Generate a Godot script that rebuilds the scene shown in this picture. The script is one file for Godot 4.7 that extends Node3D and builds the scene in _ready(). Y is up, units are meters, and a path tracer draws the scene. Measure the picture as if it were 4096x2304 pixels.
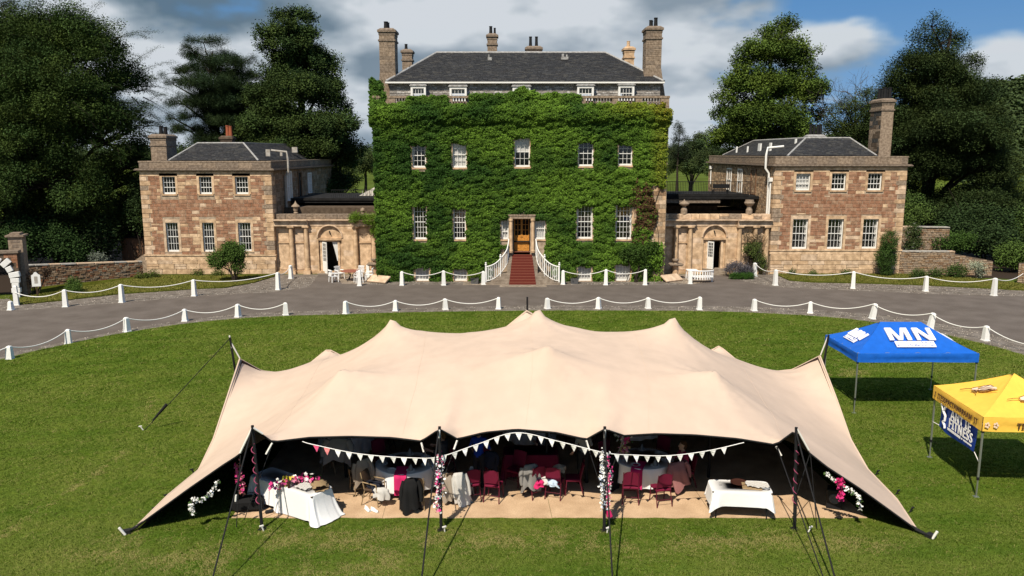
extends Node3D

var rng := RandomNumberGenerator.new()
var M := {}
var taken := {}
var unit_stone: ArrayMesh
var unit_box: ArrayMesh
var unit_slate: ArrayMesh
var leaf_bunch: ArrayMesh
var leaf_spray: ArrayMesh
var ivy_bunch: ArrayMesh
var needle_bunch: ArrayMesh


# ---------------------------------------------------------------- mesh building
class Geo:
	var v := PackedVector3Array()
	var n := PackedVector3Array()
	var c := PackedColorArray()
	var tint := Color.WHITE

	func tri(a: Vector3, b: Vector3, d: Vector3, out: Vector3) -> void:
		var m := (d - a).cross(b - a)
		if m.dot(out) < 0.0:
			var t := b
			b = d
			d = t
			m = -m
		m = m.normalized()
		v.append(a); v.append(b); v.append(d)
		n.append(m); n.append(m); n.append(m)
		c.append(tint); c.append(tint); c.append(tint)

	func quad(a: Vector3, b: Vector3, d: Vector3, e: Vector3, out: Vector3) -> void:
		tri(a, b, d, out)
		tri(a, d, e, out)

	func stri(a: Vector3, b: Vector3, d: Vector3, na: Vector3, nb: Vector3, nd: Vector3) -> void:
		if (d - a).cross(b - a).dot(na + nb + nd) < 0.0:
			var t := b
			b = d
			d = t
			t = nb
			nb = nd
			nd = t
		v.append(a); v.append(b); v.append(d)
		n.append(na); n.append(nb); n.append(nd)
		c.append(tint); c.append(tint); c.append(tint)

	func squad(p: Array, q: Array) -> void:
		stri(p[0], p[1], p[2], q[0], q[1], q[2])
		stri(p[0], p[2], p[3], q[0], q[2], q[3])

	func hexa(p: Array) -> void:  # eight corners: bottom ring 0..3, top ring 4..7
		var mid := Vector3.ZERO
		for a in p:
			mid += a
		mid /= 8.0
		for f in [[0, 1, 2, 3], [4, 5, 6, 7], [0, 1, 5, 4], [1, 2, 6, 5], [2, 3, 7, 6], [3, 0, 4, 7]]:
			quad(p[f[0]], p[f[1]], p[f[2]], p[f[3]], (p[f[0]] + p[f[2]]) * 0.5 - mid)

	func box(ctr: Vector3, size: Vector3, bs := Basis()) -> void:
		var h := size * 0.5
		var p := []
		for y in [-h.y, h.y]:
			for k in [[-1, -1], [1, -1], [1, 1], [-1, 1]]:
				p.append(ctr + bs * Vector3(h.x * k[0], y, h.z * k[1]))
		hexa(p)

	func span(x0: float, x1: float, y0: float, y1: float, z0: float, z1: float, xf := Transform3D()) -> void:
		box(xf * Vector3((x0 + x1) / 2, (y0 + y1) / 2, (z0 + z1) / 2), Vector3(absf(x1 - x0), absf(y1 - y0), absf(z1 - z0)), xf.basis)

	func chamfered(size: Vector3, b: float) -> void:
		var h := size * 0.5
		var q := [Vector3(h.x - b, h.y - b, h.z), Vector3(h.x, h.y - b, h.z - b), Vector3(h.x - b, h.y, h.z - b)]
		for s in [-1.0, 1.0]:
			var o := Vector3(0, 0, s)
			quad(Vector3(-q[0].x, -q[0].y, s * h.z), Vector3(q[0].x, -q[0].y, s * h.z), Vector3(q[0].x, q[0].y, s * h.z), Vector3(-q[0].x, q[0].y, s * h.z), o)
			o = Vector3(s, 0, 0)
			quad(Vector3(s * h.x, -q[1].y, -q[1].z), Vector3(s * h.x, q[1].y, -q[1].z), Vector3(s * h.x, q[1].y, q[1].z), Vector3(s * h.x, -q[1].y, q[1].z), o)
			o = Vector3(0, s, 0)
			quad(Vector3(-q[2].x, s * h.y, -q[2].z), Vector3(q[2].x, s * h.y, -q[2].z), Vector3(q[2].x, s * h.y, q[2].z), Vector3(-q[2].x, s * h.y, q[2].z), o)
			for t in [-1.0, 1.0]:
				quad(Vector3(-q[0].x, s * q[0].y, t * h.z), Vector3(q[0].x, s * q[0].y, t * h.z), Vector3(q[2].x, s * h.y, t * q[2].z), Vector3(-q[2].x, s * h.y, t * q[2].z), Vector3(0, s, t))
				quad(Vector3(s * q[0].x, -q[0].y, t * h.z), Vector3(s * q[0].x, q[0].y, t * h.z), Vector3(s * h.x, q[1].y, t * q[1].z), Vector3(s * h.x, -q[1].y, t * q[1].z), Vector3(s, 0, t))
				quad(Vector3(s * h.x, t * q[1].y, -q[1].z), Vector3(s * h.x, t * q[1].y, q[1].z), Vector3(s * q[2].x, t * h.y, q[2].z), Vector3(s * q[2].x, t * h.y, -q[2].z), Vector3(s, t, 0))
				for r in [-1.0, 1.0]:
					tri(Vector3(s * q[0].x, t * q[0].y, r * h.z), Vector3(s * h.x, t * q[1].y, r * q[1].z), Vector3(s * q[2].x, t * h.y, r * q[2].z), Vector3(s, t, r))

	func tube(pts: Array, rad: Array, seg := 6, caps := true) -> void:
		var up := Vector3(0.31, 0.17, 0.93)
		var rings := []
		var norms := []
		for i in pts.size():
			var d: Vector3 = (pts[mini(i + 1, pts.size() - 1)] - pts[maxi(i - 1, 0)]).normalized()
			var s := d.cross(up)
			if s.length() < 0.05:
				s = d.cross(Vector3(1, 0, 0))
			s = s.normalized()
			up = s.cross(d).normalized()
			var r: float = rad[mini(i, rad.size() - 1)]
			var ring := []
			var nr := []
			for k in seg:
				var a := TAU * k / seg
				var o := s * cos(a) + up * sin(a)
				nr.append(o)
				ring.append(pts[i] + o * r)
			rings.append(ring)
			norms.append(nr)
		for i in pts.size() - 1:
			for k in seg:
				var l := (k + 1) % seg
				squad([rings[i][k], rings[i][l], rings[i + 1][l], rings[i + 1][k]], [norms[i][k], norms[i][l], norms[i + 1][l], norms[i + 1][k]])
		if caps:
			for e in [0, pts.size() - 1]:
				var o: Vector3 = pts[e] - pts[1 if e == 0 else e - 1]
				for k in seg:
					tri(pts[e], rings[e][k], rings[e][(k + 1) % seg], o)

	func lathe(prof: Array, seg := 12, at := Transform3D(), sq := 1.0) -> void:  # prof: Vector2(radius, height)
		for i in prof.size() - 1:
			var a: Vector2 = prof[i]
			var b: Vector2 = prof[i + 1]
			var t := (b - a)
			var nr := Vector2(t.y, -t.x).normalized()
			for k in seg:
				var p := []
				var q := []
				for e in [[a, k], [a, k + 1], [b, k + 1], [b, k]]:
					var an: float = TAU * e[1] / seg
					var o := Vector3(cos(an), 0, sin(an) * sq)
					p.append(at * (o * e[0].x + Vector3(0, e[0].y, 0)))
					q.append((at.basis * (o * nr.x + Vector3(0, nr.y, 0))).normalized())
				squad(p, q)

	func sheet(rows: Array, out: Vector3) -> void:  # grid of points with smooth normals
		var nn := []
		var h := rows.size()
		var w: int = rows[0].size()
		for j in h:
			var r := []
			for i in w:
				var du: Vector3 = rows[j][mini(i + 1, w - 1)] - rows[j][maxi(i - 1, 0)]
				var dv: Vector3 = rows[mini(j + 1, h - 1)][i] - rows[maxi(j - 1, 0)][i]
				var m := du.cross(dv).normalized()
				if out != Vector3.ZERO and m.dot(out) < 0.0:
					m = -m
				r.append(m)
			nn.append(r)
		for j in h - 1:
			for i in w - 1:
				squad([rows[j][i], rows[j][i + 1], rows[j + 1][i + 1], rows[j + 1][i]], [nn[j][i], nn[j][i + 1], nn[j + 1][i + 1], nn[j + 1][i]])

	func prism(poly: PackedVector2Array, z0: float, z1: float, xf := Transform3D()) -> void:
		var ix := Geometry2D.triangulate_polygon(poly)
		for k in range(0, ix.size(), 3):
			for z in [z0, z1]:
				var p := []
				for e in 3:
					p.append(xf * Vector3(poly[ix[k + e]].x, poly[ix[k + e]].y, z))
				tri(p[0], p[1], p[2], xf.basis.z * ((z - z0) * 2.0 - (z1 - z0)) * (1.0 if z1 > z0 else -1.0))
		var cw := Geometry2D.is_polygon_clockwise(poly)
		for k in poly.size():
			var a := poly[k]
			var b := poly[(k + 1) % poly.size()]
			var o := Vector3(b.y - a.y, a.x - b.x, 0) * (-1.0 if cw else 1.0)
			quad(xf * Vector3(a.x, a.y, z0), xf * Vector3(b.x, b.y, z0), xf * Vector3(b.x, b.y, z1), xf * Vector3(a.x, a.y, z1), xf.basis * o)

	func blob(at: Vector3, r: Vector3, seg := 6, rows := 4) -> void:
		for j in rows:
			for k in seg:
				var p := []
				var q := []
				for e in [[j, k], [j, k + 1], [j + 1, k + 1], [j + 1, k]]:
					var la: float = PI * e[0] / rows
					var lo: float = TAU * e[1] / seg
					var o := Vector3(sin(la) * cos(lo), cos(la), sin(la) * sin(lo))
					p.append(at + o * r)
					q.append(o)
				squad(p, q)

	func mesh() -> ArrayMesh:
		var a := []
		a.resize(Mesh.ARRAY_MAX)
		a[Mesh.ARRAY_VERTEX] = v
		a[Mesh.ARRAY_NORMAL] = n
		a[Mesh.ARRAY_COLOR] = c
		var m := ArrayMesh.new()
		if v.size():
			m.add_surface_from_arrays(Mesh.PRIMITIVE_TRIANGLES, a)
		return m


# ---------------------------------------------------------------- naming and placing
func numbered(called: String, parent: Node) -> String:
	var key := str(parent.get_instance_id()) + called
	var k: int = taken.get(key, 0)
	taken[key] = k + 1
	return called if k == 0 else "%s_%03d" % [called, k]


func hang(o: Node3D, called: String, parent: Node) -> Node3D:
	o.name = numbered(called, parent)
	parent.add_child(o, true)
	return o


func tag(o: Node3D, label: String, category: String, group := "", kind := "") -> Node3D:
	o.set_meta("label", label)
	if category:
		o.set_meta("category", category)
	if group:
		o.set_meta("group", group)
	if kind:
		o.set_meta("kind", kind)
	return o


func thing(called: String, label: String, category: String, at := Vector3.ZERO, turn := 0.0, group := "") -> Node3D:
	var o := Node3D.new()
	hang(o, called, self)
	o.position = at
	o.rotation.y = turn
	return tag(o, label, category, group)


func part(called: String, mesh, m: Material, parent: Node, xf := Transform3D()) -> MeshInstance3D:
	var o := MeshInstance3D.new()
	o.mesh = mesh.mesh() if mesh is Geo else mesh
	o.material_override = m
	o.transform = xf
	hang(o, called, parent)
	return o


func struct(called: String, mesh, m: Material) -> MeshInstance3D:
	var o := part(called, mesh, m, self)
	o.set_meta("kind", "structure")
	return o


func again(root: Node3D, called: String, label: String, at: Vector3, turn: float, group := "") -> Node3D:
	var r: Node3D = root.duplicate()
	hang(r, called, self)
	r.position = at
	r.rotation.y = turn
	r.set_meta("label", label)
	if group:
		r.set_meta("group", group)
	return r


func swarm(called: String, mesh: Mesh, m: Material, xfs: Array, tints: Array, parent: Node, kind := "stuff") -> MultiMeshInstance3D:
	var mm := MultiMesh.new()
	mm.transform_format = MultiMesh.TRANSFORM_3D
	mm.use_colors = true
	mm.mesh = mesh
	mm.instance_count = xfs.size()
	var b := PackedFloat32Array()
	b.resize(xfs.size() * 16)
	var k := 0
	for i in xfs.size():
		var t: Transform3D = xfs[i]
		var q := t.basis
		var o := t.origin
		var col: Color = tints[i]
		b[k] = q.x.x; b[k + 1] = q.y.x; b[k + 2] = q.z.x; b[k + 3] = o.x
		b[k + 4] = q.x.y; b[k + 5] = q.y.y; b[k + 6] = q.z.y; b[k + 7] = o.y
		b[k + 8] = q.x.z; b[k + 9] = q.y.z; b[k + 10] = q.z.z; b[k + 11] = o.z
		b[k + 12] = col.r; b[k + 13] = col.g; b[k + 14] = col.b; b[k + 15] = 1.0
		k += 16
	mm.buffer = b
	var o2 := MultiMeshInstance3D.new()
	o2.multimesh = mm
	o2.material_override = m
	hang(o2, called, parent)
	if kind:
		o2.set_meta("kind", kind)
	return o2


# blocks: [centre x, centre y, width, height] on a face; the largest 300 become parts, the rest one part
func blocks(called: String, rest: String, list: Array, face: Transform3D, depth: float, proud: float, mats: Array, parent: Node, unit: ArrayMesh, limit := 300, wob := 0.006) -> void:
	list.sort_custom(func(a, b): return a[2] * a[3] > b[2] * b[3])
	var xfs := []
	var tints := []
	for i in list.size():
		var q = list[i]
		var bs := Basis(Vector3(q[2], 0, 0), Vector3(0, q[3], 0), Vector3(0, 0, depth))
		bs = Basis(Vector3(0, 0, 1), rng.randf_range(-wob, wob)) * Basis(Vector3(0, 1, 0), rng.randf_range(-wob, wob)) * bs
		var xf := face * Transform3D(bs, Vector3(q[0], q[1], proud - depth / 2 + rng.randf_range(-wob, wob)))
		var m: StandardMaterial3D = mats[q[4] if q.size() > 4 else rng.randi() % mats.size()]
		if i < limit:
			part(called, unit, m, parent, xf)
		else:
			xfs.append(xf)
			tints.append(m.albedo_color.srgb_to_linear())
	if xfs.size():
		var base: StandardMaterial3D = mats[0]
		var key := "tinted" + str(base.get_instance_id())
		if not M.has(key):
			var t: StandardMaterial3D = base.duplicate()
			t.albedo_color = Color.WHITE
			t.vertex_color_use_as_albedo = true
			M[key] = t
		swarm(rest, unit, M[key], xfs, tints, parent)


func courses(x0: float, x1: float, y0: float, y1: float, ch: float, lmin: float, lmax: float, holes: Array, joint := 0.014) -> Array:
	var out := []
	var y := y0
	while y < y1 - 0.04:
		var h := minf(ch * rng.randf_range(0.85, 1.15), y1 - y)
		if y1 - y - h < ch * 0.4:
			h = y1 - y
		var spans := [[x0, x1]]
		for q in holes:
			if q[3] > y + 0.03 and q[2] < y + h - 0.03:
				var next := []
				for s in spans:
					if q[0] > s[1] or q[1] < s[0]:
						next.append(s)
						continue
					if q[0] > s[0]:
						next.append([s[0], q[0]])
					if q[1] < s[1]:
						next.append([q[1], s[1]])
				spans = next
		for s in spans:
			var x: float = s[0]
			while x < s[1] - 0.03:
				var l := rng.randf_range(lmin, lmax)
				if s[1] - x - l < lmin * 0.6:
					l = s[1] - x
				if l > lmin and rng.randf() < 0.16 and h > 0.2:  # two thin stones in place of one
					for e in 2:
						out.append([x + l / 2, y + h * (0.25 + 0.5 * e), l - joint, h / 2 - joint])
				else:
					out.append([x + l / 2, y + h / 2, l - joint, h - joint])
				x += l
		y += h
	return out


func walled(g: Geo, x0: float, x1: float, y0: float, y1: float, z0: float, z1: float, holes: Array, xf: Transform3D) -> void:
	var ys := [y0, y1]
	for q in holes:
		ys.append(clampf(q[2], y0, y1))
		ys.append(clampf(q[3], y0, y1))
	ys.sort()
	for k in ys.size() - 1:
		if ys[k + 1] - ys[k] < 0.002:
			continue
		var my: float = (ys[k] + ys[k + 1]) / 2
		var cuts := []
		for q in holes:
			if q[2] < my and q[3] > my:
				cuts.append([q[0], q[1]])
		cuts.sort_custom(func(a, b): return a[0] < b[0])
		var x := x0
		for q in cuts:
			if q[0] > x:
				g.span(x, q[0], ys[k], ys[k + 1], z0, z1, xf)
			x = maxf(x, q[1])
		if x < x1:
			g.span(x, x1, ys[k], ys[k + 1], z0, z1, xf)


# ---------------------------------------------------------------- materials
func noise_tex(freq: float, oct: int, lo: Color, hi: Color, sd: int, kind := FastNoiseLite.TYPE_SIMPLEX_SMOOTH, size := 512, as_normal := 0.0) -> NoiseTexture2D:
	var f := FastNoiseLite.new()
	f.noise_type = kind
	f.frequency = freq
	f.fractal_octaves = oct
	f.seed = sd
	var t := NoiseTexture2D.new()
	t.width = size
	t.height = size
	t.seamless = true
	t.noise = f
	if as_normal > 0.0:
		t.as_normal_map = true
		t.bump_strength = as_normal
	else:
		var g := Gradient.new()
		g.set_color(0, lo)
		g.set_color(1, hi)
		t.color_ramp = g
	return t


func mat(called: String, col: Color, rough := 0.85, tex: Texture2D = null, scale := 1.0, detail: Texture2D = null, dscale := 0.1, normal: Texture2D = null, nscale := 0.6) -> StandardMaterial3D:
	var m := StandardMaterial3D.new()
	m.resource_name = called
	m.albedo_color = col.linear_to_srgb()
	m.roughness = rough
	m.metallic_specular = 0.3
	if tex or normal:
		m.uv1_triplanar = true
		m.uv1_world_triplanar = true
		m.uv1_scale = Vector3.ONE * scale
		m.albedo_texture = tex
	if normal:
		m.normal_enabled = true
		m.normal_texture = normal
		m.normal_scale = nscale
	if detail:
		m.detail_enabled = true
		m.detail_blend_mode = BaseMaterial3D.BLEND_MODE_MUL
		m.detail_albedo = detail
		m.detail_uv_layer = BaseMaterial3D.DETAIL_UV_2
		m.uv2_triplanar = true
		m.uv2_world_triplanar = true
		m.uv2_scale = Vector3.ONE * dscale
	M[called] = m
	return m


func leafy(called: String, col: Color, back := 0.25) -> StandardMaterial3D:
	var m := mat(called, col, 0.7)
	m.vertex_color_use_as_albedo = true
	m.cull_mode = BaseMaterial3D.CULL_DISABLED
	m.backlight_enabled = true
	m.backlight = Color(back * 0.8, back, back * 0.3)
	m.metallic_specular = 0.16
	return m


func grey(k: float) -> Color:
	return Color(k, k, k)


func materials() -> void:
	var fine := noise_tex(0.06, 4, grey(0.72), grey(1.0), 11)
	var blotch := noise_tex(0.012, 4, Color(0.78, 0.74, 0.7), Color(1, 1, 1), 12)
	var dirt := noise_tex(0.02, 5, Color(0.66, 0.64, 0.62), Color(1, 1, 1), 13)
	var lichen := noise_tex(0.03, 5, Color(0.6, 0.6, 0.6), Color(1, 1, 1), 14, FastNoiseLite.TYPE_CELLULAR)
	var bump := noise_tex(0.05, 4, grey(0), grey(1), 15, FastNoiseLite.TYPE_SIMPLEX_SMOOTH, 512, 6.0)
	var cloth_bump := noise_tex(0.012, 3, grey(0), grey(1), 16, FastNoiseLite.TYPE_SIMPLEX_SMOOTH, 512, 4.0)
	# sandstone, in several tones
	var reds := [Color(0.41, 0.218, 0.135), Color(0.425, 0.235, 0.148), Color(0.45, 0.262, 0.168), Color(0.405, 0.228, 0.148), Color(0.47, 0.295, 0.195), Color(0.385, 0.2, 0.122)]
	for k in reds.size():
		mat("red_sandstone_%d" % k, reds[k] * 1.5, 0.92, fine, 1.3, dirt, 0.21, bump, 0.5)
	var buffs := [Color(0.54, 0.385, 0.24), Color(0.6, 0.435, 0.28), Color(0.5, 0.345, 0.21), Color(0.57, 0.43, 0.3)]
	for k in buffs.size():
		mat("buff_sandstone_%d" % k, buffs[k] * Color(2.0, 2.02, 2.1), 0.92, fine, 1.3, dirt, 0.17, bump, 0.4)
	var greys := [Color(0.33, 0.26, 0.2), Color(0.38, 0.3, 0.23), Color(0.28, 0.225, 0.18)]
	for k in greys.size():
		mat("weathered_stone_%d" % k, greys[k] * 1.5, 0.95, fine, 1.0, dirt, 0.4, bump, 0.7)
	var rubs := [Color(0.44, 0.31, 0.2), Color(0.36, 0.235, 0.145), Color(0.5, 0.385, 0.275), Color(0.3, 0.19, 0.12), Color(0.42, 0.33, 0.25), Color(0.38, 0.18, 0.1)]
	for k in rubs.size():
		mat("rubble_%d" % k, rubs[k] * 1.45, 0.95, fine, 2.0, dirt, 0.5, bump, 0.9)
	mat("mortar", Color(0.72, 0.58, 0.44), 0.95, fine, 1.5, dirt, 0.2)
	mat("dark_mortar", Color(0.2, 0.15, 0.11), 0.95, fine, 1.5, dirt, 0.2)
	mat("render_wall", Color(0.42, 0.32, 0.22), 0.95, fine, 0.8, dirt, 0.12, bump, 0.3)
	var sl := [Color(0.05, 0.051, 0.056), Color(0.066, 0.067, 0.072), Color(0.042, 0.043, 0.048), Color(0.085, 0.083, 0.08), Color(0.058, 0.056, 0.058)]
	for k in sl.size():
		mat("slate_%d" % k, sl[k] * 1.55, 0.75, fine, 2.0, lichen, 0.35, bump, 0.5)
	var hs := [Color(0.2, 0.185, 0.17), Color(0.26, 0.245, 0.23), Color(0.16, 0.15, 0.14), Color(0.33, 0.32, 0.31)]
	for k in hs.size():
		mat("pale_slate_%d" % k, hs[k] * 2.8, 0.85, fine, 2.0, lichen, 0.5, bump, 0.5)
	mat("lead", Color(0.62, 0.63, 0.64), 0.6, fine, 1.2, dirt, 0.3)
	mat("dull_lead", Color(0.2, 0.21, 0.22), 0.6, fine, 1.2, dirt, 0.3)
	mat("white_paint", Color(0.8, 0.8, 0.78), 0.55, noise_tex(0.03, 4, grey(0.9), grey(1.0), 17), 0.8)
	mat("aged_white", Color(0.66, 0.65, 0.62), 0.7, fine, 0.9, blotch, 0.4)
	mat("rope_white", Color(0.72, 0.71, 0.68), 0.9)
	mat("pot_black", Color(0.018, 0.018, 0.02), 0.7, fine, 1.0)
	mat("pot_red", Color(0.4, 0.12, 0.06), 0.8, fine, 1.0)
	mat("black_iron", Color(0.012, 0.012, 0.013), 0.5)
	mat("felt_roof", Color(0.03, 0.03, 0.032), 0.9, fine, 0.6, dirt, 0.15)
	mat("door_wood", Color(0.66, 0.31, 0.075), 0.45, noise_tex(0.02, 3, Color(0.75, 0.7, 0.6), grey(1.0), 18), 0.7)
	mat("brown_paint", Color(0.22, 0.12, 0.07), 0.6, fine, 1.0)
	mat("net_curtain", Color(0.72, 0.71, 0.69), 0.95, noise_tex(0.05, 2, grey(0.82), grey(1.0), 19), 1.0)
	mat("dark_infill", Color(0.022, 0.019, 0.017), 0.95)  # near-black tone painted in for unlit interiors
	var g := StandardMaterial3D.new()
	g.transparency = BaseMaterial3D.TRANSPARENCY_ALPHA
	g.albedo_color = Color(0.25, 0.28, 0.28, 0.03)
	g.roughness = 0.06
	g.metallic_specular = 0.5
	M["glass"] = g
	# ground
	var lawn := mat("lawn_grass", Color(0.15, 0.178, 0.034), 0.95, noise_tex(0.02, 5, Color(0.60, 0.72, 0.5), Color(1.0, 0.98, 0.95), 21, FastNoiseLite.TYPE_SIMPLEX_SMOOTH, 1024), 0.16, noise_tex(0.008, 5, Color(0.68, 0.78, 0.6), Color(1, 1, 1), 22, FastNoiseLite.TYPE_SIMPLEX_SMOOTH, 1024), 0.05, bump, 0.8)
	lawn.metallic_specular = 0.1
	mat("field_grass", Color(0.13, 0.19, 0.035), 0.95, fine, 0.1, blotch, 0.02).metallic_specular = 0.1
	mat("verge_grass", Color(0.15, 0.17, 0.035), 0.95, noise_tex(0.03, 5, Color(0.5, 0.6, 0.4), Color(1, 0.95, 0.9), 23), 0.4, blotch, 0.15, bump, 0.8).metallic_specular = 0.1
	mat("asphalt", Color(0.182, 0.154, 0.136), 0.9, noise_tex(0.14, 3, grey(0.78), grey(1.0), 24, FastNoiseLite.TYPE_SIMPLEX, 1024), 0.5, noise_tex(0.01, 5, Color(0.84, 0.83, 0.82), Color(1, 1, 1), 25, FastNoiseLite.TYPE_SIMPLEX_SMOOTH, 1024), 0.045, bump, 0.4)
	mat("gravel", Color(0.52, 0.46, 0.405), 0.95, noise_tex(0.12, 3, grey(0.45), grey(1.0), 26, FastNoiseLite.TYPE_CELLULAR), 0.5, dirt, 0.12, bump, 1.0)
	mat("pebble", Color(1, 1, 1), 0.9).vertex_color_use_as_albedo = true
	mat("paving", Color(0.5, 0.42, 0.34), 0.92, fine, 0.8, dirt, 0.2, bump, 0.4)
	mat("soil", Color(0.045, 0.03, 0.02), 0.95, fine, 1.5)
	leafy("grass_blade", Color(1, 1, 1), 0.2)
	M["grass_blade"].metallic_specular = 0.15
	M["grass_blade"].roughness = 0.8
	for k in [["ivy_leaf", 0.25], ["tree_leaf", 0.3], ["shrub_leaf", 0.25]]:
		leafy(k[0], Color(1, 1, 1), k[1])
	mat("bark", Color(0.075, 0.06, 0.048), 0.95, fine, 1.0, dirt, 0.4, bump, 1.0)
	mat("pale_bark", Color(0.17, 0.15, 0.13), 0.95, fine, 1.0)
	# tent and furniture
	mat("tent_cloth", Color(0.60, 0.466, 0.372), 0.85, noise_tex(0.02, 3, grey(0.95), grey(1.0), 31), 0.12, noise_tex(0.01, 3, grey(0.95), grey(1.0), 32), 0.06, cloth_bump, 0.25).metallic_specular = 0.15
	mat("shade_toned_cloth", Color(0.03, 0.02, 0.016), 0.95)  # near black, so the cloth colour itself carries the shade inside the tent
	mat("tent_trim", Color(0.72, 0.7, 0.66), 0.9)
	mat("webbing", Color(0.015, 0.015, 0.016), 0.85)
	mat("pole_black", Color(0.014, 0.014, 0.016), 0.45)
	mat("steel", Color(0.42, 0.43, 0.44), 0.35).metallic = 0.8
	mat("matting", Color(0.72, 0.515, 0.335), 0.95, noise_tex(0.05, 3, grey(0.85), grey(1.0), 33), 0.8, noise_tex(0.012, 4, Color(0.86, 0.84, 0.82), grey(1.0), 34), 0.2, bump, 0.4)
	mat("table_linen", Color(0.78, 0.78, 0.79), 0.9, null, 1.0, null, 1.0, cloth_bump, 0.3)
	mat("flag_white", Color(0.8, 0.79, 0.78), 0.9).cull_mode = BaseMaterial3D.CULL_DISABLED
	mat("flag_pink", Color(0.72, 0.1, 0.22), 0.9).cull_mode = BaseMaterial3D.CULL_DISABLED
	mat("flag_coral", Color(0.75, 0.24, 0.24), 0.9).cull_mode = BaseMaterial3D.CULL_DISABLED
	mat("burgundy", Color(0.2, 0.012, 0.045), 0.8, fine, 2.0)
	mat("dark_burgundy", Color(0.1, 0.012, 0.025), 0.5)
	mat("magenta", Color(0.5, 0.02, 0.12), 0.8)
	mat("dull_pink", Color(0.3, 0.06, 0.12), 0.8)
	mat("pale_wood", Color(0.42, 0.3, 0.17), 0.6, fine, 1.0)
	mat("dark_wood", Color(0.09, 0.055, 0.035), 0.6, fine, 1.0)
	mat("black_cloth", Color(0.014, 0.014, 0.015), 0.9, fine, 3.0, null, 1.0, cloth_bump, 0.6)
	mat("navy_cloth", Color(0.025, 0.028, 0.045), 0.9, fine, 3.0, null, 1.0, cloth_bump, 0.6)
	mat("grey_cloth", Color(0.3, 0.29, 0.28), 0.95, fine, 3.0, null, 1.0, cloth_bump, 0.6)
	mat("beige_cloth", Color(0.42, 0.35, 0.28), 0.95, fine, 3.0, null, 1.0, cloth_bump, 0.6)
	mat("white_cloth", Color(0.74, 0.72, 0.69), 0.95, fine, 3.0, null, 1.0, cloth_bump, 0.6)
	mat("blue_cloth", Color(0.012, 0.035, 0.25), 0.9, fine, 3.0, null, 1.0, cloth_bump, 0.6)
	mat("blossom", Color(1, 1, 1), 0.8).vertex_color_use_as_albedo = true
	mat("person", Color(1, 1, 1), 0.85).vertex_color_use_as_albedo = true
	mat("hair", Color(0.03, 0.02, 0.013), 0.7)
	var blue := mat("blue_canopy", Color(0.008, 0.115, 0.55), 0.6, noise_tex(0.02, 3, grey(0.9), grey(1.0), 35), 0.3, null, 1.0, cloth_bump, 0.4)
	blue.metallic_specular = 0.35
	mat("yellow_canopy", Color(0.83, 0.5, 0.075), 0.7, noise_tex(0.02, 3, grey(0.93), grey(1.0), 36), 0.3, null, 1.0, cloth_bump, 0.4)
	mat("banner_blue", Color(0.01, 0.045, 0.27), 0.6, null, 1.0, null, 1.0, cloth_bump, 0.5)
	mat("print_white", Color(0.85, 0.85, 0.85), 0.7)
	mat("print_brown", Color(0.07, 0.035, 0.02), 0.7)
	mat("print_cream", Color(0.72, 0.55, 0.42), 0.7)
	mat("red_carpet", Color(0.17, 0.035, 0.025), 0.95, fine, 2.0)
	mat("tread_carpet", Color(0.27, 0.095, 0.06), 0.95, fine, 2.0)  # lighter and browner than the riser carpet
	mat("terracotta_top", Color(0.36, 0.13, 0.09), 0.7, fine, 1.0)
	mat("planter_grey", Color(0.14, 0.14, 0.145), 0.8, fine, 1.5)
	mat("silver", Color(0.6, 0.6, 0.6), 0.3).metallic = 0.9
	mat("dark_brown_dish", Color(0.05, 0.02, 0.015), 0.35)
	mat("plastic_white", Color(0.8, 0.8, 0.8), 0.4)


func tones(base: String, count: int) -> Array:
	var out := []
	for k in count:
		out.append(M[base + "_%d" % k])
	return out


func unit_meshes() -> void:
	var g := Geo.new()
	g.chamfered(Vector3.ONE, 0.055)
	unit_stone = g.mesh()
	g = Geo.new()
	g.box(Vector3.ZERO, Vector3.ONE)
	unit_box = g.mesh()
	g = Geo.new()  # a slate: thin at its upper edge, rounded lower corners
	var p := [Vector3(-0.5, -0.5, -0.5), Vector3(0.5, -0.5, -0.5), Vector3(0.5, -0.5, 0.5), Vector3(-0.5, -0.5, 0.5), Vector3(-0.5, 0.5, -0.5), Vector3(0.5, 0.5, -0.5), Vector3(0.5, 0.5, -0.2), Vector3(-0.5, 0.5, -0.2)]
	g.hexa(p)
	unit_slate = g.mesh()
	leaf_bunch = bunch(15, 1.0, 0.3, 0.2, 5)
	leaf_spray = bunch(11, 1.0, 0.34, 0.11, 6)
	needle_bunch = bunch(22, 1.0, 0.34, 0.07, 7)
	ivy_bunch = ivy(8, 8)


func bunch(count: int, r: float, l: float, w: float, sd: int) -> ArrayMesh:
	var q := RandomNumberGenerator.new()
	q.seed = sd
	var g := Geo.new()
	for k in count:
		var d := Vector3(q.randfn(), q.randfn() * 0.8, q.randfn()).normalized()
		var at := d * r * pow(q.randf(), 0.45)
		var along := (d + Vector3(q.randfn(), q.randfn() - 0.3, q.randfn()) * 0.6).normalized()
		var face := (Vector3(0, 1, 0) + Vector3(q.randfn(), q.randfn(), q.randfn()) * 0.55).normalized()
		var side := along.cross(face).normalized()
		var nn := side.cross(along).normalized()
		var ll := l * q.randf_range(0.8, 1.25)
		var tip := at + along * ll - nn * ll * 0.15
		var m := at + along * ll * 0.5
		g.tint = Color.WHITE * q.randf_range(0.8, 1.15)
		g.stri(at, m + side * w, tip, nn, (nn + side * 0.4).normalized(), nn)
		g.stri(at, tip, m - side * w, nn, nn, (nn - side * 0.4).normalized())
	return g.mesh()


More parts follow.
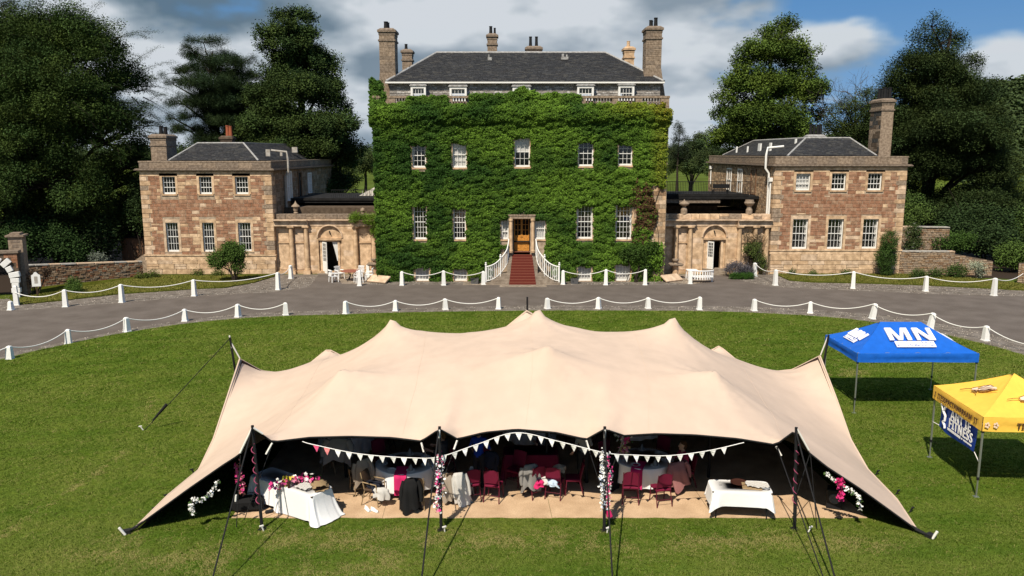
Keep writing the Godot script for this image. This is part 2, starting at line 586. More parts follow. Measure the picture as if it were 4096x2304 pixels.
func ivy(count: int, sd: int) -> ArrayMesh:
	var q := RandomNumberGenerator.new()
	q.seed = sd
	var g := Geo.new()
	for k in count:
		var at := Vector3(q.randf_range(-0.2, 0.2), q.randf_range(-0.2, 0.2), q.randf_range(-0.05, 0.07))
		var nn := Vector3(q.randfn() * 0.5, 0.4 + q.randfn() * 0.45, 1.0).normalized()
		var down := (Vector3(q.randfn() * 0.4, -1, 0.2) - nn * Vector3(q.randfn() * 0.4, -1, 0.2).dot(nn)).normalized()
		var side := nn.cross(down).normalized()
		var s := q.randf_range(0.062, 0.105)
		g.tint = Color.WHITE * q.randf_range(0.5, 1.45)
		var tip := at + down * s * 1.1
		var top := at - down * s * 0.5
		g.stri(top, at + side * s * 0.85 - nn * 0.01, tip, nn, (nn + side * 0.5).normalized(), nn)
		g.stri(top, tip, at - side * s * 0.85 - nn * 0.01, nn, nn, (nn - side * 0.5).normalized())
	return g.mesh()


# ---------------------------------------------------------------- the scene
func _ready() -> void:
	rng.seed = 20240611
	var cam := Camera3D.new()
	cam.name = "camera"
	cam.position = Vector3(0, 9.5, 0)
	cam.rotation_degrees = Vector3(-9.634, 0, 0)
	cam.fov = 39.83
	cam.near = 0.1
	cam.far = 2500.0
	add_child(cam)
	cam.current = true
	var env := Environment.new()
	env.background_mode = Environment.BG_SKY
	env.tonemap_mode = Environment.TONE_MAPPER_LINEAR
	env.tonemap_exposure = 1.22
	env.background_energy_multiplier = 0.8
	env.sdfgi_enabled = true
	env.ssao_enabled = true
	env.ssil_enabled = true
	env.fog_enabled = true
	env.fog_density = 0.00006
	env.fog_light_color = Color(0.78, 0.84, 0.9)
	var sky := Sky.new()
	var pan := PanoramaSkyMaterial.new()
	pan.panorama = ImageTexture.create_from_image(sky_picture())
	sky.sky_material = pan
	env.sky = sky
	var we := WorldEnvironment.new()
	we.name = "sky"
	we.environment = env
	add_child(we)
	var sun := DirectionalLight3D.new()
	sun.name = "sun"
	sun.light_energy = 1.6
	sun.light_color = Color(1.0, 0.955, 0.88)
	sun.light_angular_distance = 0.5
	sun.shadow_enabled = true
	add_child(sun)
	sun.look_at_from_position(Vector3(-0.25, 0.775, 0.58) * 100.0, Vector3.ZERO)
	materials()
	unit_meshes()
	ground()
	main_house()
	wing(true)
	wing(false)
	link_wall(true)
	link_wall(false)
	garden_walls()
	trees()
	shrubs()
	bollards()
	patio()
	tent()
	tent_contents()
	gazebos()
	grass()


func sky_picture() -> Image:
	var w := 4096
	var h := 2048
	var im := Image.create_empty(w, h, false, Image.FORMAT_RGB8)
	var big := FastNoiseLite.new()
	big.seed = 41
	big.frequency = 2.2
	big.fractal_octaves = 6
	big.fractal_gain = 0.5
	var puff := FastNoiseLite.new()
	puff.seed = 77
	puff.frequency = 1.0
	puff.fractal_octaves = 3
	im.fill(Color(0.30, 0.33, 0.28))
	var fine_rows := int(h * 0.42)
	var step := 1
	var y := 0
	while y < h / 2 + 8:
		step = 8 if y < fine_rows - 7 else 1
		var el := (0.5 - (y + step * 0.5) / h) * PI
		var x := 0
		var xs := 8 if step == 8 else 2
		while x < w:
			var az := wrapf((x + xs * 0.5) / w * TAU, -PI, PI)  # the middle of the view is the seam of the picture
			im.fill_rect(Rect2i(x, y, xs, step), sky_colour(az, el, big, puff))
			x += xs
		y += step
	return im


func sky_colour(az: float, el: float, big: FastNoiseLite, puff: FastNoiseLite) -> Color:
	var e := maxf(el, 0.0)
	var d := Vector3(sin(az) * cos(e), sin(e), -cos(az) * cos(e))
	var p := Vector3(d.x * 1.5, e * 6.0 / (1.0 + e * 2.2), d.z * 1.5)  # clouds seen edge-on near the horizon
	var a := big.get_noise_3dv(p)
	var b := big.get_noise_3dv(p * 1.0 + Vector3(0.05, 0.16, 0.0))  # the same clouds a little higher: lit tops, grey bases
	var s := puff.get_noise_3dv(p * 0.9 + Vector3(7, 3, 1))
	var lift := smoothstep(0.09, 0.3, e)
	var blue := Color(0.56, 0.71, 0.86).lerp(Color(0.36, 0.56, 0.77), clampf(e * 5.5, 0.0, 1.0))
	var west := smoothstep(0.05, -0.45, az)
	var cover := smoothstep(-0.25, 0.10, a + s * 0.3 + 0.27 + 0.28 * west - 0.62 * smoothstep(0.14, 0.45, az) * smoothstep(0.075, 0.16, e) - lift * 0.1)
	var lit := clampf(0.72 + (a - b) * 1.7 + a * 0.2 - s * 0.4 - 0.2 * west * smoothstep(0.03, 0.15, e), 0.0, 1.0)
	var shade := Color(0.54, 0.60, 0.655).lerp(Color(0.36, 0.45, 0.52), west * smoothstep(0.02, 0.14, e))
	var cloud := shade.lerp(Color(0.83, 0.855, 0.88), lit)
	cloud = cloud.lerp(Color(0.62, 0.70, 0.78), 0.3 * exp(-e * 22.0))
	return blue.lerp(cloud, cover)


# ---------------------------------------------------------------- ground
func flat(pts: Array, y: float) -> Geo:
	var g := Geo.new()
	var poly := PackedVector2Array()
	for p in pts:
		poly.append(Vector2(p[0], p[1]))
	var ix := Geometry2D.triangulate_polygon(poly)
	for k in range(0, ix.size(), 3):
		g.tri(Vector3(poly[ix[k]].x, y, poly[ix[k]].y), Vector3(poly[ix[k + 1]].x, y, poly[ix[k + 1]].y), Vector3(poly[ix[k + 2]].x, y, poly[ix[k + 2]].y), Vector3.UP)
	return g


func smooth_line(pts: Array, per := 6) -> Array:
	var out := []
	for i in pts.size() - 1:
		var p0 := Vector2(pts[maxi(i - 1, 0)][0], pts[maxi(i - 1, 0)][1])
		var p1 := Vector2(pts[i][0], pts[i][1])
		var p2 := Vector2(pts[i + 1][0], pts[i + 1][1])
		var p3 := Vector2(pts[mini(i + 2, pts.size() - 1)][0], pts[mini(i + 2, pts.size() - 1)][1])
		for k in per:
			var q := p1.cubic_interpolate(p2, p0, p3, float(k) / per)
			out.append([q.x, q.y])
	out.append(pts[-1])
	return out


const LAWN := [[-27, -8], [-26.5, -24], [-23.9, -35.2], [-22.3, -38.9], [-20.6, -41.5], [-18.4, -43.7], [-15.9, -45.1], [-13.2, -45.9], [-10, -46.3], [-6.9, -46.9], [0, -47.4], [6, -47.5], [11.4, -47.3], [14.6, -46.8], [17.9, -45.8], [20.2, -44.4], [22.2, -42.1], [23.6, -39.2], [24.4, -36.3], [27, -24], [27.5, -8]]
var lawn_poly := PackedVector2Array()


func ground() -> void:
	var g := Geo.new()
	var rows := []
	for j in 61:
		var r := []
		for i in 81:
			var x := (i - 40) * 22.0
			var z := 60.0 - j * 20.0
			var y := 0.0
			if z < -95.0:  # the park rises gently, with a wooded hill to the right
				y = 0.012 * (-95.0 - z) * smoothstep(0.0, 120.0, -95.0 - z)
				y += 26.0 * exp(-pow((x - 150.0) / 60.0, 2) - pow((z + 215.0) / 60.0, 2))
			r.append(Vector3(x, y, z))
		rows.append(r)
	g.sheet(rows, Vector3.UP)
	struct("park_ground", g, M["field_grass"])
	var drive := [[-70, -30], [-28, -31], [-26.0, -35.0], [-24.4, -36.9], [-22.8, -39.7], [-21.1, -42.5], [-18.8, -45.0], [-16.4, -46.7], [-13.8, -47.5], [-10.2, -47.9], [-1, -49.2], [2.1, -49.4], [11.9, -49.2], [15.2, -48.9], [18.6, -47.9], [21.1, -47], [23.7, -44.9], [25.3, -42.1], [26.0, -39.4], [28, -33], [70, -32], [70, -50], [36, -52.2], [32.3, -52.9], [28.3, -53.6], [23.8, -54.9], [18.8, -56.4], [17.3, -59.3], [16.6, -62.2], [15.2, -62.2], [15.0, -59.5], [12.9, -57.45], [11.4, -57.3], [-10.4, -57.4], [-12.8, -58.9], [-13.75, -62.2], [-15.3, -62.2], [-14.6, -56.4], [-16.4, -54.3], [-21.4, -52.6], [-25.1, -50.2], [-27.9, -48.9], [-30, -47.8], [-40, -46], [-70, -46]]
	struct("gravel_apron", flat([[-70, -25], [70, -25], [70, -56], [37, -56], [31, -62.4], [-18.8, -62.4], [-28.5, -59.5], [-33, -51.6], [-70, -49]], 0.004), M["gravel"])
	struct("driveway", flat(drive, 0.009), M["asphalt"])
	struct("lawn", flat(smooth_line(LAWN), 0.05), M["lawn_grass"])
	for p in smooth_line(LAWN):
		lawn_poly.append(Vector2(p[0], p[1]))
	# the turf edge is a low step
	g = Geo.new()
	var line := smooth_line(LAWN)
	for k in line.size() - 1:
		var a := Vector3(line[k][0], 0, line[k][1])
		var b := Vector3(line[k + 1][0], 0, line[k + 1][1])
		g.quad(a, b, b + Vector3(0, 0.05, 0), a + Vector3(0, 0.05, 0), Vector3(a.x + b.x, 0, (a.z + b.z) / 2 + 20.0))
	struct("lawn_edge", g, M["soil"])
	var vl := [[-31.5, -49.3], [-29.1, -51.1], [-26.8, -53.3], [-22.6, -55.3], [-20.5, -55.9], [-19.1, -58.2], [-18.5, -61.2], [-18.8, -62.4], [-28.4, -61.5], [-34.5, -55.3], [-33.4, -52.0]]
	struct("woodland_floor", flat([[-29.2, -63.6], [-28.5, -120], [-110, -120], [-110, -50], [-34, -53.5]], 0.02), M["soil"])
	struct("woodland_floor", flat([[30.9, -63.2], [38, -60], [90, -56], [90, -120], [30.9, -120]], 0.02), M["soil"])
	struct("grass_verge", turf(vl), M["verge_grass"])
	var vr := [[20.9, -62.4], [20.9, -59.2], [22.4, -58.3], [25.1, -58.0], [30, -57.0], [35.3, -55.0], [38, -54.2], [38, -57], [35.5, -60], [31.2, -62.4]]
	struct("grass_verge", turf(vr), M["verge_grass"])
	struct("stone_landing", flat([[-3.6, -58.9], [-3.6, -57.2], [-0.9, -57.15], [-0.9, -56.3], [2.5, -56.3], [2.5, -57.15], [3.6, -57.2], [3.6, -58.9]], 0.014), M["paving"])
	struct("patio_paving", flat([[-13.5, -60.8], [-12.5, -57.7], [-10.5, -57.5], [-10.3, -62.4], [-13.4, -62.4]], 0.014), M["paving"])
	struct("patio_paving", flat([[11.6, -62.4], [11.6, -58.4], [13.2, -57.5], [14.4, -58.6], [14.9, -60], [14.9, -62.4]], 0.014), M["paving"])
	# loose pebbles in the gravel bands
	var xfs := []
	var tints := []
	var q := Geo.new()
	q.blob(Vector3.ZERO, Vector3(1, 0.6, 0.8), 5, 3)
	for k in 26000:
		var p := Vector2(rng.randf_range(-34, 36), rng.randf_range(-61, -35))
		if Geometry2D.is_point_in_polygon(p, lawn_poly):
			continue
		var s := rng.randf_range(0.012, 0.04)
		xfs.append(Transform3D(Basis(Vector3.UP, rng.randf() * TAU).scaled(Vector3.ONE * s), Vector3(p.x, 0.012, p.y)))
		tints.append(Color(0.42, 0.37, 0.32) * rng.randf_range(0.5, 1.35))
	var dp := PackedVector2Array()
	for p in drive:
		dp.append(Vector2(p[0], p[1]))
	var kx := []
	var kt := []
	for k in xfs.size():
		var o: Vector3 = xfs[k].origin
		if not Geometry2D.is_point_in_polygon(Vector2(o.x, o.z), dp):
			kx.append(xfs[k])
			kt.append(tints[k])
	var pb := swarm("gravel_pebbles", q.mesh(), M["pebble"], kx, kt, self)
	tag(pb, "loose grey pebbles along the edges of the drive", "gravel", "", "stuff")


func turf(pts: Array) -> Geo:
	var g := flat(pts, 0.07)
	for k in pts.size():
		var a := Vector3(pts[k][0], 0, pts[k][1])
		var b := Vector3(pts[(k + 1) % pts.size()][0], 0, pts[(k + 1) % pts.size()][1])
		g.quad(a, b, b + Vector3(0, 0.07, 0), a + Vector3(0, 0.07, 0), Vector3(b.z - a.z, 0, a.x - b.x))
	return g


func tuft_mesh(sd: int) -> ArrayMesh:
	var q := RandomNumberGenerator.new()
	q.seed = sd
	var g := Geo.new()
	for k in 9:
		var at := Vector3(q.randf_range(-0.07, 0.07), 0, q.randf_range(-0.07, 0.07))
		var a := q.randf() * TAU
		var side := Vector3(cos(a), 0, sin(a)) * 0.006
		var lean := Vector3(q.randfn() * 0.03, q.randf_range(0.03, 0.055), q.randfn() * 0.03)
		g.tint = Color.WHITE * q.randf_range(0.75, 1.2)
		g.stri(at - side, at + side, at + lean, Vector3.UP, Vector3.UP, Vector3.UP)
	return g.mesh()


const DRAG := [[-12.4, -24.6, -12.6, -20.2, 0.1], [-12.6, -20.2, -12.75, -18.6, 0.14], [-14.2, -30.2, -13.0, -27.0, 0.07], [-12.3, -22.6, -12.5, -21.4, 0.12], [-9.9, -18.0, -6.9, -17.2, 0.6], [-7.0, -18.4, 9.0, -18.2, 0.5], [-4.5, -17.0, -2.8, -17.3, 0.5], [12.0, -33.0, 15.0, -33.5, 0.6], [3.5, -34.0, 9.0, -37.0, 1.2]]


func grass() -> void:
	var hue := FastNoiseLite.new()
	hue.seed = 5
	hue.frequency = 0.09
	hue.fractal_octaves = 4
	var mats_in := Rect2(-7.4, -30.5, 16.8, 11.0)
	var xfs := []
	var tints := []
	var tries := 0
	while xfs.size() < 300000 and tries < 1200000:
		tries += 1
		var u := rng.randf()
		var z := -11.0 / (1.0 - u * 0.775)  # denser near the camera
		var half := -z * 0.70 + 5.0
		var p := Vector2(rng.randf_range(-half, half), z)
		if mats_in.has_point(p) or not Geometry2D.is_point_in_polygon(p, lawn_poly):
			continue
		var s := rng.randf_range(0.7, 1.3) * clampf(-z / 24.0, 0.9, 1.6)
		xfs.append(Transform3D(Basis(Vector3.UP, rng.randf() * TAU).scaled(Vector3(s, s * 0.8, s)), Vector3(p.x, 0.05, p.y)))
		var k := hue.get_noise_2d(p.x, p.y * 1.0) + 0.35 * hue.get_noise_2d(p.x * 6.0 + 50.0, p.y * 6.0)
		var c := Color(0.09, 0.158, 0.019).lerp(Color(0.18, 0.212, 0.046), clampf(0.42 + k * 1.1, 0.0, 1.0))
		c = c.lerp(Color(0.2, 0.225, 0.05), 0.2 + 0.2 * sin((p.y + 0.12 * p.x) * 3.9 + 0.8 * hue.get_noise_2d(p.x * 2.0, p.y)))  # faint mowing bands
		var dry := 0.03
		for e in DRAG:  # straw-coloured drag marks and trodden ground before the tent
			var q := Geometry2D.get_closest_point_to_segment(p, Vector2(e[0], e[1]), Vector2(e[2], e[3]))
			dry += 0.75 * exp(-pow(q.distance_to(p) / e[4], 2)) * clampf(0.7 + hue.get_noise_2d(p.x * 9.0, p.y * 9.0) * 2.0, 0.0, 1.0)
		if rng.randf() < dry:
			c = Color(0.30, 0.265, 0.10)
		tints.append(c * rng.randf_range(0.88, 1.12))
	var t := swarm("lawn_grass", tuft_mesh(3), M["grass_blade"], xfs, tints, self)
	tag(t, "short mown grass of the lawn round the tent", "grass", "", "stuff")
	xfs = []
	tints = []
	for poly in [[[-31.3, -49.4], [-29.1, -51.2], [-26.8, -53.4], [-22.6, -55.4], [-20.5, -56], [-19.1, -58.2], [-18.7, -61.2], [-28.3, -61.4], [-32.4, -52.1]], [[21, -62.3], [21, -59.2], [25.1, -58.1], [30, -57.1], [35.3, -55.2], [37.8, -54.4], [37.8, -57], [35.3, -59.8], [31, -62.3]]]:
		var pp := PackedVector2Array()
		for e in poly:
			pp.append(Vector2(e[0], e[1]))
		for k in 16000:
			var p := Vector2(rng.randf_range(-33, -18) if pp[0].x < 0 else rng.randf_range(20, 38), rng.randf_range(-62.4, -49))
			if Geometry2D.is_point_in_polygon(p, pp):
				var s := rng.randf_range(1.0, 2.4)
				xfs.append(Transform3D(Basis(Vector3.UP, rng.randf() * TAU).scaled(Vector3(s, s, s)), Vector3(p.x, 0.07, p.y)))
				tints.append(Color(0.1, 0.13, 0.02).lerp(Color(0.25, 0.22, 0.06), rng.randf()))
	t = swarm("verge_grass_tufts", tuft_mesh(4), M["grass_blade"], xfs, tints, self)
	tag(t, "rough grass on the verges before the side houses", "grass", "", "stuff")


# ---------------------------------------------------------------- windows and house details
# a sash window on a face whose z axis points out of the wall; holes open onto the added dark sheets behind
func sash(parent: Node, face: Transform3D, q: Array, cols: int, rows: int, recess: float, blind := 0, sill := true, bar := 0.024) -> Node3D:
	var o := Node3D.new()
	hang(o, "window", parent)
	o.transform = face * Transform3D(Basis(), Vector3((q[0] + q[1]) / 2, q[2], -recess))
	var w: float = q[1] - q[0]
	var h: float = q[3] - q[2]
	var g := Geo.new()
	var t := 0.075
	g.span(-w / 2, -w / 2 + t, 0, h, -0.1, 0.0)
	g.span(w / 2 - t, w / 2, 0, h, -0.1, 0.0)
	g.span(-w / 2 + t, w / 2 - t, h - t, h, -0.1, -0.002)
	g.span(-w / 2 + t, w / 2 - t, 0, t * 1.7, -0.1, 0.012)
	var mid := t * 1.7 + (h - t * 2.7) * floorf(rows / 2.0) / rows
	g.span(-w / 2 + t, w / 2 - t, mid - 0.025, mid + 0.025, -0.09, -0.004)
	part("frame", g, M["white_paint"], o)
	g = Geo.new()
	var x0 := -w / 2 + t
	var x1 := w / 2 - t
	var y0 := t * 1.7
	var y1 := h - t
	for k in range(1, cols):
		var x := lerpf(x0, x1, float(k) / cols)
		g.span(x - bar / 2, x + bar / 2, y0, y1, -0.07, -0.03)
	for k in range(1, rows):
		var y := lerpf(y0, y1, float(k) / rows)
		if absf(y - mid) > 0.03:
			g.span(x0, x1, y - bar / 2, y + bar / 2, -0.068, -0.028)
	part("glazing_bars", g, M["white_paint"], o)
	for j in rows:
		for i in cols:
			var a := lerpf(x0, x1, (i + 0.5) / cols)
			var b := lerpf(y0, y1, (j + 0.5) / rows)
			part("pane", unit_box, M["glass"], o, Transform3D(Basis(Vector3((x1 - x0) / cols - bar - 0.002, 0, 0), Vector3(0, (y1 - y0) / rows - bar - 0.002, 0), Vector3(0, 0, 0.004)), Vector3(a, b, -0.05)))
	if blind > 0:  # 1 drawn white blind, 2 half blind, 3 side curtains
		g = Geo.new()
		if blind == 3:
			for s in [-1, 1]:
				var rowsp := []
				for j in 6:
					var r := []
					for i in 9:
						r.append(Vector3(s * (w / 2 - 0.04 - i * 0.017 * (1.0 - 0.4 * smoothstep(0.0, 1.0, 1.0 - j / 5.0))), lerpf(0.05, h - 0.05, j / 5.0), -0.2 + 0.03 * sin(i * 2.3 + j * 0.4)))
					rowsp.append(r)
				g.sheet(rowsp, Vector3(0, 0, 1))
				part("curtain", g, M["net_curtain"], o)
				g = Geo.new()
		else:
			var low := 0.05 if blind == 1 else h * 0.5
			var rowsp := []
			for j in 5:
				var r := []
				for i in 25:
					r.append(Vector3(lerpf(x0, x1, i / 24.0), lerpf(low, h - 0.05, j / 4.0), -0.16 + 0.012 * sin(i * 1.9)))
				rowsp.append(r)
			g.sheet(rowsp, Vector3(0, 0, 1))
			part("curtain", g, M["net_curtain"], o)
	if sill:
		g = Geo.new()
		g.span(-w / 2 - 0.1, w / 2 + 0.1, -0.12, -0.002, -0.06, recess + 0.07)
		part("sill", g, M["buff_sandstone_2"], o)
	return o


func chimney(parent: Node, called: String, x: float, z: float, w: float, d: float, y0: float, y1: float, mats: Array, pots: Array, pot_mat: Material, base_w := 0.0, base_h := 0.0) -> void:
	var o := Node3D.new()
	hang(o, called, parent)
	o.position = Vector3(x, y0, z)
	var h := y1 - y0
	var g := Geo.new()
	g.span(-w / 2, w / 2, 0, h - 0.5, -d / 2, d / 2)
	if base_w > 0.0:
		g.hexa([Vector3(-base_w / 2, 0, -d / 2 - 0.02), Vector3(base_w / 2, 0, -d / 2 - 0.02), Vector3(base_w / 2, 0, d / 2 + 0.04), Vector3(-base_w / 2, 0, d / 2 + 0.04), Vector3(-w / 2 - 0.01, base_h, -d / 2 - 0.01), Vector3(w / 2 + 0.01, base_h, -d / 2 - 0.01), Vector3(w / 2 + 0.01, base_h, d / 2 + 0.01), Vector3(-w / 2 - 0.01, base_h, d / 2 + 0.01)])
	part("stack", g, mats[0], o)
	var face := Transform3D(Basis(), Vector3(0, 0, d / 2))
	if w > 1.0:
		blocks("stone", "stonework", courses(-w / 2 + 0.01, w / 2 - 0.01, maxf(base_h, 0.0), h - 0.55, 0.3, 0.4, 0.75, []), face, 0.1, 0.012, mats, o, unit_stone, 60)
		face = Transform3D(Basis(Vector3(0, 0, 1), Vector3.UP, Vector3(-1, 0, 0)) if x > 0 else Basis(Vector3(0, 0, -1), Vector3.UP, Vector3(1, 0, 0)), Vector3(-w / 2 if x > 0 else w / 2, 0, 0))
		blocks("stone", "stonework", courses(-d / 2 + 0.01, d / 2 - 0.01, 0.0, h - 0.55, 0.3, 0.4, 0.75, []), face, 0.1, 0.012, mats, o, unit_stone, 40)
	elif d > 1.9:  # darker mixed stones on the side of the tall stack
		blocks("stone", "stonework", courses(-d / 2 + 0.01, d / 2 - 0.01, 0.4, h - 0.98, 0.34, 0.4, 0.7, []), Transform3D(Basis(Vector3(0, 0, 1), Vector3.UP, Vector3(-1, 0, 0)), Vector3(-w / 2, 0, 0)), 0.1, 0.012, [mats[0], mats[2], M["dark_mortar"], M["slate_3"]], o, unit_stone, 80)
	g = Geo.new()
	g.span(-w / 2 - 0.07, w / 2 + 0.07, h - 0.95, h - 0.83, -d / 2 - 0.07, d / 2 + 0.07)
	g.span(-w / 2 - 0.03, w / 2 + 0.03, h - 0.5, h - 0.3, -d / 2 - 0.03, d / 2 + 0.03)
	g.span(-w / 2 - 0.11, w / 2 + 0.11, h - 0.3, h - 0.14, -d / 2 - 0.11, d / 2 + 0.11)
	g.hexa([Vector3(-w / 2 - 0.08, h - 0.14, -d / 2 - 0.08), Vector3(w / 2 + 0.08, h - 0.14, -d / 2 - 0.08), Vector3(w / 2 + 0.08, h - 0.14, d / 2 + 0.08), Vector3(-w / 2 - 0.08, h - 0.14, d / 2 + 0.08), Vector3(-w / 2 + 0.1, h, -d / 2 + 0.1), Vector3(w / 2 - 0.1, h, -d / 2 + 0.1), Vector3(w / 2 - 0.1, h, d / 2 - 0.1), Vector3(-w / 2 + 0.1, h, d / 2 - 0.1)])
	part("cap", g, mats[-1], o)
	for p in pots:  # x, z, height, radius
		g = Geo.new()
		g.lathe([Vector2(0.0, -0.05), Vector2(p[3] * 1.05, -0.05), Vector2(p[3] * 0.9, p[2] * 0.5), Vector2(p[3] * 0.86, p[2] * 0.9), Vector2(p[3], p[2] * 0.92), Vector2(p[3], p[2]), Vector2(p[3] * 0.7, p[2]), Vector2(p[3] * 0.7, p[2] - 0.2), Vector2(0, p[2] - 0.2)], 10)
		part("pot", g, pot_mat, o, Transform3D(Basis(), Vector3(p[0], h, p[1])))


# slates over a sloping four-sided face: a, b along the eave, d, e along the top (d above b, e above a)
func slates(parent: Node, a: Vector3, b: Vector3, d: Vector3, e: Vector3, mats: Array, sw: float, sh: float, limit := 300, lap := 1.0) -> void:
	var out := (b - a).cross(e - a).normalized()
	if out.y < 0:
		out = -out
	var along := (b - a).normalized()
	var up := out.cross(along).normalized()
	if up.y < 0:
		up = -up
	var basis := Basis(along, up, along.cross(up))
	if basis.z.dot(out) < 0:
		basis = Basis(-along, up, (-along).cross(up))
	var total := (e - a).dot(up)
	var rows := int(total / sh)
	var list := []
	for j in rows:
		var t := (j + 0.5) / rows
		var l := a.lerp(e, t)
		var r := b.lerp(d, t)
		var len := (r - l).length()
		var k := int(len / sw)
		var off := 0.5 if j % 2 else 0.0
		for i in k + 1:
			var s0 := clampf((i - off) / k, 0.0, 1.0)
			var s1 := clampf((i + 1 - off) / k, 0.0, 1.0)
			if s1 - s0 < 0.2 / k:
				continue
			list.append([l.lerp(r, (s0 + s1) / 2), (s1 - s0) * len])
	var xfs := []
	var tints := []
	for i in list.size():
		var m: StandardMaterial3D = mats[mini(int(pow(rng.randf(), 1.5) * mats.size()), mats.size() - 1)]
		var tilt := Basis(basis.x, -0.035 + rng.randf_range(-0.012, 0.012)) * Basis(basis.z, rng.randf_range(-0.012, 0.012))
		var bs := tilt * basis * Basis.from_scale(Vector3(list[i][1] - 0.008, sh * 1.25 * lap * rng.randf_range(0.96, 1.04), 0.03))
		var xf := Transform3D(bs, list[i][0] + out * (0.03 + rng.randf_range(0, 0.012)))
		if i < limit:
			part("slate", unit_slate, m, parent, xf)
		else:
			xfs.append(xf)
			tints.append(m.albedo_color.srgb_to_linear())
	if xfs.size():
		var key := "tinted" + str(mats[0].get_instance_id())
		if not M.has(key):
			var t: StandardMaterial3D = mats[0].duplicate()
			t.albedo_color = Color.WHITE
			t.vertex_color_use_as_albedo = true
			M[key] = t
		swarm("slating", unit_slate, M[key], xfs, tints, parent)


func ridge(parent: Node, pts: Array, m: Material, r := 0.1) -> void:
	var g := Geo.new()
	g.tube(pts, [r], 7)
	part("ridge_flashing", g, m, parent)


# ---------------------------------------------------------------- the ivy-clad main house
const MAIN_HOLES := [[-7.3, -6.3, 8.45, 10.15], [-4.35, -3.33, 8.45, 10.3], [0.2, 1.3, 8.5, 10.62], [4.85, 5.95, 8.55, 10.36], [7.78, 8.81, 8.6, 10.27], [-7.3, -6.34, 3.16, 5.68], [-4.35, -3.44, 3.16, 5.6], [4.82, 5.98, 3.2, 5.68], [7.7, 8.88, 3.16, 5.74], [-7.24, -6.22, 0.02, 1.14], [-4.35, -3.38, 0.02, 1.08], [4.95, 5.95, 0.02, 1.23], [7.77, 8.85, 0.02, 1.37], [0.1, 1.36, 2.2, 4.8], [-0.78, -0.26, 3.16, 4.72], [1.74, 2.46, 3.16, 4.72]]


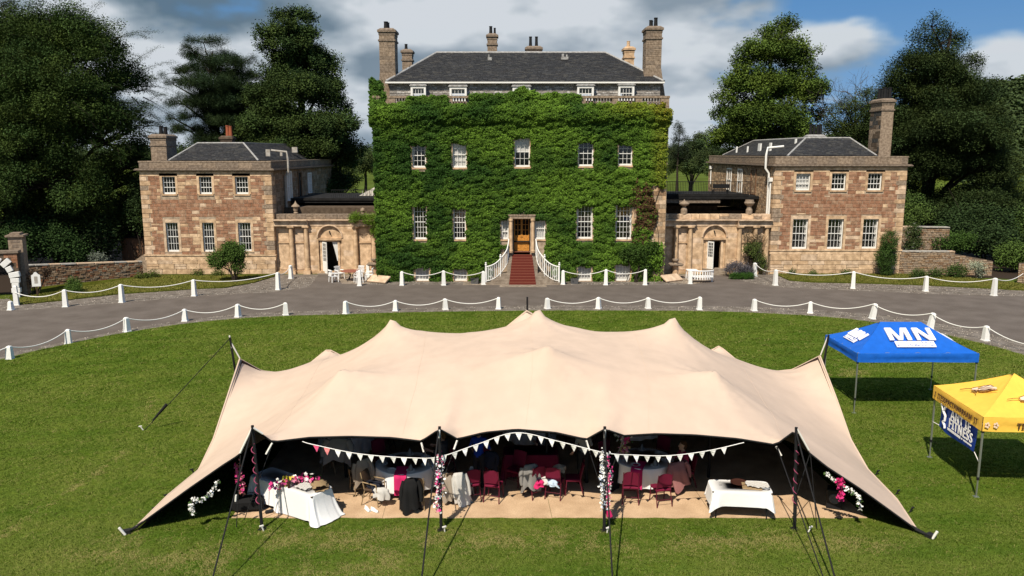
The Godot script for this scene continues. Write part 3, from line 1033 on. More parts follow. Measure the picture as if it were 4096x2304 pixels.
func main_house() -> void:
	var h := thing("main_house", "tall ivy-covered stone country house with slate roof and six chimneys", "house", Vector3(0.65, 0, -59))
	var inv := Transform3D(Basis(), Vector3(-0.65, 0, 0))  # coordinates below: x as in the scene, z from the front wall
	var face := inv
	var g := Geo.new()
	walled(g, -10.1, 11.4, 0, 12.3, -0.5, 0, MAIN_HOLES, face)
	g.span(-10.1, -9.6, 0, 12.3, -12, -0.5, face)
	g.span(10.9, 11.4, 0, 12.3, -12, -0.5, face)
	g.span(-9.6, 10.9, 0, 12.3, -12, -11.6, face)
	g.span(-9.6, 10.9, 12.0, 12.28, -11.6, -0.5, face)
	part("wall", g, M["mortar"], h)
	g = Geo.new()
	g.span(-9.6, 10.9, 0.0, 11.9, -1.6, -1.5, face)  # dark plane added behind the openings so the windows read black
	for y in [2.0, 2.9, 6.6, 7.6]:
		g.span(-9.6, 10.9, y, y + 0.08, -1.5, -0.52, face)
	part("added_dark_backing", g, M["dark_infill"], h)
	# stonework that the ivy leaves bare, at the right-hand corner
	var bare := courses(8.9, 11.38, 0.02, 7.6, 0.3, 0.3, 0.62, [[7.5, 9.05, 0, 6.0]])
	blocks("stone", "stonework", bare, face, 0.12, 0.03, [M["buff_sandstone_0"], M["buff_sandstone_2"], M["rubble_0"], M["rubble_2"], M["buff_sandstone_3"], M["rubble_1"]], h, unit_stone, 130)
	for k in 13:
		var q = MAIN_HOLES[k]
		var blind := 0
		if k == 1:
			blind = 1
		elif k == 2:
			blind = 2
		elif k in [0, 7, 8]:
			blind = 3
		elif k > 8:
			blind = 1
		sash(h, face, q, 3 if k in [0, 1, 2, 3, 4] else 4, 4 if k < 5 else (6 if k < 9 else 3), 0.14, blind)
		g = Geo.new()
		walled(g, q[0] - 0.16, q[1] + 0.16, maxf(q[2] - 0.02, 0.0), q[3] + 0.18, -0.02, 0.05, [q], face)
		part("window_surround", g, M["buff_sandstone_%d" % (k % 4)], h)
	# door case
	g = Geo.new()
	for x in [-0.08, 1.55]:
		g.lathe([Vector2(0.17, 2.2), Vector2(0.17, 2.35), Vector2(0.135, 2.42), Vector2(0.125, 4.5), Vector2(0.17, 4.58), Vector2(0.17, 4.72), Vector2(0, 4.72)], 12, face * Transform3D(Basis(), Vector3(x, 0, 0.18)))
	part("door_column", g, M["buff_sandstone_0"], h)
	g = Geo.new()
	g.span(-0.25, 1.7, 4.72, 4.93, -0.1, 0.26, face)
	g.span(-0.28, 1.74, 4.93, 5.03, -0.1, 0.3, face)
	g.prism(PackedVector2Array([Vector2(0.2, 5.03), Vector2(1.26, 5.03), Vector2(1.0, 5.2), Vector2(0.9, 5.4), Vector2(0.73, 5.46), Vector2(0.56, 5.4), Vector2(0.46, 5.2)]), -0.1, 0.2, face)
	part("door_pediment", g, M["weathered_stone_1"], h)
	# recessed double door: dark frame, glazed upper half, honey-coloured panels below
	g = Geo.new()
	walled(g, 0.1, 1.36, 2.2, 4.8, -0.75, -0.68, [[0.16, 1.3, 2.2, 4.72]], face)
	for s in [[0.16, 0.73, 0], [0.73, 1.3, 1]]:
		var lf := Node3D.new()
		hang(lf, "door", h)
		lf.transform = face * Transform3D(Basis(), Vector3(s[0], 2.22, -0.72))
		var w: float = s[1] - s[0] - 0.006
		var d := Geo.new()
		walled(d, 0, w, 0, 2.48, -0.03, 0.03, [[0.07, w - 0.07, 1.18, 2.38]], Transform3D())
		d.span(w / 2 - 0.02, w / 2 + 0.02, 1.18, 2.38, -0.02, 0.02)
		for y in [1.56, 1.96]:
			d.span(0.07, w - 0.07, y, y + 0.035, -0.018, 0.018)
		part("door_leaf", d, M["door_wood"], lf)
		d = Geo.new()
		d.span(0.1, w - 0.1, 0.16, 0.98, 0.03, 0.045)
		part("door_panel", d, M["door_wood"], lf)
		for i in 2:
			for j in 3:
				part("pane", unit_box, M["glass"], lf, Transform3D(Basis.from_scale(Vector3(w / 2 - 0.1, 0.35, 0.005)), Vector3(0.17 + i * 0.23, 1.38 + j * 0.4, 0)))
		d = Geo.new()
		d.blob(Vector3(w - 0.05 if s[2] == 0 else 0.05, 1.05, 0.06), Vector3.ONE * 0.03)
		part("door_handle", d, M["black_iron"], lf)
	part("door_frame", g, M["black_iron"], h)
	g = Geo.new()
	g.span(0.1, 1.36, 1.9, 2.2, -1.2, 0.0, face)
	part("door_step", g, M["paving"], h)
	# windows beside the door
	sash(h, face, MAIN_HOLES[14], 2, 3, 0.1, 1)
	sash(h, face, MAIN_HOLES[15], 4, 2, 0.1, 1)
	# cornice, parapet and balustrade
	g = Geo.new()
	g.span(-10.15, 11.45, 11.95, 12.1, -0.3, 0.12, face)
	g.span(-10.25, 11.55, 12.1, 12.3, -0.3, 0.3, face)
	g.span(-10.2, 11.5, 12.302, 12.42, -0.3, 0.2, face)
	g.span(-10.1, 11.4, 12.42, 12.85, -0.34, 0.02, face)
	part("cornice", g, M["weathered_stone_0"], h)
	g = Geo.new()
	g.span(-10.1, 11.42, 13.42, 13.58, -0.36, 0.06, face)
	for x in [-10.1, -8.9, -7.75, -4.75, -3.1, 4.9, 7.25, 8.95, 10.75]:
		g.span(x, x + 0.45 if x < 10 else 11.38, 12.85, 13.42, -0.32, 0.03, face)
	part("balustrade_rail", g, M["weathered_stone_1"], h)
	var bal := Geo.new()
	bal.lathe([Vector2(0.07, 0), Vector2(0.07, 0.06), Vector2(0.045, 0.1), Vector2(0.085, 0.24), Vector2(0.045, 0.42), Vector2(0.07, 0.5), Vector2(0.07, 0.57)], 8)
	var bm := bal.mesh()
	for s in [[-8.4, -7.8], [-4.25, -3.2], [5.4, 7.2], [7.75, 8.9], [9.45, 10.7]]:
		var x: float = s[0] + 0.1
		while x < s[1]:
			part("baluster", bm, M["weathered_stone_2"], h, face * Transform3D(Basis(), Vector3(x, 12.85, -0.15)))
			x += 0.21
	# attic hung with pale slates, five dormers
	var dorm := [[-7.42, -6.35, 13.35, 14.33], [-4.57, -3.35, 13.35, 14.28], [0.06, 1.32, 13.35, 14.28], [4.81, 5.99, 13.4, 14.34], [7.83, 8.96, 13.4, 14.38]]
	g = Geo.new()
	walled(g, -9.05, 10.95, 12.28, 14.66, -1.6, -1.36, dorm, face)
	g.span(-9.05, -8.75, 12.28, 14.66, -11.5, -1.6, face)
	g.span(10.65, 10.95, 12.28, 14.66, -11.5, -1.6, face)
	part("attic_wall", g, M["pale_slate_0"], h)
	var hung := courses(-9.04, 10.94, 12.9, 14.6, 0.165, 0.2, 0.36, dorm, 0.012)
	blocks("hung_slate", "hung_slating", hung, face.translated_local(Vector3(0, 0, -1.36)), 0.05, 0.02, tones("pale_slate", 4), h, unit_slate, 300, 0.012)
	for q in dorm:
		var o := Node3D.new()
		hang(o, "dormer", h)
		var d := Geo.new()
		walled(d, q[0] - 0.02, q[1] + 0.02, q[2] - 0.1, q[3] + 0.02, -1.5, -0.95, [[q[0] + 0.13, q[1] - 0.13, q[2] + 0.02, q[3] - 0.14]], face)
		part("dormer_case", d, M["white_paint"], o)
		d = Geo.new()
		d.span(q[0] - 0.1, q[1] + 0.1, q[3] + 0.02, q[3] + 0.09, -1.7, -0.88, face)
		d.hexa([face * Vector3(q[0] - 0.06, q[3] + 0.09, -0.9), face * Vector3(q[1] + 0.06, q[3] + 0.09, -0.9), face * Vector3(q[1] + 0.06, q[3] + 0.09, -1.7), face * Vector3(q[0] - 0.06, q[3] + 0.09, -1.7), face * Vector3(q[0] - 0.04, q[3] + 0.12, -0.9), face * Vector3(q[1] + 0.04, q[3] + 0.12, -0.9), face * Vector3(q[1] + 0.04, q[3] + 0.34, -1.7), face * Vector3(q[0] - 0.04, q[3] + 0.34, -1.7)])
		part("dormer_roof", d, M["lead"], o)
		var x0: float = q[0] + 0.13
		var x1: float = q[1] - 0.13
		var y0: float = q[2] + 0.02
		var y1: float = q[3] - 0.14
		d = Geo.new()
		for k in range(1, 4):
			d.span(lerpf(x0, x1, k / 4.0) - 0.013, lerpf(x0, x1, k / 4.0) + 0.013, y0, y1, -1.07, -1.03, face)
		d.span(x0, x1, (y0 + y1) / 2 - 0.025, (y0 + y1) / 2 + 0.025, -1.075, -1.025, face)
		part("glazing_bars", d, M["white_paint"], o)
		for k in 4:
			for j in 2:
				part("pane", unit_box, M["glass"], o, face * Transform3D(Basis.from_scale(Vector3((x1 - x0) / 4 - 0.03, (y1 - y0) / 2 - 0.03, 0.004)), Vector3(lerpf(x0, x1, (k + 0.5) / 4.0), lerpf(y0, y1, (j + 0.5) / 2.0), -1.05)))
	# roof
	var a := face * Vector3(-9.25, 14.68, -1.05)
	var b := face * Vector3(11.15, 14.68, -1.05)
	var c := face * Vector3(7.5, 17.42, -7.0)
	var d2 := face * Vector3(-6.05, 17.42, -7.0)
	var a2 := face * Vector3(-9.25, 14.68, -12.9)
	var b2 := face * Vector3(11.15, 14.68, -12.9)
	g = Geo.new()
	g.quad(a, b, c, d2, Vector3(0, 1, 1))
	g.quad(a2, b2, c, d2, Vector3(0, 1, -1))
	g.tri(a, a2, d2, Vector3(-1, 1, 0))
	g.tri(b, b2, c, Vector3(1, 1, 0))
	g.quad(a, b, b2, a2, Vector3(0, -1, 0))
	var rf := part("roof", g, M["slate_2"], h)
	slates(rf, a, b, c, d2, tones("slate", 5), 0.34, 0.21)
	slates(rf, a2, a, d2, d2, tones("slate", 5), 0.34, 0.21, 0)
	slates(rf, b, b2, c, c, tones("slate", 5), 0.34, 0.21, 0)
	ridge(rf, [a, d2], M["lead"], 0.11)
	ridge(rf, [d2, c], M["lead"], 0.12)
	ridge(rf, [c, b], M["lead"], 0.11)
	g = Geo.new()
	g.span(-9.3, 11.2, 14.55, 14.66, -1.38, -0.98, face)
	part("gutter", g, M["white_paint"], h)
	for v in [[-1.9, 16.75, 0.32], [3.85, 16.8, 0.55]]:  # roof vents
		g = Geo.new()
		g.span(v[0], v[0] + v[2], v[1] - 0.1, v[1] + 0.12, -5.75, -5.2, face)
		g.span(v[0] + 0.05, v[0] + v[2] * 0.4, v[1] + 0.12, v[1] + 0.36, -5.6, -5.4, face)
		if v[2] > 0.4:
			g.span(v[0] + v[2] * 0.7, v[0] + v[2] * 0.9, v[1] + 0.12, v[1] + 0.3, -5.6, -5.4, face)
		part("roof_vent", g, M["lead"], rf)
	var wm := tones("weathered_stone", 3)
	chimney(h, "chimney", -9.25 - 0.65, -2.7, 1.15, 1.5, 11.8, 18.6, wm, [[-0.1, 0.3, 0.5, 0.17], [-0.05, -0.15, 0.5, 0.16]], M["pot_black"], 1.75, 3.6)
	chimney(h, "chimney", 10.5 - 0.65, -2.7, 1.15, 1.5, 11.8, 18.75, wm, [[0.15, 0.35, 0.62, 0.15], [-0.15, 0.0, 0.5, 0.14], [-0.05, -0.4, 0.5, 0.14]], M["pot_black"], 2.5, 3.9)
	chimney(h, "chimney", -8.6 - 0.65, -8.8, 0.8, 1.0, 14.0, 17.9, wm, [[-0.1, 0.1, 0.42, 0.13]], M["pot_black"])
	chimney(h, "chimney", 9.6 - 0.65, -8.8, 0.8, 1.0, 14.0, 18.1, tones("buff_sandstone", 3), [[-0.05, 0.15, 0.45, 0.15]], M["buff_sandstone_0"])
	chimney(h, "chimney", -1.63 - 0.65, -9.2, 0.78, 0.9, 15.8, 19.2, wm, [[-0.12, 0, 0.6, 0.14], [0.2, -0.2, 0.5, 0.1]], M["pot_black"])
	chimney(h, "chimney", 1.8 - 0.65, -9.2, 1.25, 0.9, 15.8, 18.2, wm, [[-0.27, 0, 0.78, 0.13], [0.22, 0, 0.78, 0.13]], M["pot_black"])
	stairs()
	climbing_ivy()


func stairs() -> void:
	var cx := 0.77
	var s := thing("entrance_stairs", "stone steps rising to the front door of the ivy-covered house", "stairs", Vector3(cx, 0, -57.35))
	var rise := 2.2 / 12.0
	var run := 0.155
	var st := thing("stair_carpet", "dark red runner carpet laid down the front steps", "carpet", Vector3(cx, 0, -57.35))
	for k in 12:
		var hw := 1.12
		if k < 4:
			hw = [2.72, 2.3, 1.95, 1.6][k]
		var z1 := -run * k
		var g := Geo.new()
		g.span(-hw, hw, rise * k if k else 0.0, rise * (k + 1), -2.35 if k > 0 else -1.65, z1 + 0.02)
		part("step", g, M["paving"], s)
		var w := lerpf(0.98, 0.72, k / 11.0)
		var c := Geo.new()
		c.span(-w, w, rise * (k + 1), rise * (k + 1) + 0.012, z1 - run + 0.02 if k < 11 else z1 - 0.3, z1 + 0.034)
		part("carpet_tread", c, M["tread_carpet"], st)
		c = Geo.new()
		c.span(-w, w, rise * k + 0.012, rise * (k + 1) - 0.001, z1 + 0.0225, z1 + 0.034)
		part("carpet_riser", c, M["red_carpet"], st)
	for side in [-1.0, 1.0]:
		var where := "left" if side < 0 else "right"
		var r := thing("stair_railing", "white curved balustrade railing on the %s side of the front steps" % where, "railing", Vector3(cx, 0, -57.4), 0.0, "railings of the front steps")
		var path := [Vector3(2.68, 1.32, -0.05), Vector3(2.36, 1.38, -0.1), Vector3(1.92, 1.58, -0.3), Vector3(1.48, 2.0, -0.62), Vector3(1.14, 2.5, -1.0), Vector3(1.0, 3.2, -1.5)]
		var pts := []
		for i in 31:
			var t := i / 6.0
			var k := mini(int(t), 4)
			var p: Vector3 = path[k].cubic_interpolate(path[k + 1], path[maxi(k - 1, 0)], path[mini(k + 2, 5)], t - k)
			p.x *= side
			pts.append(p)
		var g := Geo.new()
		g.tube(pts, [0.045], 8)
		part("handrail", g, M["white_paint"], r)
		g = Geo.new()
		var low := []
		for p in pts:
			low.append(Vector3(p.x, maxf(p.y - 1.05, 0.24), p.z))
		g.tube(low, [0.03], 6)
		part("bottom_rail", g, M["white_paint"], r)
		for i in range(2, 31, 2):
			g = Geo.new()
			g.tube([low[i], pts[i]], [0.026], 6)
			if i == 6:  # a lyre-shaped ornament between two balusters
				var ring := []
				for a in 17:
					ring.append(low[i].lerp(pts[i], 0.5) + Vector3(sin(a * TAU / 16) * 0.13, cos(a * TAU / 16) * 0.32, 0.0))
				g.tube(ring, [0.02], 5, false)
			part("baluster", g, M["white_paint"], r)
		for i in [0, 16]:
			g = Geo.new()
			var p: Vector3 = pts[i]
			g.lathe([Vector2(0.06, maxf(p.y - 1.3, 0.18)), Vector2(0.055, p.y + 0.1), Vector2(0.09, p.y + 0.14), Vector2(0.05, p.y + 0.2), Vector2(0.075, p.y + 0.27), Vector2(0.0, p.y + 0.36)], 8, Transform3D(Basis(), Vector3(p.x, 0, p.z)))
			part("newel_post", g, M["white_paint"], r)


func climbing_ivy() -> void:
	var o := thing("climbing_ivy", "dense green ivy covering the whole front of the main house", "ivy", Vector3(0.65, 0, -59))
	var bump := FastNoiseLite.new()
	bump.seed = 9
	bump.frequency = 0.85
	bump.fractal_octaves = 4
	var hue := FastNoiseLite.new()
	hue.seed = 19
	hue.frequency = 0.16
	hue.fractal_octaves = 3
	var xfs := []
	var tints := []
	var n := 0
	while n < 190000:
		n += 1
		var x := rng.randf_range(-10.2, 11.45)
		var y := rng.randf_range(0.0, 15.0)
		var edge := 0.22 * hue.get_noise_2d(x * 9.0, y * 9.0)
		# outline of the growth
		var top := 12.95 + edge
		if x < -9.2:
			top = 14.7 + edge * 2.0 - maxf(0.0, x + 9.6) * 3.0
		elif x > -3.0 and x < 4.9:
			top = 13.65 + edge + 0.45 * exp(-pow((x - 0.7) / 0.7, 2))
		elif x > -7.6 and x < -4.7:
			top = 13.5 + edge
		if y > top:
			continue
		if y < 11.5 and (x < -9.97 or x > 11.2):
			continue
		if x > 11.42 and (y < 11.3 or y > 12.7) or (x < -10.12 and y < 11.3):
			continue
		var inside := false
		for k in MAIN_HOLES.size():
			var q = MAIN_HOLES[k]
			var m := (0.17 if k < 9 else 0.22) + edge * 0.5
			if x > q[0] - m - 0.03 and x < q[1] + m + 0.03 and y > q[2] - m - (0.14 if k < 9 else 0.3) and y < q[3] + 0.06 + edge:
				inside = true
				break
		if inside or (x > -0.35 and x < 1.85 and y < 5.15) or (x > -1.6 and x < 3.1 and y < 1.6) or (x > -1.0 and x < 2.6 and y < 2.6):
			continue
		var dry := 0.0
		if x > 8.95 + edge * 2.0 and y < 7.4 + edge * 3.0 and y > 2.9:
			var band := absf(x - 9.75 - 0.28 * sin(y * 1.6) - edge)
			if x > 9.0 and band > 0.62 or rng.randf() < 0.25:
				continue
			dry = 1.0 if y > 4.0 else 0.35
		if x > 9.2 and y < 1.0 and rng.randf() < 0.75 or x > 10.5 and y < 3.2 and rng.randf() < 0.8:
			continue
		if x > 10.95 and y > 12.55:
			continue
		var d := 0.05 + 0.19 * clampf(0.5 + bump.get_noise_2d(x * 0.9 + y * 0.5, y * 2.6 - x * 0.6), 0.0, 1.0)
		if y > 11.6:
			d += 0.3 * smoothstep(11.5, 12.2, y) * (1.0 - 0.75 * smoothstep(12.5, 13.3, y))
		if x < -9.3 and y > 12.6:
			d -= 0.1 + (y - 12.6) * 0.25
		if x > 8.9 and y < 3.0:
			d += 0.45 * exp(-pow((y - 2.0) / 0.8, 2)) * rng.randf()
		d *= rng.randf_range(0.55, 1.15)
		var gx := bump.get_noise_2d((x + 0.15) * 0.9 + y * 0.5, y * 2.6 - (x + 0.15) * 0.6) - bump.get_noise_2d((x - 0.15) * 0.9 + y * 0.5, y * 2.6 - (x - 0.15) * 0.6)
		var gy := bump.get_noise_2d(x * 0.9 + (y + 0.15) * 0.5, (y + 0.15) * 2.6 - x * 0.6) - bump.get_noise_2d(x * 0.9 + (y - 0.15) * 0.5, (y - 0.15) * 2.6 - x * 0.6)
		var bs := Basis(Vector3(0, 1, 0), -gx * 1.0 + rng.randfn() * 0.3) * Basis(Vector3(1, 0, 0), gy * 1.0 + rng.randfn() * 0.25) * Basis(Vector3(0, 0, 1), rng.randfn() * 0.5)
		xfs.append(Transform3D(bs.scaled(Vector3.ONE * rng.randf_range(0.65, 1.05)), Vector3(x - 0.65, y, d)))
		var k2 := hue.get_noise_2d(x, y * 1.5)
		var c := Color(0.033, 0.08, 0.015).lerp(Color(0.115, 0.212, 0.026), clampf(0.28 + (x + 10.0) / 34.0 + k2 * 1.1 + 0.5 * hue.get_noise_2d(x * 3.0 + y * 3.0, y * 9.0 - x * 2.0), 0.0, 1.0))  # streak noise paints dark gaps between the leaves into the tint
		var gold := smoothstep(5.5, 9.0, x) * smoothstep(11.8, 12.8, y) * 0.5 + smoothstep(9.8, 10.9, x) * smoothstep(5.5, 8.0, y) * 0.5
		c = c.lerp(Color(0.24, 0.22, 0.022), clampf(gold * rng.randf_range(0.4, 1.2), 0.0, 1.0))
		if dry > 0.0 and rng.randf() < dry * 0.75:
			c = Color(0.10, 0.055, 0.03)
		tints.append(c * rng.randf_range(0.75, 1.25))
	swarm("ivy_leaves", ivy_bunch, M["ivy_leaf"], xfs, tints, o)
	var g := Geo.new()
	for k in 7:  # bare stems on the exposed corner
		var pts := []
		var x := 8.6 + k * 0.32
		for j in 12:
			pts.append(Vector3(x + 0.25 * sin(j * 0.8 + k * 1.7) + j * 0.03 - 0.65, j * 0.62, 0.07 + 0.02 * sin(j * 2.0)))
		g.tube(pts, [0.035, 0.03, 0.02], 5)
	part("ivy_stems", g, M["bark"], o)


# ---------------------------------------------------------------- the two side houses
func wing(left: bool) -> void:
	var x0 := -29.0 if left else 20.45
	var x1 := -18.75 if left else 30.75
	var w := x1 - x0
	var cx := (x0 + x1) / 2
	var h: Node3D
	if left:
		h = thing("side_house", "two-storey red sandstone side house left of the ivy-clad house", "house", Vector3(cx, 0, -62.5))
	else:
		h = thing("side_house", "two-storey red sandstone side house on the right, with tall chimney and white drainpipes", "house", Vector3(cx, 0, -62.5))
	var deep := 21.0
	var F := Transform3D(Basis(), Vector3(-cx, 0, 0))
	var holes := []
	if left:
		holes = [[-27.28, -26.26, 6.34, 7.7], [-24.4, -23.42, 6.34, 7.7], [-21.6, -20.58, 6.34, 7.7], [-27.26, -26.3, 1.8, 4.11], [-24.38, -23.47, 1.8, 4.11], [-21.57, -20.57, 1.84, 4.11]]
	else:
		holes = [[22.14, 23.26, 6.63, 7.93], [24.92, 26.03, 6.64, 7.95], [27.74, 28.84, 6.64, 7.95], [22.1, 23.3, 2.03, 4.39], [24.88, 26.1, 2.03, 4.39], [27.63, 28.83, 2.05, 4.39]]
	var base := 1.12 if left else 1.6
	var band := 1.58 if left else 1.98
	var corn := 8.1 if left else 8.42
	var ptop := 8.89 if left else 9.26
	var g := Geo.new()
	walled(g, x0, x1, 0, corn, -0.5, 0, holes, F)
	g.span(x0, x0 + 0.4, 0, corn, -deep, -0.5, F)
	g.span(x1 - 0.4, x1, 0, corn, -deep, -0.5, F)
	g.span(x0 + 0.4, x1 - 0.4, 0, corn, -deep, -deep + 0.4, F)
	g.span(x0 + 0.4, x1 - 0.4, corn - 0.3, corn - 0.01, -deep + 0.4, -0.5, F)
	part("wall", g, M["mortar"], h)
	g = Geo.new()
	g.span(x0 + 0.42, x1 - 0.42, 0.0, corn - 0.4, -1.6, -1.5, F)  # added near-black sheet that darkens what shows through the windows
	for y in [1.5, 5.2]:
		g.span(x0 + 0.42, x1 - 0.42, y, y + 0.08, -1.5, -0.52, F)
	part("added_dark_backing", g, M["dark_infill"], h)
	# masonry of the front
	var wide := []
	for q in holes:
		wide.append([q[0] - 0.19, q[1] + 0.19, q[2] - 0.16, q[3] + 0.24])
	var lst := courses(x0 + 0.62, x1 - 0.62, band, corn - 0.36, 0.27, 0.3, 0.7, wide, 0.026)
	for q in lst:
		var near := 9.0
		for e in holes:
			if q[1] > e[2] - 0.3 and q[1] < e[3] + 0.3:
				near = minf(near, minf(absf(q[0] - e[0]), absf(q[0] - e[1])))
		var buff := 0.36 if near < 0.6 else 0.05
		q.append(6 + rng.randi() % 4 if rng.randf() < buff else rng.randi() % 6)
	var mats := tones("red_sandstone", 6) + tones("buff_sandstone", 4)
	blocks("stone", "stonework", lst, F, 0.12, 0.022, mats, h, unit_stone)
	# ashlar base
	lst = courses(x0 + 0.02, x1 - 0.02, 0.0, base, 0.36, 0.8, 1.3, [], 0.03)
	blocks("base_stone", "base_stonework", lst, F, 0.16, 0.06, tones("buff_sandstone", 4), h, unit_stone)
	g = Geo.new()
	g.span(x0 - 0.05, x1 + 0.05, base, band - 0.1, -0.2, 0.04, F)
	g.span(x0 - 0.09, x1 + 0.09, band - 0.1, band, -0.2, 0.1, F)
	part("string_course", g, M["buff_sandstone_1"], h)
	# quoins
	var y := band
	var k := 0
	while y < corn - 0.4:
		var qh := minf(0.36, corn - 0.36 - y)
		for s in [-1, 1]:
			var l := 0.86 if (k + (0 if s < 0 else 1)) % 2 else 0.58
			var xc: float = x0 + l / 2 - 0.03 if s < 0 else x1 - l / 2 + 0.03
			part("quoin", unit_stone, M[["buff_sandstone_0", "buff_sandstone_3", "weathered_stone_1", "buff_sandstone_2"][rng.randi() % 4]], h, F * Transform3D(Basis.from_scale(Vector3(l, qh - 0.015, 0.9)), Vector3(xc, y + qh / 2, -0.41)))
		y += qh
		k += 1
	# frieze, cornice, parapet
	g = Geo.new()
	g.span(x0 + 0.01, x1 - 0.01, corn - 0.36, corn - 0.01, -0.2, 0.035, F)
	part("frieze", g, M["buff_sandstone_1"], h)
	g = Geo.new()
	for e in [[0.0, 0.08, 0.12], [0.08, 0.16, 0.3], [0.16, 0.22, 0.24]]:
		var o: float = e[2]
		g.span(x0 - o, x1 + o, corn + e[0], corn + e[1] - 0.001, -deep - o, o, F)
	part("cornice", g, M["weathered_stone_2"], h)
	g = Geo.new()
	for e in [[x0, x1, -0.45, 0.0], [x0, x0 + 0.45, -deep, -0.45], [x1 - 0.45, x1, -deep, -0.45], [x0 + 0.45, x1 - 0.45, -deep, -deep + 0.45]]:
		g.span(e[0], e[1], corn + 0.2, ptop - 0.1, e[2], e[3], F)
	part("parapet", g, M["weathered_stone_0"], h)
	lst = courses(x0 + 0.01, x1 - 0.01, corn + 0.23, ptop - 0.11, 0.6, 0.7, 1.15, [])
	blocks("parapet_stone", "parapet_stonework", lst, F, 0.1, 0.02, tones("weathered_stone", 3), h, unit_stone)
	var side := Transform3D(Basis(Vector3(0, 0, -1), Vector3.UP, Vector3(1, 0, 0)), Vector3(x1 - cx, 0, 0)) if left else Transform3D(Basis(Vector3(0, 0, 1), Vector3.UP, Vector3(-1, 0, 0)), Vector3(x0 - cx, 0, 0))
	var su := 1.0 if left else -1.0  # along the side: u = distance back times su
	lst = courses(0.01 if left else -deep, deep if left else -0.01, corn + 0.23, ptop - 0.11, 0.6, 0.9, 1.6, [])
	blocks("parapet_stone", "parapet_stonework", lst, side, 0.1, 0.02, tones("weathered_stone", 3), h, unit_stone)
	g = Geo.new()
	for e in [[x0 - 0.04, x1 + 0.04, -0.49, 0.04], [x0 - 0.04, x0 + 0.49, -deep, -0.49], [x1 - 0.49, x1 + 0.04, -deep, -0.49]]:
		g.span(e[0], e[1], ptop - 0.1, ptop, e[2], e[3], F)
	part("coping", g, M["weathered_stone_1"], h)
	for i in holes.size():
		var q = holes[i]
		var blind := 0
		if not left:
			blind = 1 if i == 0 else (3 if i > 2 else 0)
		elif i == 5:
			blind = 3
		sash(h, F, q, 4, 3 if i < 3 else 4, 0.13, blind, i < 3)
		g = Geo.new()
		walled(g, q[0] - 0.19, q[1] + 0.19, q[2] - (0.0 if i < 3 else 0.05), q[3] + 0.24, -0.03, 0.035, [q], F)
		part("window_surround", g, M["buff_sandstone_%d" % (i % 4)], h)
	# side wall facing the court
	if left:
		lst = courses(0.5, deep, 0.1, corn, 0.34, 0.5, 1.0, [])
		blocks("side_stone", "side_stonework", lst, side, 0.1, 0.008, [M["render_wall"], M["rubble_1"], M["render_wall"], M["render_wall"], M["rubble_4"]], h, unit_stone, 120, 0.003)
	else:
		lst = courses(-deep, -0.5, 0.1, corn, 0.2, 0.25, 0.5, [])
		blocks("side_stone", "side_stonework", lst, side, 0.1, 0.02, [M["rubble_0"], M["rubble_2"], M["buff_sandstone_2"], M["rubble_0"], M["buff_sandstone_0"], M["rubble_1"]], h, unit_stone, 300, 0.01)
	# openings on the side: distance back, bottom, width, height, 0 white window, 1 dark door
	for e in ([[4.8, 5.6, 1.3, 2.3, 0], [8.2, 4.6, 0.9, 3.2, 1], [11.6, 5.9, 1.1, 1.7, 0]] if left else [[5.3, 6.1, 1.2, 1.95, 1], [9.3, 6.05, 1.2, 1.95, 0], [12.9, 6.05, 1.3, 1.95, 0]]):
		var o := Node3D.new()
		hang(o, "window" if e[4] == 0 else "door", h)
		o.transform = side * Transform3D(Basis(), Vector3(e[0] * su, e[1], 0.03))
		g = Geo.new()
		walled(g, -e[2] / 2 - 0.12, e[2] / 2 + 0.12, -0.05, e[3] + 0.12, -0.05, 0.06, [[-e[2] / 2, e[2] / 2, 0.0, e[3]]], Transform3D())
		if e[4] == 0:
			g.span(-0.03, 0.03, 0, e[3], -0.04, 0.04)
			g.span(-e[2] / 2, e[2] / 2, e[3] * 0.5 - 0.03, e[3] * 0.5 + 0.03, -0.04, 0.04)
		part("frame", g, M["white_paint"] if e[4] == 0 else M["brown_paint"], o)
		g = Geo.new()
		g.span(-e[2] / 2, e[2] / 2, 0, e[3], -0.05, -0.02)
		part("pane" if e[4] == 0 else "door_leaf", g, M["net_curtain"] if e[4] == 0 and left else M["dark_infill"], o)
	# drainpipes
	for e in ([[3.3, 4.6, 9.6, 0.09, 0]] if left else [[0.95, 4.7, 9.9, 0.09, 0], [0.45, 4.7, 7.6, 0.07, 1], [19.5, 6.4, 8.2, 0.06, 1]]):
		var o := Node3D.new()
		hang(o, "drainpipe", h)
		g = Geo.new()
		var out := 0.16 + (0.28 if e[2] > 8.5 else 0.0)
		var u: float = e[0] * su
		if e[2] > 8.5:
			g.tube([Vector3(u, e[1], 0.14), Vector3(u, corn - 0.5, 0.14), Vector3(u, corn - 0.1, out), Vector3(u, ptop + 0.05, out), Vector3(u, e[2], out - 0.1), Vector3(u, e[2] + 0.12, -0.9)], [e[3]], 8)
		else:
			g.tube([Vector3(u, e[1], 0.14), Vector3(u, e[2] - 0.3, 0.14)], [e[3]], 8)
			g.span(u - 0.17, u + 0.17, e[2] - 0.3, e[2], 0.02, 0.3)
		part("pipe", g, M["aged_white"] if left else M["white_paint"], o, side)
	# roof: a hipped roof cut flat on top
	var e0 := ptop + 0.02
	var e1 := e0 + (1.38 if left else 1.42)
	var bx0 := x0 + 2.0 if left else x0 + 1.2
	var bx1 := x1 - 1.2 if left else x1 - 2.1
	var tx0 := bx0 + 1.3 if left else bx0 + 2.5
	var tx1 := bx1 - 2.4 if left else bx1 - 0.9
	if left:
		tx0 = -25.75
		tx1 = -22.0
	else:
		tx0 = 24.05
		tx1 = 27.65
	var zf := -0.8
	var zb := -deep + 0.8
	var zt := -3.7
	var zu := zb + 2.4
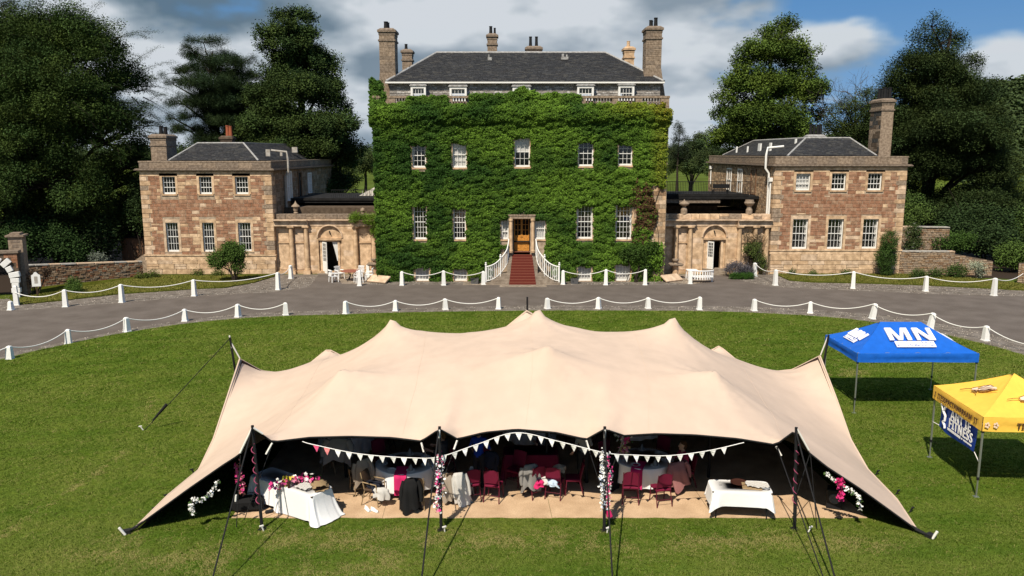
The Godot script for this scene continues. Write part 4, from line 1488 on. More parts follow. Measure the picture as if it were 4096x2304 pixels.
	var A := F * Vector3(bx0, e0, zf)
	var B := F * Vector3(bx1, e0, zf)
	var C := F * Vector3(bx1, e0, zb)
	var D := F * Vector3(bx0, e0, zb)
	var P := F * Vector3(tx0, e1, zt)
	var Q := F * Vector3(tx1, e1, zt)
	var R := F * Vector3(tx1, e1, zu)
	var S := F * Vector3(tx0, e1, zu)
	g = Geo.new()
	g.hexa([A, B, C, D, P, Q, R, S])
	g.span(x0 + 0.45, x1 - 0.45, e0 - 0.5, e0 - 0.02, -deep + 0.46, -0.46, F)
	var rf := part("roof", g, M["slate_2"], h)
	slates(rf, A, B, Q, P, tones("slate", 5), 0.3, 0.19, 300)
	if left:
		slates(rf, B, C, R, Q, tones("slate", 5), 0.34, 0.2, 0)
		slates(rf, D, A, P, S, tones("slate", 5), 0.34, 0.2, 0)
	else:
		slates(rf, D, A, P, S, tones("slate", 5), 0.34, 0.2, 0)
		slates(rf, B, C, R, Q, tones("slate", 5), 0.34, 0.2, 0)
	for e in [[A, P], [P, Q], [Q, B], [Q, R], [P, S], [R, C], [S, D]]:
		ridge(rf, e, M["lead"] if e[0] != Q or e[1] == B else M["dull_lead"], 0.09)
	if left:
		for v in [[-19.9, 9.6, -3.3, 0.35, 0.55], [-19.95, 9.6, -7.5, 0.2, 0.4], [-20.4, 9.9, -13.0, 0.5, 0.5]]:
			g = Geo.new()
			g.span(v[0] - 0.2, v[0] + v[3] - 0.2, v[1] - 0.35, v[1] - 0.35 + v[4], v[2] - 0.25, v[2], F)
			part("roof_vent", g, M["aged_white"], rf)
		chimney(h, "chimney", -28.25 - cx, -3.0, 1.25, 2.0, 8.6, 11.0, tones("weathered_stone", 3), [[0.05, 0.4, 0.65, 0.17], [0.1, -0.3, 0.6, 0.17]], M["pot_black"])
		chimney(h, "chimney", -24.1 - cx, -6.0, 0.95, 0.7, 9.6, 10.95, [M["weathered_stone_2"], M["dark_mortar"]], [[0.05, 0, 0.85, 0.17], [0.3, 0, 0.8, 0.15]], M["pot_red"])
	else:
		for v in [[22.0, 9.75, -16.5, 0.12, 0.6], [22.1, 9.75, -13.2, 0.12, 0.6], [22.3, 9.85, -10.2, 0.5, 0.85], [22.3, 9.85, -7.2, 0.3, 0.9], [23.3, 10.2, -3.9, 0.15, 0.75]]:
			g = Geo.new()
			var bs := Basis(Vector3(0, 0, 1), 0.45)
			g.box(F * Vector3(v[0], v[1] + 0.08, v[2]), Vector3(0.12, v[4], v[3] * 1.4), bs * Basis(Vector3(0, 0, 1), -0.5))
			part("roof_vent", g, M["white_paint"], rf)
		chimney(h, "chimney", 29.62 - cx, -2.6, 0.95, 2.0, 8.6, 13.75, [M["weathered_stone_1"], M["weathered_stone_0"], M["weathered_stone_2"]], [[-0.22, 0.75, 0.85, 0.14], [0.2, 0.7, 0.85, 0.14], [-0.2, 0.3, 0.8, 0.14], [0.2, 0.2, 0.8, 0.14], [-0.2, -0.25, 0.8, 0.14], [0.1, -0.6, 0.8, 0.14]], M["pot_black"])
		chimney(h, "chimney", 25.8 - cx, -6.4, 1.4, 0.8, 9.8, 11.05, [M["weathered_stone_1"], M["lead"]], [[-0.4, 0, 0.85, 0.14], [-0.1, 0, 0.85, 0.14], [0.2, 0, 0.85, 0.14], [0.45, 0, 0.85, 0.13]], M["pot_black"])


# ---------------------------------------------------------------- screen walls between the houses
func link_wall(left: bool) -> void:
	var x0 := -18.74 if left else 11.42
	var x1 := -10.12 if left else 20.44
	var cx := (x0 + x1) / 2
	var h := thing("screen_wall", "pale stone colonnaded wall with arched doorway %s the ivy-clad house" % ("left of" if left else "right of"), "wall", Vector3(cx, 0, -62.8))
	var F := Transform3D(Basis(), Vector3(-cx, 0, 0))
	var a0 := -15.36 if left else 15.17  # the arch
	var a1 := -13.52 if left else 16.97
	var d0 := -15.1 if left else 15.55
	var d1 := -13.86 if left else 16.62
	var f0 := 0.06 if left else 0.42
	var dtop := 2.56 if left else 2.62
	var spring := 2.88 if left else 2.92
	var r := (a1 - a0) / 2
	var am := (a0 + a1) / 2
	var b0 := a0 - 0.85
	var b1 := a1 + 0.95
	var top := 3.9
	var g := Geo.new()
	walled(g, x0, b0, 0, top, -0.5, -0.12, [], F)
	walled(g, b1, x1, 0, top, -0.5, -0.12, [], F)
	var poly := PackedVector2Array([Vector2(b0, 0), Vector2(a0, 0), Vector2(a0, spring)])
	for k in range(1, 16):
		poly.append(Vector2(am - r * cos(PI * k / 16), spring + r * sin(PI * k / 16)))
	poly.append_array(PackedVector2Array([Vector2(a1, spring), Vector2(a1, 0), Vector2(b1, 0), Vector2(b1, top), Vector2(b0, top)]))
	g.prism(poly, -0.5, 0.02, F)
	walled(g, a0, a1, 0, spring + r, -0.49, -0.16, [[d0, d1, -1, dtop]], F)
	part("wall", g, M["buff_sandstone_0"], h)
	g = Geo.new()
	walled(g, d0 - 0.16, d1 + 0.16, 0.0, dtop + 0.17, -0.16, -0.08, [[d0, d1, -1, dtop]], F)
	part("door_surround", g, M["buff_sandstone_1"], h)
	g = Geo.new()
	g.span(a0 + 0.02, a1 - 0.02, spring - 0.2, spring - 0.02, -0.16, 0.06, F)
	g.span(d0 - 0.1, d1 + 0.1, spring - 0.27, spring - 0.2, -0.16, 0.0, F)
	part("lintel", g, M["buff_sandstone_2"], h)
	g = Geo.new()
	var arc := []
	for k in 25:
		arc.append(F * Vector3(am - (r + 0.07) * cos(PI * k / 24), spring + (r + 0.07) * sin(PI * k / 24), 0.02))
	g.tube(arc, [0.075], 6)
	part("arch_moulding", g, M["buff_sandstone_3"], h)
	g = Geo.new()
	g.box(F * Vector3(am, spring + r * 0.42, -0.1), Vector3(0.08, 0.3, 0.16), Basis(Vector3(0, 0, 1), 0.3))
	part("wall_lamp", g, M["black_iron"], h)
	# ashlar joints of the bay, panels between the columns
	var hol := [[a0 - 0.14, a1 + 0.14, 0.0, spring + 0.02]]
	for k in 6:
		var yy := spring + r * k / 5.0
		var hw := sqrt(maxf(0.0, 1.0 - pow(k / 5.0, 2))) * r + 0.16
		hol.append([am - hw, am + hw, yy - 0.12, yy + 0.22])
	blocks("bay_stone", "bay_stonework", courses(b0 + 0.02, b1 - 0.02, 0.3, top - 0.15, 0.42, 0.5, 0.95, hol, 0.008), F, 0.06, 0.03, tones("buff_sandstone", 4), h, unit_stone, 300, 0.002)
	var cols := [-17.46, -16.28, -12.38, -10.95] if left else [12.98, 14.1, 18.0, 19.25, 20.15]
	var edges := [x0 + 0.1]
	for x in cols:
		edges.append(x)
	edges.append(x1)
	for k in edges.size() - 1:
		var p0: float = edges[k] + (0.26 if k > 0 else 0.15)
		var p1: float = edges[k + 1] - 0.26
		if p1 - p0 < 0.3 or (p0 < am and p1 > am):
			continue
		g = Geo.new()
		g.span(p0, p1, 0.32, 2.42, -0.13, -0.075, F)
		g.span(p0, p1, 2.56, 3.62, -0.13, -0.075, F)
		part("wall_panel", g, M[["buff_sandstone_1", "buff_sandstone_3", "buff_sandstone_0"][k % 3]], h)
		g = Geo.new()
		g.span(p0 - 0.05, p1 + 0.05, 2.44, 2.54, -0.13, 0.0, F)
		part("string_course", g, M["buff_sandstone_2"], h)
	for x in cols:
		g = Geo.new()
		g.lathe([Vector2(0.24, 0.3), Vector2(0.24, 0.38), Vector2(0.2, 0.46), Vector2(0.195, 1.4), Vector2(0.165, 3.52), Vector2(0.19, 3.56), Vector2(0.17, 3.6), Vector2(0.24, 3.72)], 14, F * Transform3D(Basis(), Vector3(x, 0, 0.12)))
		g.span(x - 0.26, x + 0.26, 3.72, 3.82, -0.12, 0.38, F)
		g.span(x - 0.28, x + 0.28, 0.0, 0.3, -0.12, 0.4, F)
		part("column", g, M["buff_sandstone_0"], h)
	g = Geo.new()
	g.span(x0, x1, -0.0, 0.22, -0.12, 0.1, F)
	part("plinth", g, M["buff_sandstone_2"], h)
	g = Geo.new()
	for e in [[x0, b0 + 0.12, 0.36], [b0 + 0.122, b1 - 0.122, 0.06], [b1 - 0.12, x1, 0.36]]:
		g.span(e[0], e[1], 3.825, 4.2, -0.5, e[2], F)
		g.span(e[0] - 0.002, e[1] + 0.002, 4.2, 4.27, -0.5, e[2] + 0.12, F)
		g.span(e[0] - 0.003, e[1] + 0.003, 4.27, 4.34, -0.5, e[2] + 0.26, F)
	part("entablature", g, M["buff_sandstone_3"], h)
	g = Geo.new()
	g.span(x0, x1, 4.342, 4.74, -0.52, -0.06, F)
	part("parapet", g, M["weathered_stone_2"], h)
	blocks("parapet_stone", "parapet_stonework", courses(x0, x1, 4.35, 4.76, 0.42, 0.5, 1.1, [], 0.012), F, 0.5, 0.0, tones("weathered_stone", 3) if left else [M["buff_sandstone_1"], M["weathered_stone_1"], M["buff_sandstone_3"]], h, unit_stone, 300, 0.01)
	# steps at the door
	g = Geo.new()
	var ns := 1 if left else 3
	for k in ns:
		g.span(d0 - 0.35, d1 + 0.35, f0 / ns * k, f0 / ns * (k + 1), -0.55, 0.1 + 0.28 * (ns - k), F)
	part("door_step", g, M["paving"], h)
	# dark vestibule behind the doorway
	g = Geo.new()
	g.span(d0 - 0.5, d0 - 0.4, 0, 3.0, -4.0, -0.5, F)
	g.span(d1 + 0.4, d1 + 0.5, 0, 3.0, -4.0, -0.5, F)
	g.span(d0 - 0.5, d1 + 0.5, 0, 3.0, -4.1, -4.0, F)
	g.span(d0 - 0.5, d1 + 0.5, 3.0, 3.1, -4.1, -0.5, F)
	part("vestibule", g, M["brown_paint"], h)
	# the open white glazed door leaf
	var o := Node3D.new()
	hang(o, "door", h)
	var ang := -0.8 if left else -0.95
	o.transform = F * Transform3D(Basis(Vector3.UP, ang), Vector3(d0 + 0.02, f0, -0.1))
	var dw := 0.62
	g = Geo.new()
	walled(g, 0, dw, 0, dtop - f0 - 0.02, -0.025, 0.025, [[0.08, dw - 0.08, 0.95, dtop - f0 - 0.12]], Transform3D())
	part("door_leaf", g, M["white_paint"], o)
	g = Geo.new()
	for k in range(1, 5):
		var y := lerpf(0.95, dtop - f0 - 0.12, k / 5.0)
		g.span(0.08, dw - 0.08, y - 0.013, y + 0.013, -0.018, 0.018)
	for k in range(1, 3):
		var x := lerpf(0.08, dw - 0.08, k / 3.0)
		g.span(x - 0.011, x + 0.011, 0.95, dtop - f0 - 0.12, -0.016, 0.016)
	part("glazing_bars", g, M["white_paint"], o)
	for j in 5:
		for i in 3:
			part("pane", unit_box, M["glass"], o, Transform3D(Basis.from_scale(Vector3(0.125, (dtop - f0 - 1.07) / 5 - 0.03, 0.004)), Vector3(lerpf(0.08, dw - 0.08, (i + 0.5) / 3.0), lerpf(0.95, dtop - f0 - 0.12, (j + 0.5) / 5.0), 0)))
	g = Geo.new()
	g.span(0.1, dw - 0.1, 0.15, 0.85, 0.02, 0.035)
	part("door_panel", g, M["white_paint"], o)
	if left:  # a white curtain tied to the right of the opening
		var rows := []
		for j in 9:
			var t := j / 8.0
			var r2 := []
			for i in 7:
				r2.append(F * Vector3(d1 - 0.02 - i * lerpf(0.075, 0.012, pow(t, 0.8)), lerpf(dtop - 0.03, 1.0, t), -0.2 + 0.03 * sin(i * 2.6)))
			rows.append(r2)
		g = Geo.new()
		g.sheet(rows, Vector3(0, 0, 1))
		part("curtain", g, M["net_curtain"], h)
	# finials on the parapet
	if left:
		finial("stone_lantern", "small stone lantern with pointed cap on the left screen wall", Vector3(-17.1, 4.76, -63.0), [[0.16, 0.0], [0.2, 0.06], [0.12, 0.14], [0.17, 0.24], [0.2, 0.38], [0.2, 0.52], [0.34, 0.58], [0.3, 0.64], [0.14, 0.78], [0.06, 0.9], [0.0, 1.05]])
		finial("stone_ball_finial", "small weathered stone ball on the ivy end of the left screen wall", Vector3(-11.8, 4.76, -63.0), [[0.14, 0.0], [0.12, 0.12], [0.2, 0.26], [0.16, 0.42], [0.0, 0.5]])
	else:
		finial("stone_urn", "squat stone urn on the right screen wall nearest the ivy-clad house", Vector3(13.6, 4.76, -63.0), [[0.26, 0.0], [0.26, 0.3], [0.22, 0.42], [0.16, 0.5], [0.14, 0.62], [0.38, 0.72], [0.42, 0.82], [0.3, 0.9], [0.1, 1.0], [0.0, 1.16]])
		finial("stone_urn", "squat stone urn on the right screen wall beside the drainpipes", Vector3(18.75, 4.76, -63.0), [[0.26, 0.0], [0.26, 0.3], [0.2, 0.42], [0.17, 0.55], [0.2, 0.62], [0.4, 0.8], [0.42, 0.9], [0.34, 0.96], [0.34, 1.1], [0.0, 1.12]])
	# low ranges behind the walls
	if left:
		var b := thing("flat_roofed_range", "dark flat-roofed range behind the left screen wall", "building", Vector3(cx, 0, -70))
		g = Geo.new()
		g.span(x0 + 0.05, x1, 0, 5.1, -5.0, 4.5, F)
		part("wall", g, M["dark_mortar"], b)
		g = Geo.new()
		g.span(x0 + 0.06, x1, 5.55, 5.75, -6.0, 2.6, F)
		g.span(x0 + 0.06, x1, 5.35, 5.55, 2.0, 2.5, F)
		g.span(x0 + 0.06, x1, 5.1, 5.5, -4.9, 0.4, F)
		part("flat_roof", g, M["felt_roof"], b)
		g = Geo.new()
		for k in 30:
			g.span(-15.4 + k * 0.17, -15.38 + k * 0.17, 5.75, 6.4, 1.9, 1.92, F)
		g.span(-15.4, -10.3, 6.38, 6.43, 1.88, 1.94, F)
		part("roof_railing", g, M["black_iron"], b)
		g = Geo.new()
		g.hexa([F * Vector3(-13.6, 5.76, -4), F * Vector3(-10.4, 5.76, -4), F * Vector3(-10.4, 5.76, -1), F * Vector3(-13.6, 5.76, -1), F * Vector3(-12.2, 6.55, -3.2), F * Vector3(-11.2, 6.55, -3.2), F * Vector3(-11.2, 6.55, -1.9), F * Vector3(-12.2, 6.55, -1.9)])
		part("roof_lantern", g, M["aged_white"], b)
		g = Geo.new()
		for k in 9:
			g.span(-13.3 + k * 0.32, -13.26 + k * 0.32, 5.8, 6.2, -1.02, -0.97, F)
		g.span(-11.6, -10.7, 5.76, 7.1, -2.6, -1.4, F)
		part("glazing_bars", g, M["aged_white"], b)
	else:
		var b := thing("roof_terrace", "raised terrace with black iron railing behind the right screen wall", "terrace", Vector3(cx, 0, -66))
		g = Geo.new()
		g.span(x0, x1 - 0.02, 5.75, 5.98, -9.0, 0.0, F)
		g.span(x0, x1 - 0.9, 5.98, 6.18, -0.4, 0.02, F)
		part("terrace_slab", g, M["felt_roof"], b)
		g = Geo.new()
		g.span(x0, x1 - 3.2, 5.42, 5.74, -0.5, -0.1, F)
		part("terrace_beam", g, M["weathered_stone_2"], b)
		g = Geo.new()
		g.span(x0, x1 - 0.02, 0, 4.6, -8.0, -3.0, F)
		g.span(x0 + 1.2, x1 - 2.6, 4.6, 5.0, -4.5, -3.2, F)
		g.span(x0, x1 - 0.02, 4.6, 5.7, -9.0, -8.6, F)
		part("wall", g, M["dark_mortar"], b)
		g = Geo.new()
		g.span(x0, x1 - 0.6, 7.16, 7.2, -0.22, -0.18, F)
		g.span(x0, x1 - 0.6, 6.26, 6.29, -0.21, -0.19, F)
		part("handrail", g, M["black_iron"], b)
		var bar := Geo.new()
		bar.span(-0.014, 0.014, 6.0, 7.16, -0.014, 0.014)
		var bm := bar.mesh()
		for k in 62:
			part("baluster", bm, M["black_iron"], b, F * Transform3D(Basis(), Vector3(x0 + 0.08 + k * 0.135, 0, -0.2)))
		for e in [[17.1, "white seat tucked behind the terrace railing"]]:
			var c := thing("terrace_bench", "dark bench behind the terrace railing", "bench", Vector3(17.6, 5.98, -67.6))
			g = Geo.new()
			g.span(-0.7, 0.7, 0.42, 0.48, -0.25, 0.25)
			part("seat", g, M["pot_black"], c)
			g = Geo.new()
			g.span(-0.7, 0.7, 0.6, 0.95, 0.2, 0.24)
			part("backrest", g, M["pot_black"], c)
			for s in [-0.62, 0.62]:
				g = Geo.new()
				g.span(s - 0.03, s + 0.03, 0, 0.42, -0.2, 0.2)
				part("leg", g, M["pot_black"], c)


func finial(called: String, label: String, at: Vector3, prof: Array) -> void:
	var g := Geo.new()
	var p := []
	for e in prof:
		p.append(Vector2(e[0], e[1]))
	g.lathe(p, 12)
	var o := part(called, g, M["weathered_stone_1"], self, Transform3D(Basis(), at))
	tag(o, label, called.trim_prefix("stone_").replace("_", " "))


# ---------------------------------------------------------------- garden walls, gateway
func rubble_wall(label: String, a: Vector3, b: Vector3, h0: float, h1: float, thick: float, cap: bool) -> Node3D:
	var dirv := (b - a)
	dirv.y = 0
	var l := dirv.length()
	dirv = dirv.normalized()
	var o := thing("garden_wall", label, "wall", a)
	var z := dirv.cross(Vector3.UP)
	if z.z < 0:
		z = -z
	var u := Vector3.UP.cross(z)
	var s := 1.0 if u.dot(dirv) > 0 else -1.0
	var F := Transform3D(Basis(u, Vector3.UP, z), Vector3.ZERO)
	var g := Geo.new()
	g.hexa([F * Vector3(0, 0, -thick), F * Vector3(l * s, 0, -thick), F * Vector3(l * s, 0, -0.03), F * Vector3(0, 0, -0.03), F * Vector3(0, h0, -thick), F * Vector3(l * s, h1, -thick), F * Vector3(l * s, h1, -0.03), F * Vector3(0, h0, -0.03)])
	part("wall_core", g, M["dark_mortar"], o)
	var list := []
	for q in courses(0.0, l, 0.0, maxf(h0, h1), 0.14, 0.14, 0.42, [], 0.022):
		var top := lerpf(h0, h1, q[0] / l)
		if q[1] + q[3] * 0.4 < top:
			q[0] *= s
			q[3] = q[3] * rng.randf_range(0.75, 1.1)
			list.append(q)
	blocks("stone", "stonework", list, F, 0.16, 0.03, tones("rubble", 6) if a.x < 0 else [M["rubble_0"], M["rubble_2"], M["rubble_4"], M["rubble_2"], M["rubble_4"], M["rubble_1"]], o, unit_stone, 300, 0.03)
	if cap:
		var x := 0.0
		while x < l:
			var w := minf(rng.randf_range(0.7, 1.4), l - x)
			var t := lerpf(h0, h1, (x + w / 2) / l)
			part("coping_stone", unit_stone, M["buff_sandstone_3"] if rng.randf() < 0.5 else M["aged_white"], o, F * Transform3D(Basis(Vector3(0, 0, 1), atan2(h1 - h0, l) * s) * Basis.from_scale(Vector3(w - 0.012, 0.09, thick + 0.1)), Vector3((x + w / 2) * s, t + 0.04, -thick / 2)))
			x += w
	return o


func garden_walls() -> void:
	rubble_wall("low rubble stone wall running left from the left side house", Vector3(-34.8, 0, -55.3), Vector3(-28.7, 0, -61.2), 1.65, 1.15, 0.45, true)
	rubble_wall("low rubble wall with stone coping right of the columnar ivy bush", Vector3(30.8, 0, -62.6), Vector3(35.0, 0, -62.4), 1.78, 1.78, 0.45, true)
	rubble_wall("crumbling end of the right garden wall behind the pale shrub", Vector3(35.0, 0, -62.4), Vector3(37.6, 0, -61.6), 1.6, 1.15, 0.5, false)
	rubble_wall("taller grey rubble wall standing back behind the right garden wall", Vector3(31.0, 0, -65.4), Vector3(36.2, 0, -65.6), 3.5, 3.4, 0.5, true)
	rubble_wall("short rubble wall at the right edge of the view", Vector3(37.2, 0, -57.8), Vector3(41.0, 0, -55.6), 1.5, 1.9, 0.5, false)
	# gateway at the far left
	var w := thing("gateway_wall", "red brick gateway wall with big white arch blocks at the left edge", "wall", Vector3(-32.95, 0, -52.0))
	var turn := Transform3D(Basis(Vector3.UP, 0.28), Vector3.ZERO)
	var g := Geo.new()
	var poly := PackedVector2Array([Vector2(-6, 0), Vector2(-3.35, 0), Vector2(-3.35, 1.35)])
	for k in range(1, 14):
		poly.append(Vector2(-1.75 - 1.6 * cos(PI * k / 14), 1.35 + 1.25 * sin(PI * k / 14)))
	poly.append_array(PackedVector2Array([Vector2(-0.15, 1.35), Vector2(-0.15, 0), Vector2(0.3, 0), Vector2(0.3, 3.0), Vector2(-6, 3.0)]))
	g.prism(poly, -0.5, 0.0, turn)
	part("wall_core", g, M["dark_mortar"], w)
	var hol := [[-3.7, 0.4, 0.0, 1.6]]
	for k in 5:
		var hw := 2.1 * sqrt(maxf(0.0, 1.0 - pow(k / 5.0, 2)))
		hol.append([-1.75 - hw, -1.75 + hw, 1.35 + k * 0.33 - 0.1, 1.35 + (k + 1) * 0.33])
	blocks("brick", "brickwork", courses(-4.4, 0.3, 0.0, 2.95, 0.11, 0.22, 0.34, hol, 0.016), turn, 0.1, 0.02, [M["red_sandstone_0"], M["red_sandstone_1"], M["rubble_5"], M["red_sandstone_5"]], w, unit_stone, 200)
	g = Geo.new()
	g.span(-6, 0.4, 3.0, 3.16, -0.58, 0.1, turn)
	part("coping", g, M["weathered_stone_2"], w)
	for k in 11:  # white voussoirs, long and short
		var a := PI * (k + 0.5) / 11.0
		var l := 0.62 if k % 2 == 0 else 0.38
		var rr := 1.5 + l / 2
		part("arch_block", unit_stone, M["white_paint"], w, turn * Transform3D(Basis(Vector3(0, 0, 1), PI - a) * Basis.from_scale(Vector3(l, 0.36, 0.34)), Vector3(-1.75 - cos(PI - a) * -1.0 * rr, 1.35 + sin(a) * rr * 0.86, 0.0)))
	for s in [[-3.4, -1], [-0.1, 1]]:
		for k in 4:
			part("jamb_block", unit_stone, M["white_paint"], w, turn * Transform3D(Basis.from_scale(Vector3(0.52 if k % 2 else 0.42, 0.31, 0.36)), Vector3(s[0] + s[1] * 0.16, 0.2 + k * 0.33, 0.0)))
	var p := thing("stone_gate_pier", "grey square stone pier with flat cap above the gateway", "pier", Vector3(-33.2, 0, -53.1))
	g = Geo.new()
	g.span(-0.42, 0.42, 0, 4.0, -0.42, 0.42, turn)
	part("shaft", g, M["weathered_stone_1"], p)
	g = Geo.new()
	g.span(-0.55, 0.55, 4.0, 4.12, -0.55, 0.55, turn)
	g.span(-0.3, 0.3, 4.12, 4.26, -0.4, 0.4, turn)
	part("cap", g, M["weathered_stone_0"], p)
	g = Geo.new()
	g.span(-0.26, 0.26, 3.62, 3.76, 0.4, 0.435, turn)
	g.span(-0.2, 0.2, 3.3, 3.5, 0.4, 0.435, turn)
	part("inscribed_panel", g, M["weathered_stone_2"], p)
	var sb := thing("wall_notice", "white shield-shaped notice board against the left garden wall", "sign", Vector3(-31.65, 0, -52.2), 0.35)
	g = Geo.new()
	g.prism(PackedVector2Array([Vector2(-0.26, 0.75), Vector2(0.26, 0.75), Vector2(0.26, 1.5), Vector2(0.16, 1.56), Vector2(0.06, 1.7), Vector2(-0.06, 1.7), Vector2(-0.16, 1.56), Vector2(-0.26, 1.5)]), -0.03, 0.03)
	part("board", g, M["white_paint"], sb)
	g = Geo.new()
	g.span(-0.1, 0.1, 0.95, 1.42, 0.03, 0.036)
	part("panel", g, M["aged_white"], sb)
	g = Geo.new()
	g.span(-0.04, 0.04, 0, 0.75, -0.03, 0.03)
	part("post", g, M["dark_wood"], sb)
	# lean-to coping stone against the left house
	g = Geo.new()
	g.prism(PackedVector2Array([Vector2(-29.1, 0), Vector2(-30.6, 0), Vector2(-30.4, 0.9), Vector2(-29.1, 1.75)]), -63.6, -63.2)
	var b := part("stone_buttress", g, M["rubble_4"], self)
	tag(b, "sloping stone buttress at the left corner of the left side house", "buttress")
	# shed wall in the shade behind the left garden wall
	var sh := thing("garden_shed", "dark timber shed in deep shade left of the left side house", "shed", Vector3(-31.6, 0, -67))
	for k in 12:
		g = Geo.new()
		g.span(-1.5 + k * 0.25, -1.265 + k * 0.25, 0, 2.4, -0.04, 0.0)
		part("board", g, M["brown_paint"], sh)
	g = Geo.new()
	g.span(-1.6, 1.6, 2.4, 2.5, -2.2, 0.15)
	g.span(-1.5, 1.5, 0, 2.4, -2.1, -2.0)
	part("roof", g, M["felt_roof"], sh)


# ---------------------------------------------------------------- trees
# lobes: [x, y, z, half width, half height]; clumps of leaves gather on the outside of each lobe
func tree(called: String, label: String, base: Vector3, lobes: Array, col: Color, trunk_r: float, mesh: ArrayMesh, per: float, size: float, sd: int, bark := "bark", sprays := 0, group := "", hard := 0.0) -> Node3D:
	var q := RandomNumberGenerator.new()
	q.seed = sd
	var o := thing(called, label, "tree", base, 0.0, group)
	var xfs := []
	var tints := []
	var g := Geo.new()
	var high := 0.0
	var mid := Vector3.ZERO
	for L in lobes:
		high = maxf(high, L[1] + L[4])
	for L in lobes:
		mid += Vector3(L[0], L[1], L[2]) / lobes.size()
	mid -= base
	var tp := []
	var tr := []
	for k in 9:
		var t := k / 8.0
		tp.append(Vector3(mid.x * pow(t, 1.5), high * 0.93 * t, mid.z * pow(t, 1.5)) + Vector3(q.randfn(), 0, q.randfn()) * 0.18 * t)
		tr.append(trunk_r * (1.0 - 0.88 * t) + (0.25 * trunk_r if k == 0 else 0.0))
	g.tube(tp, tr, 8)
	for L in lobes:
		var c := Vector3(L[0], L[1], L[2]) - base
		var r := Vector3(L[3], L[4], L[3] * 0.9)
		var t := clampf((c.y - r.y * 0.8) / (high * 0.93) - 0.12, 0.08, 0.9)
		var f := t * 8.0
		var k0 := mini(int(f), 7)
		var root: Vector3 = tp[k0].lerp(tp[k0 + 1], f - k0)
		var br: float = trunk_r * 0.42 * (1.0 - 0.7 * t)
		g.tube([root, root.lerp(c, 0.5) + Vector3(0, r.y * 0.25, 0), c], [br, br * 0.7, br * 0.4], 6)
		var area := r.x * r.y * 4.0 + r.x * r.z * 2.0
		var clusters := int(clampf(area * 0.9, 7, 60))
		for k in clusters:
			var d := Vector3(q.randfn(), q.randfn(), q.randfn()).normalized()
			if d.y < -0.35:
				d.y = -d.y * 0.6
			var cc := c + d * r * q.randf_range(0.6, 1.08)
			var cr := clampf(minf(r.x, r.z) * q.randf_range(0.24, 0.42), 0.35, 1.5)
			if q.randf() < 0.6:
				g.tube([c, c.lerp(cc, 0.55) + Vector3(0, 0.15, 0), cc], [br * 0.32, br * 0.2, 0.015], 4, false)
			var tone := q.randf_range(0.6, 1.4)
			var warm := q.randf()
			for i in int(per * cr * cr + 3):
				var e := Vector3(q.randfn(), q.randfn(), q.randfn()).normalized() * pow(q.randf(), 0.4)
				e.y = e.y * 0.62 + 0.12
				var s := size * q.randf_range(0.7, 1.3)
				var bs := Basis(Vector3.UP, q.randf() * TAU) * Basis(Vector3(1, 0, 0), q.randfn() * 0.35)
				xfs.append(Transform3D(bs.scaled(Vector3.ONE * s), cc + e * cr))
				var cl := col.lerp(Color(col.r * 1.7, col.g * 1.25, col.b * 0.8), warm * 0.55) * tone * q.randf_range(0.8, 1.2)
				tints.append(cl)
	for k in sprays:  # long arching twigs that leave the crown
		var L = lobes[q.randi() % lobes.size()]
		if L[0] - base.x < mid.x + hard and q.randf() < 0.85:
			continue
		var c := Vector3(L[0], L[1], L[2]) - base
		var d := Vector3(q.randf_range(0.2, 1.0), q.randf_range(-0.25, 0.7), q.randfn() * 0.6).normalized()
		var p := c + d * Vector3(L[3], L[4], L[3]) * 0.75
		var pts := [p]
		var v := d
		for i in 9:
			v = (v + Vector3(0.03, -0.085, 0) + Vector3(q.randfn(), q.randfn(), q.randfn()) * 0.09).normalized()
			p += v * q.randf_range(0.3, 0.5)
			pts.append(p)
			for j in 6:
				xfs.append(Transform3D(Basis(Vector3.UP, q.randf() * TAU).scaled(Vector3(1, 0.45, 1) * size * q.randf_range(0.5, 0.95)), p + Vector3(q.randfn(), q.randfn() * 0.5 - 0.1, q.randfn()) * 0.16))
				tints.append(col * q.randf_range(0.8, 1.3))
		g.tube(pts, [0.05, 0.04, 0.03, 0.02, 0.015, 0.01], 4, false)
	part("trunk", g, M[bark], o)
	swarm("crown", mesh, M["tree_leaf"], xfs, tints, o)
	return o


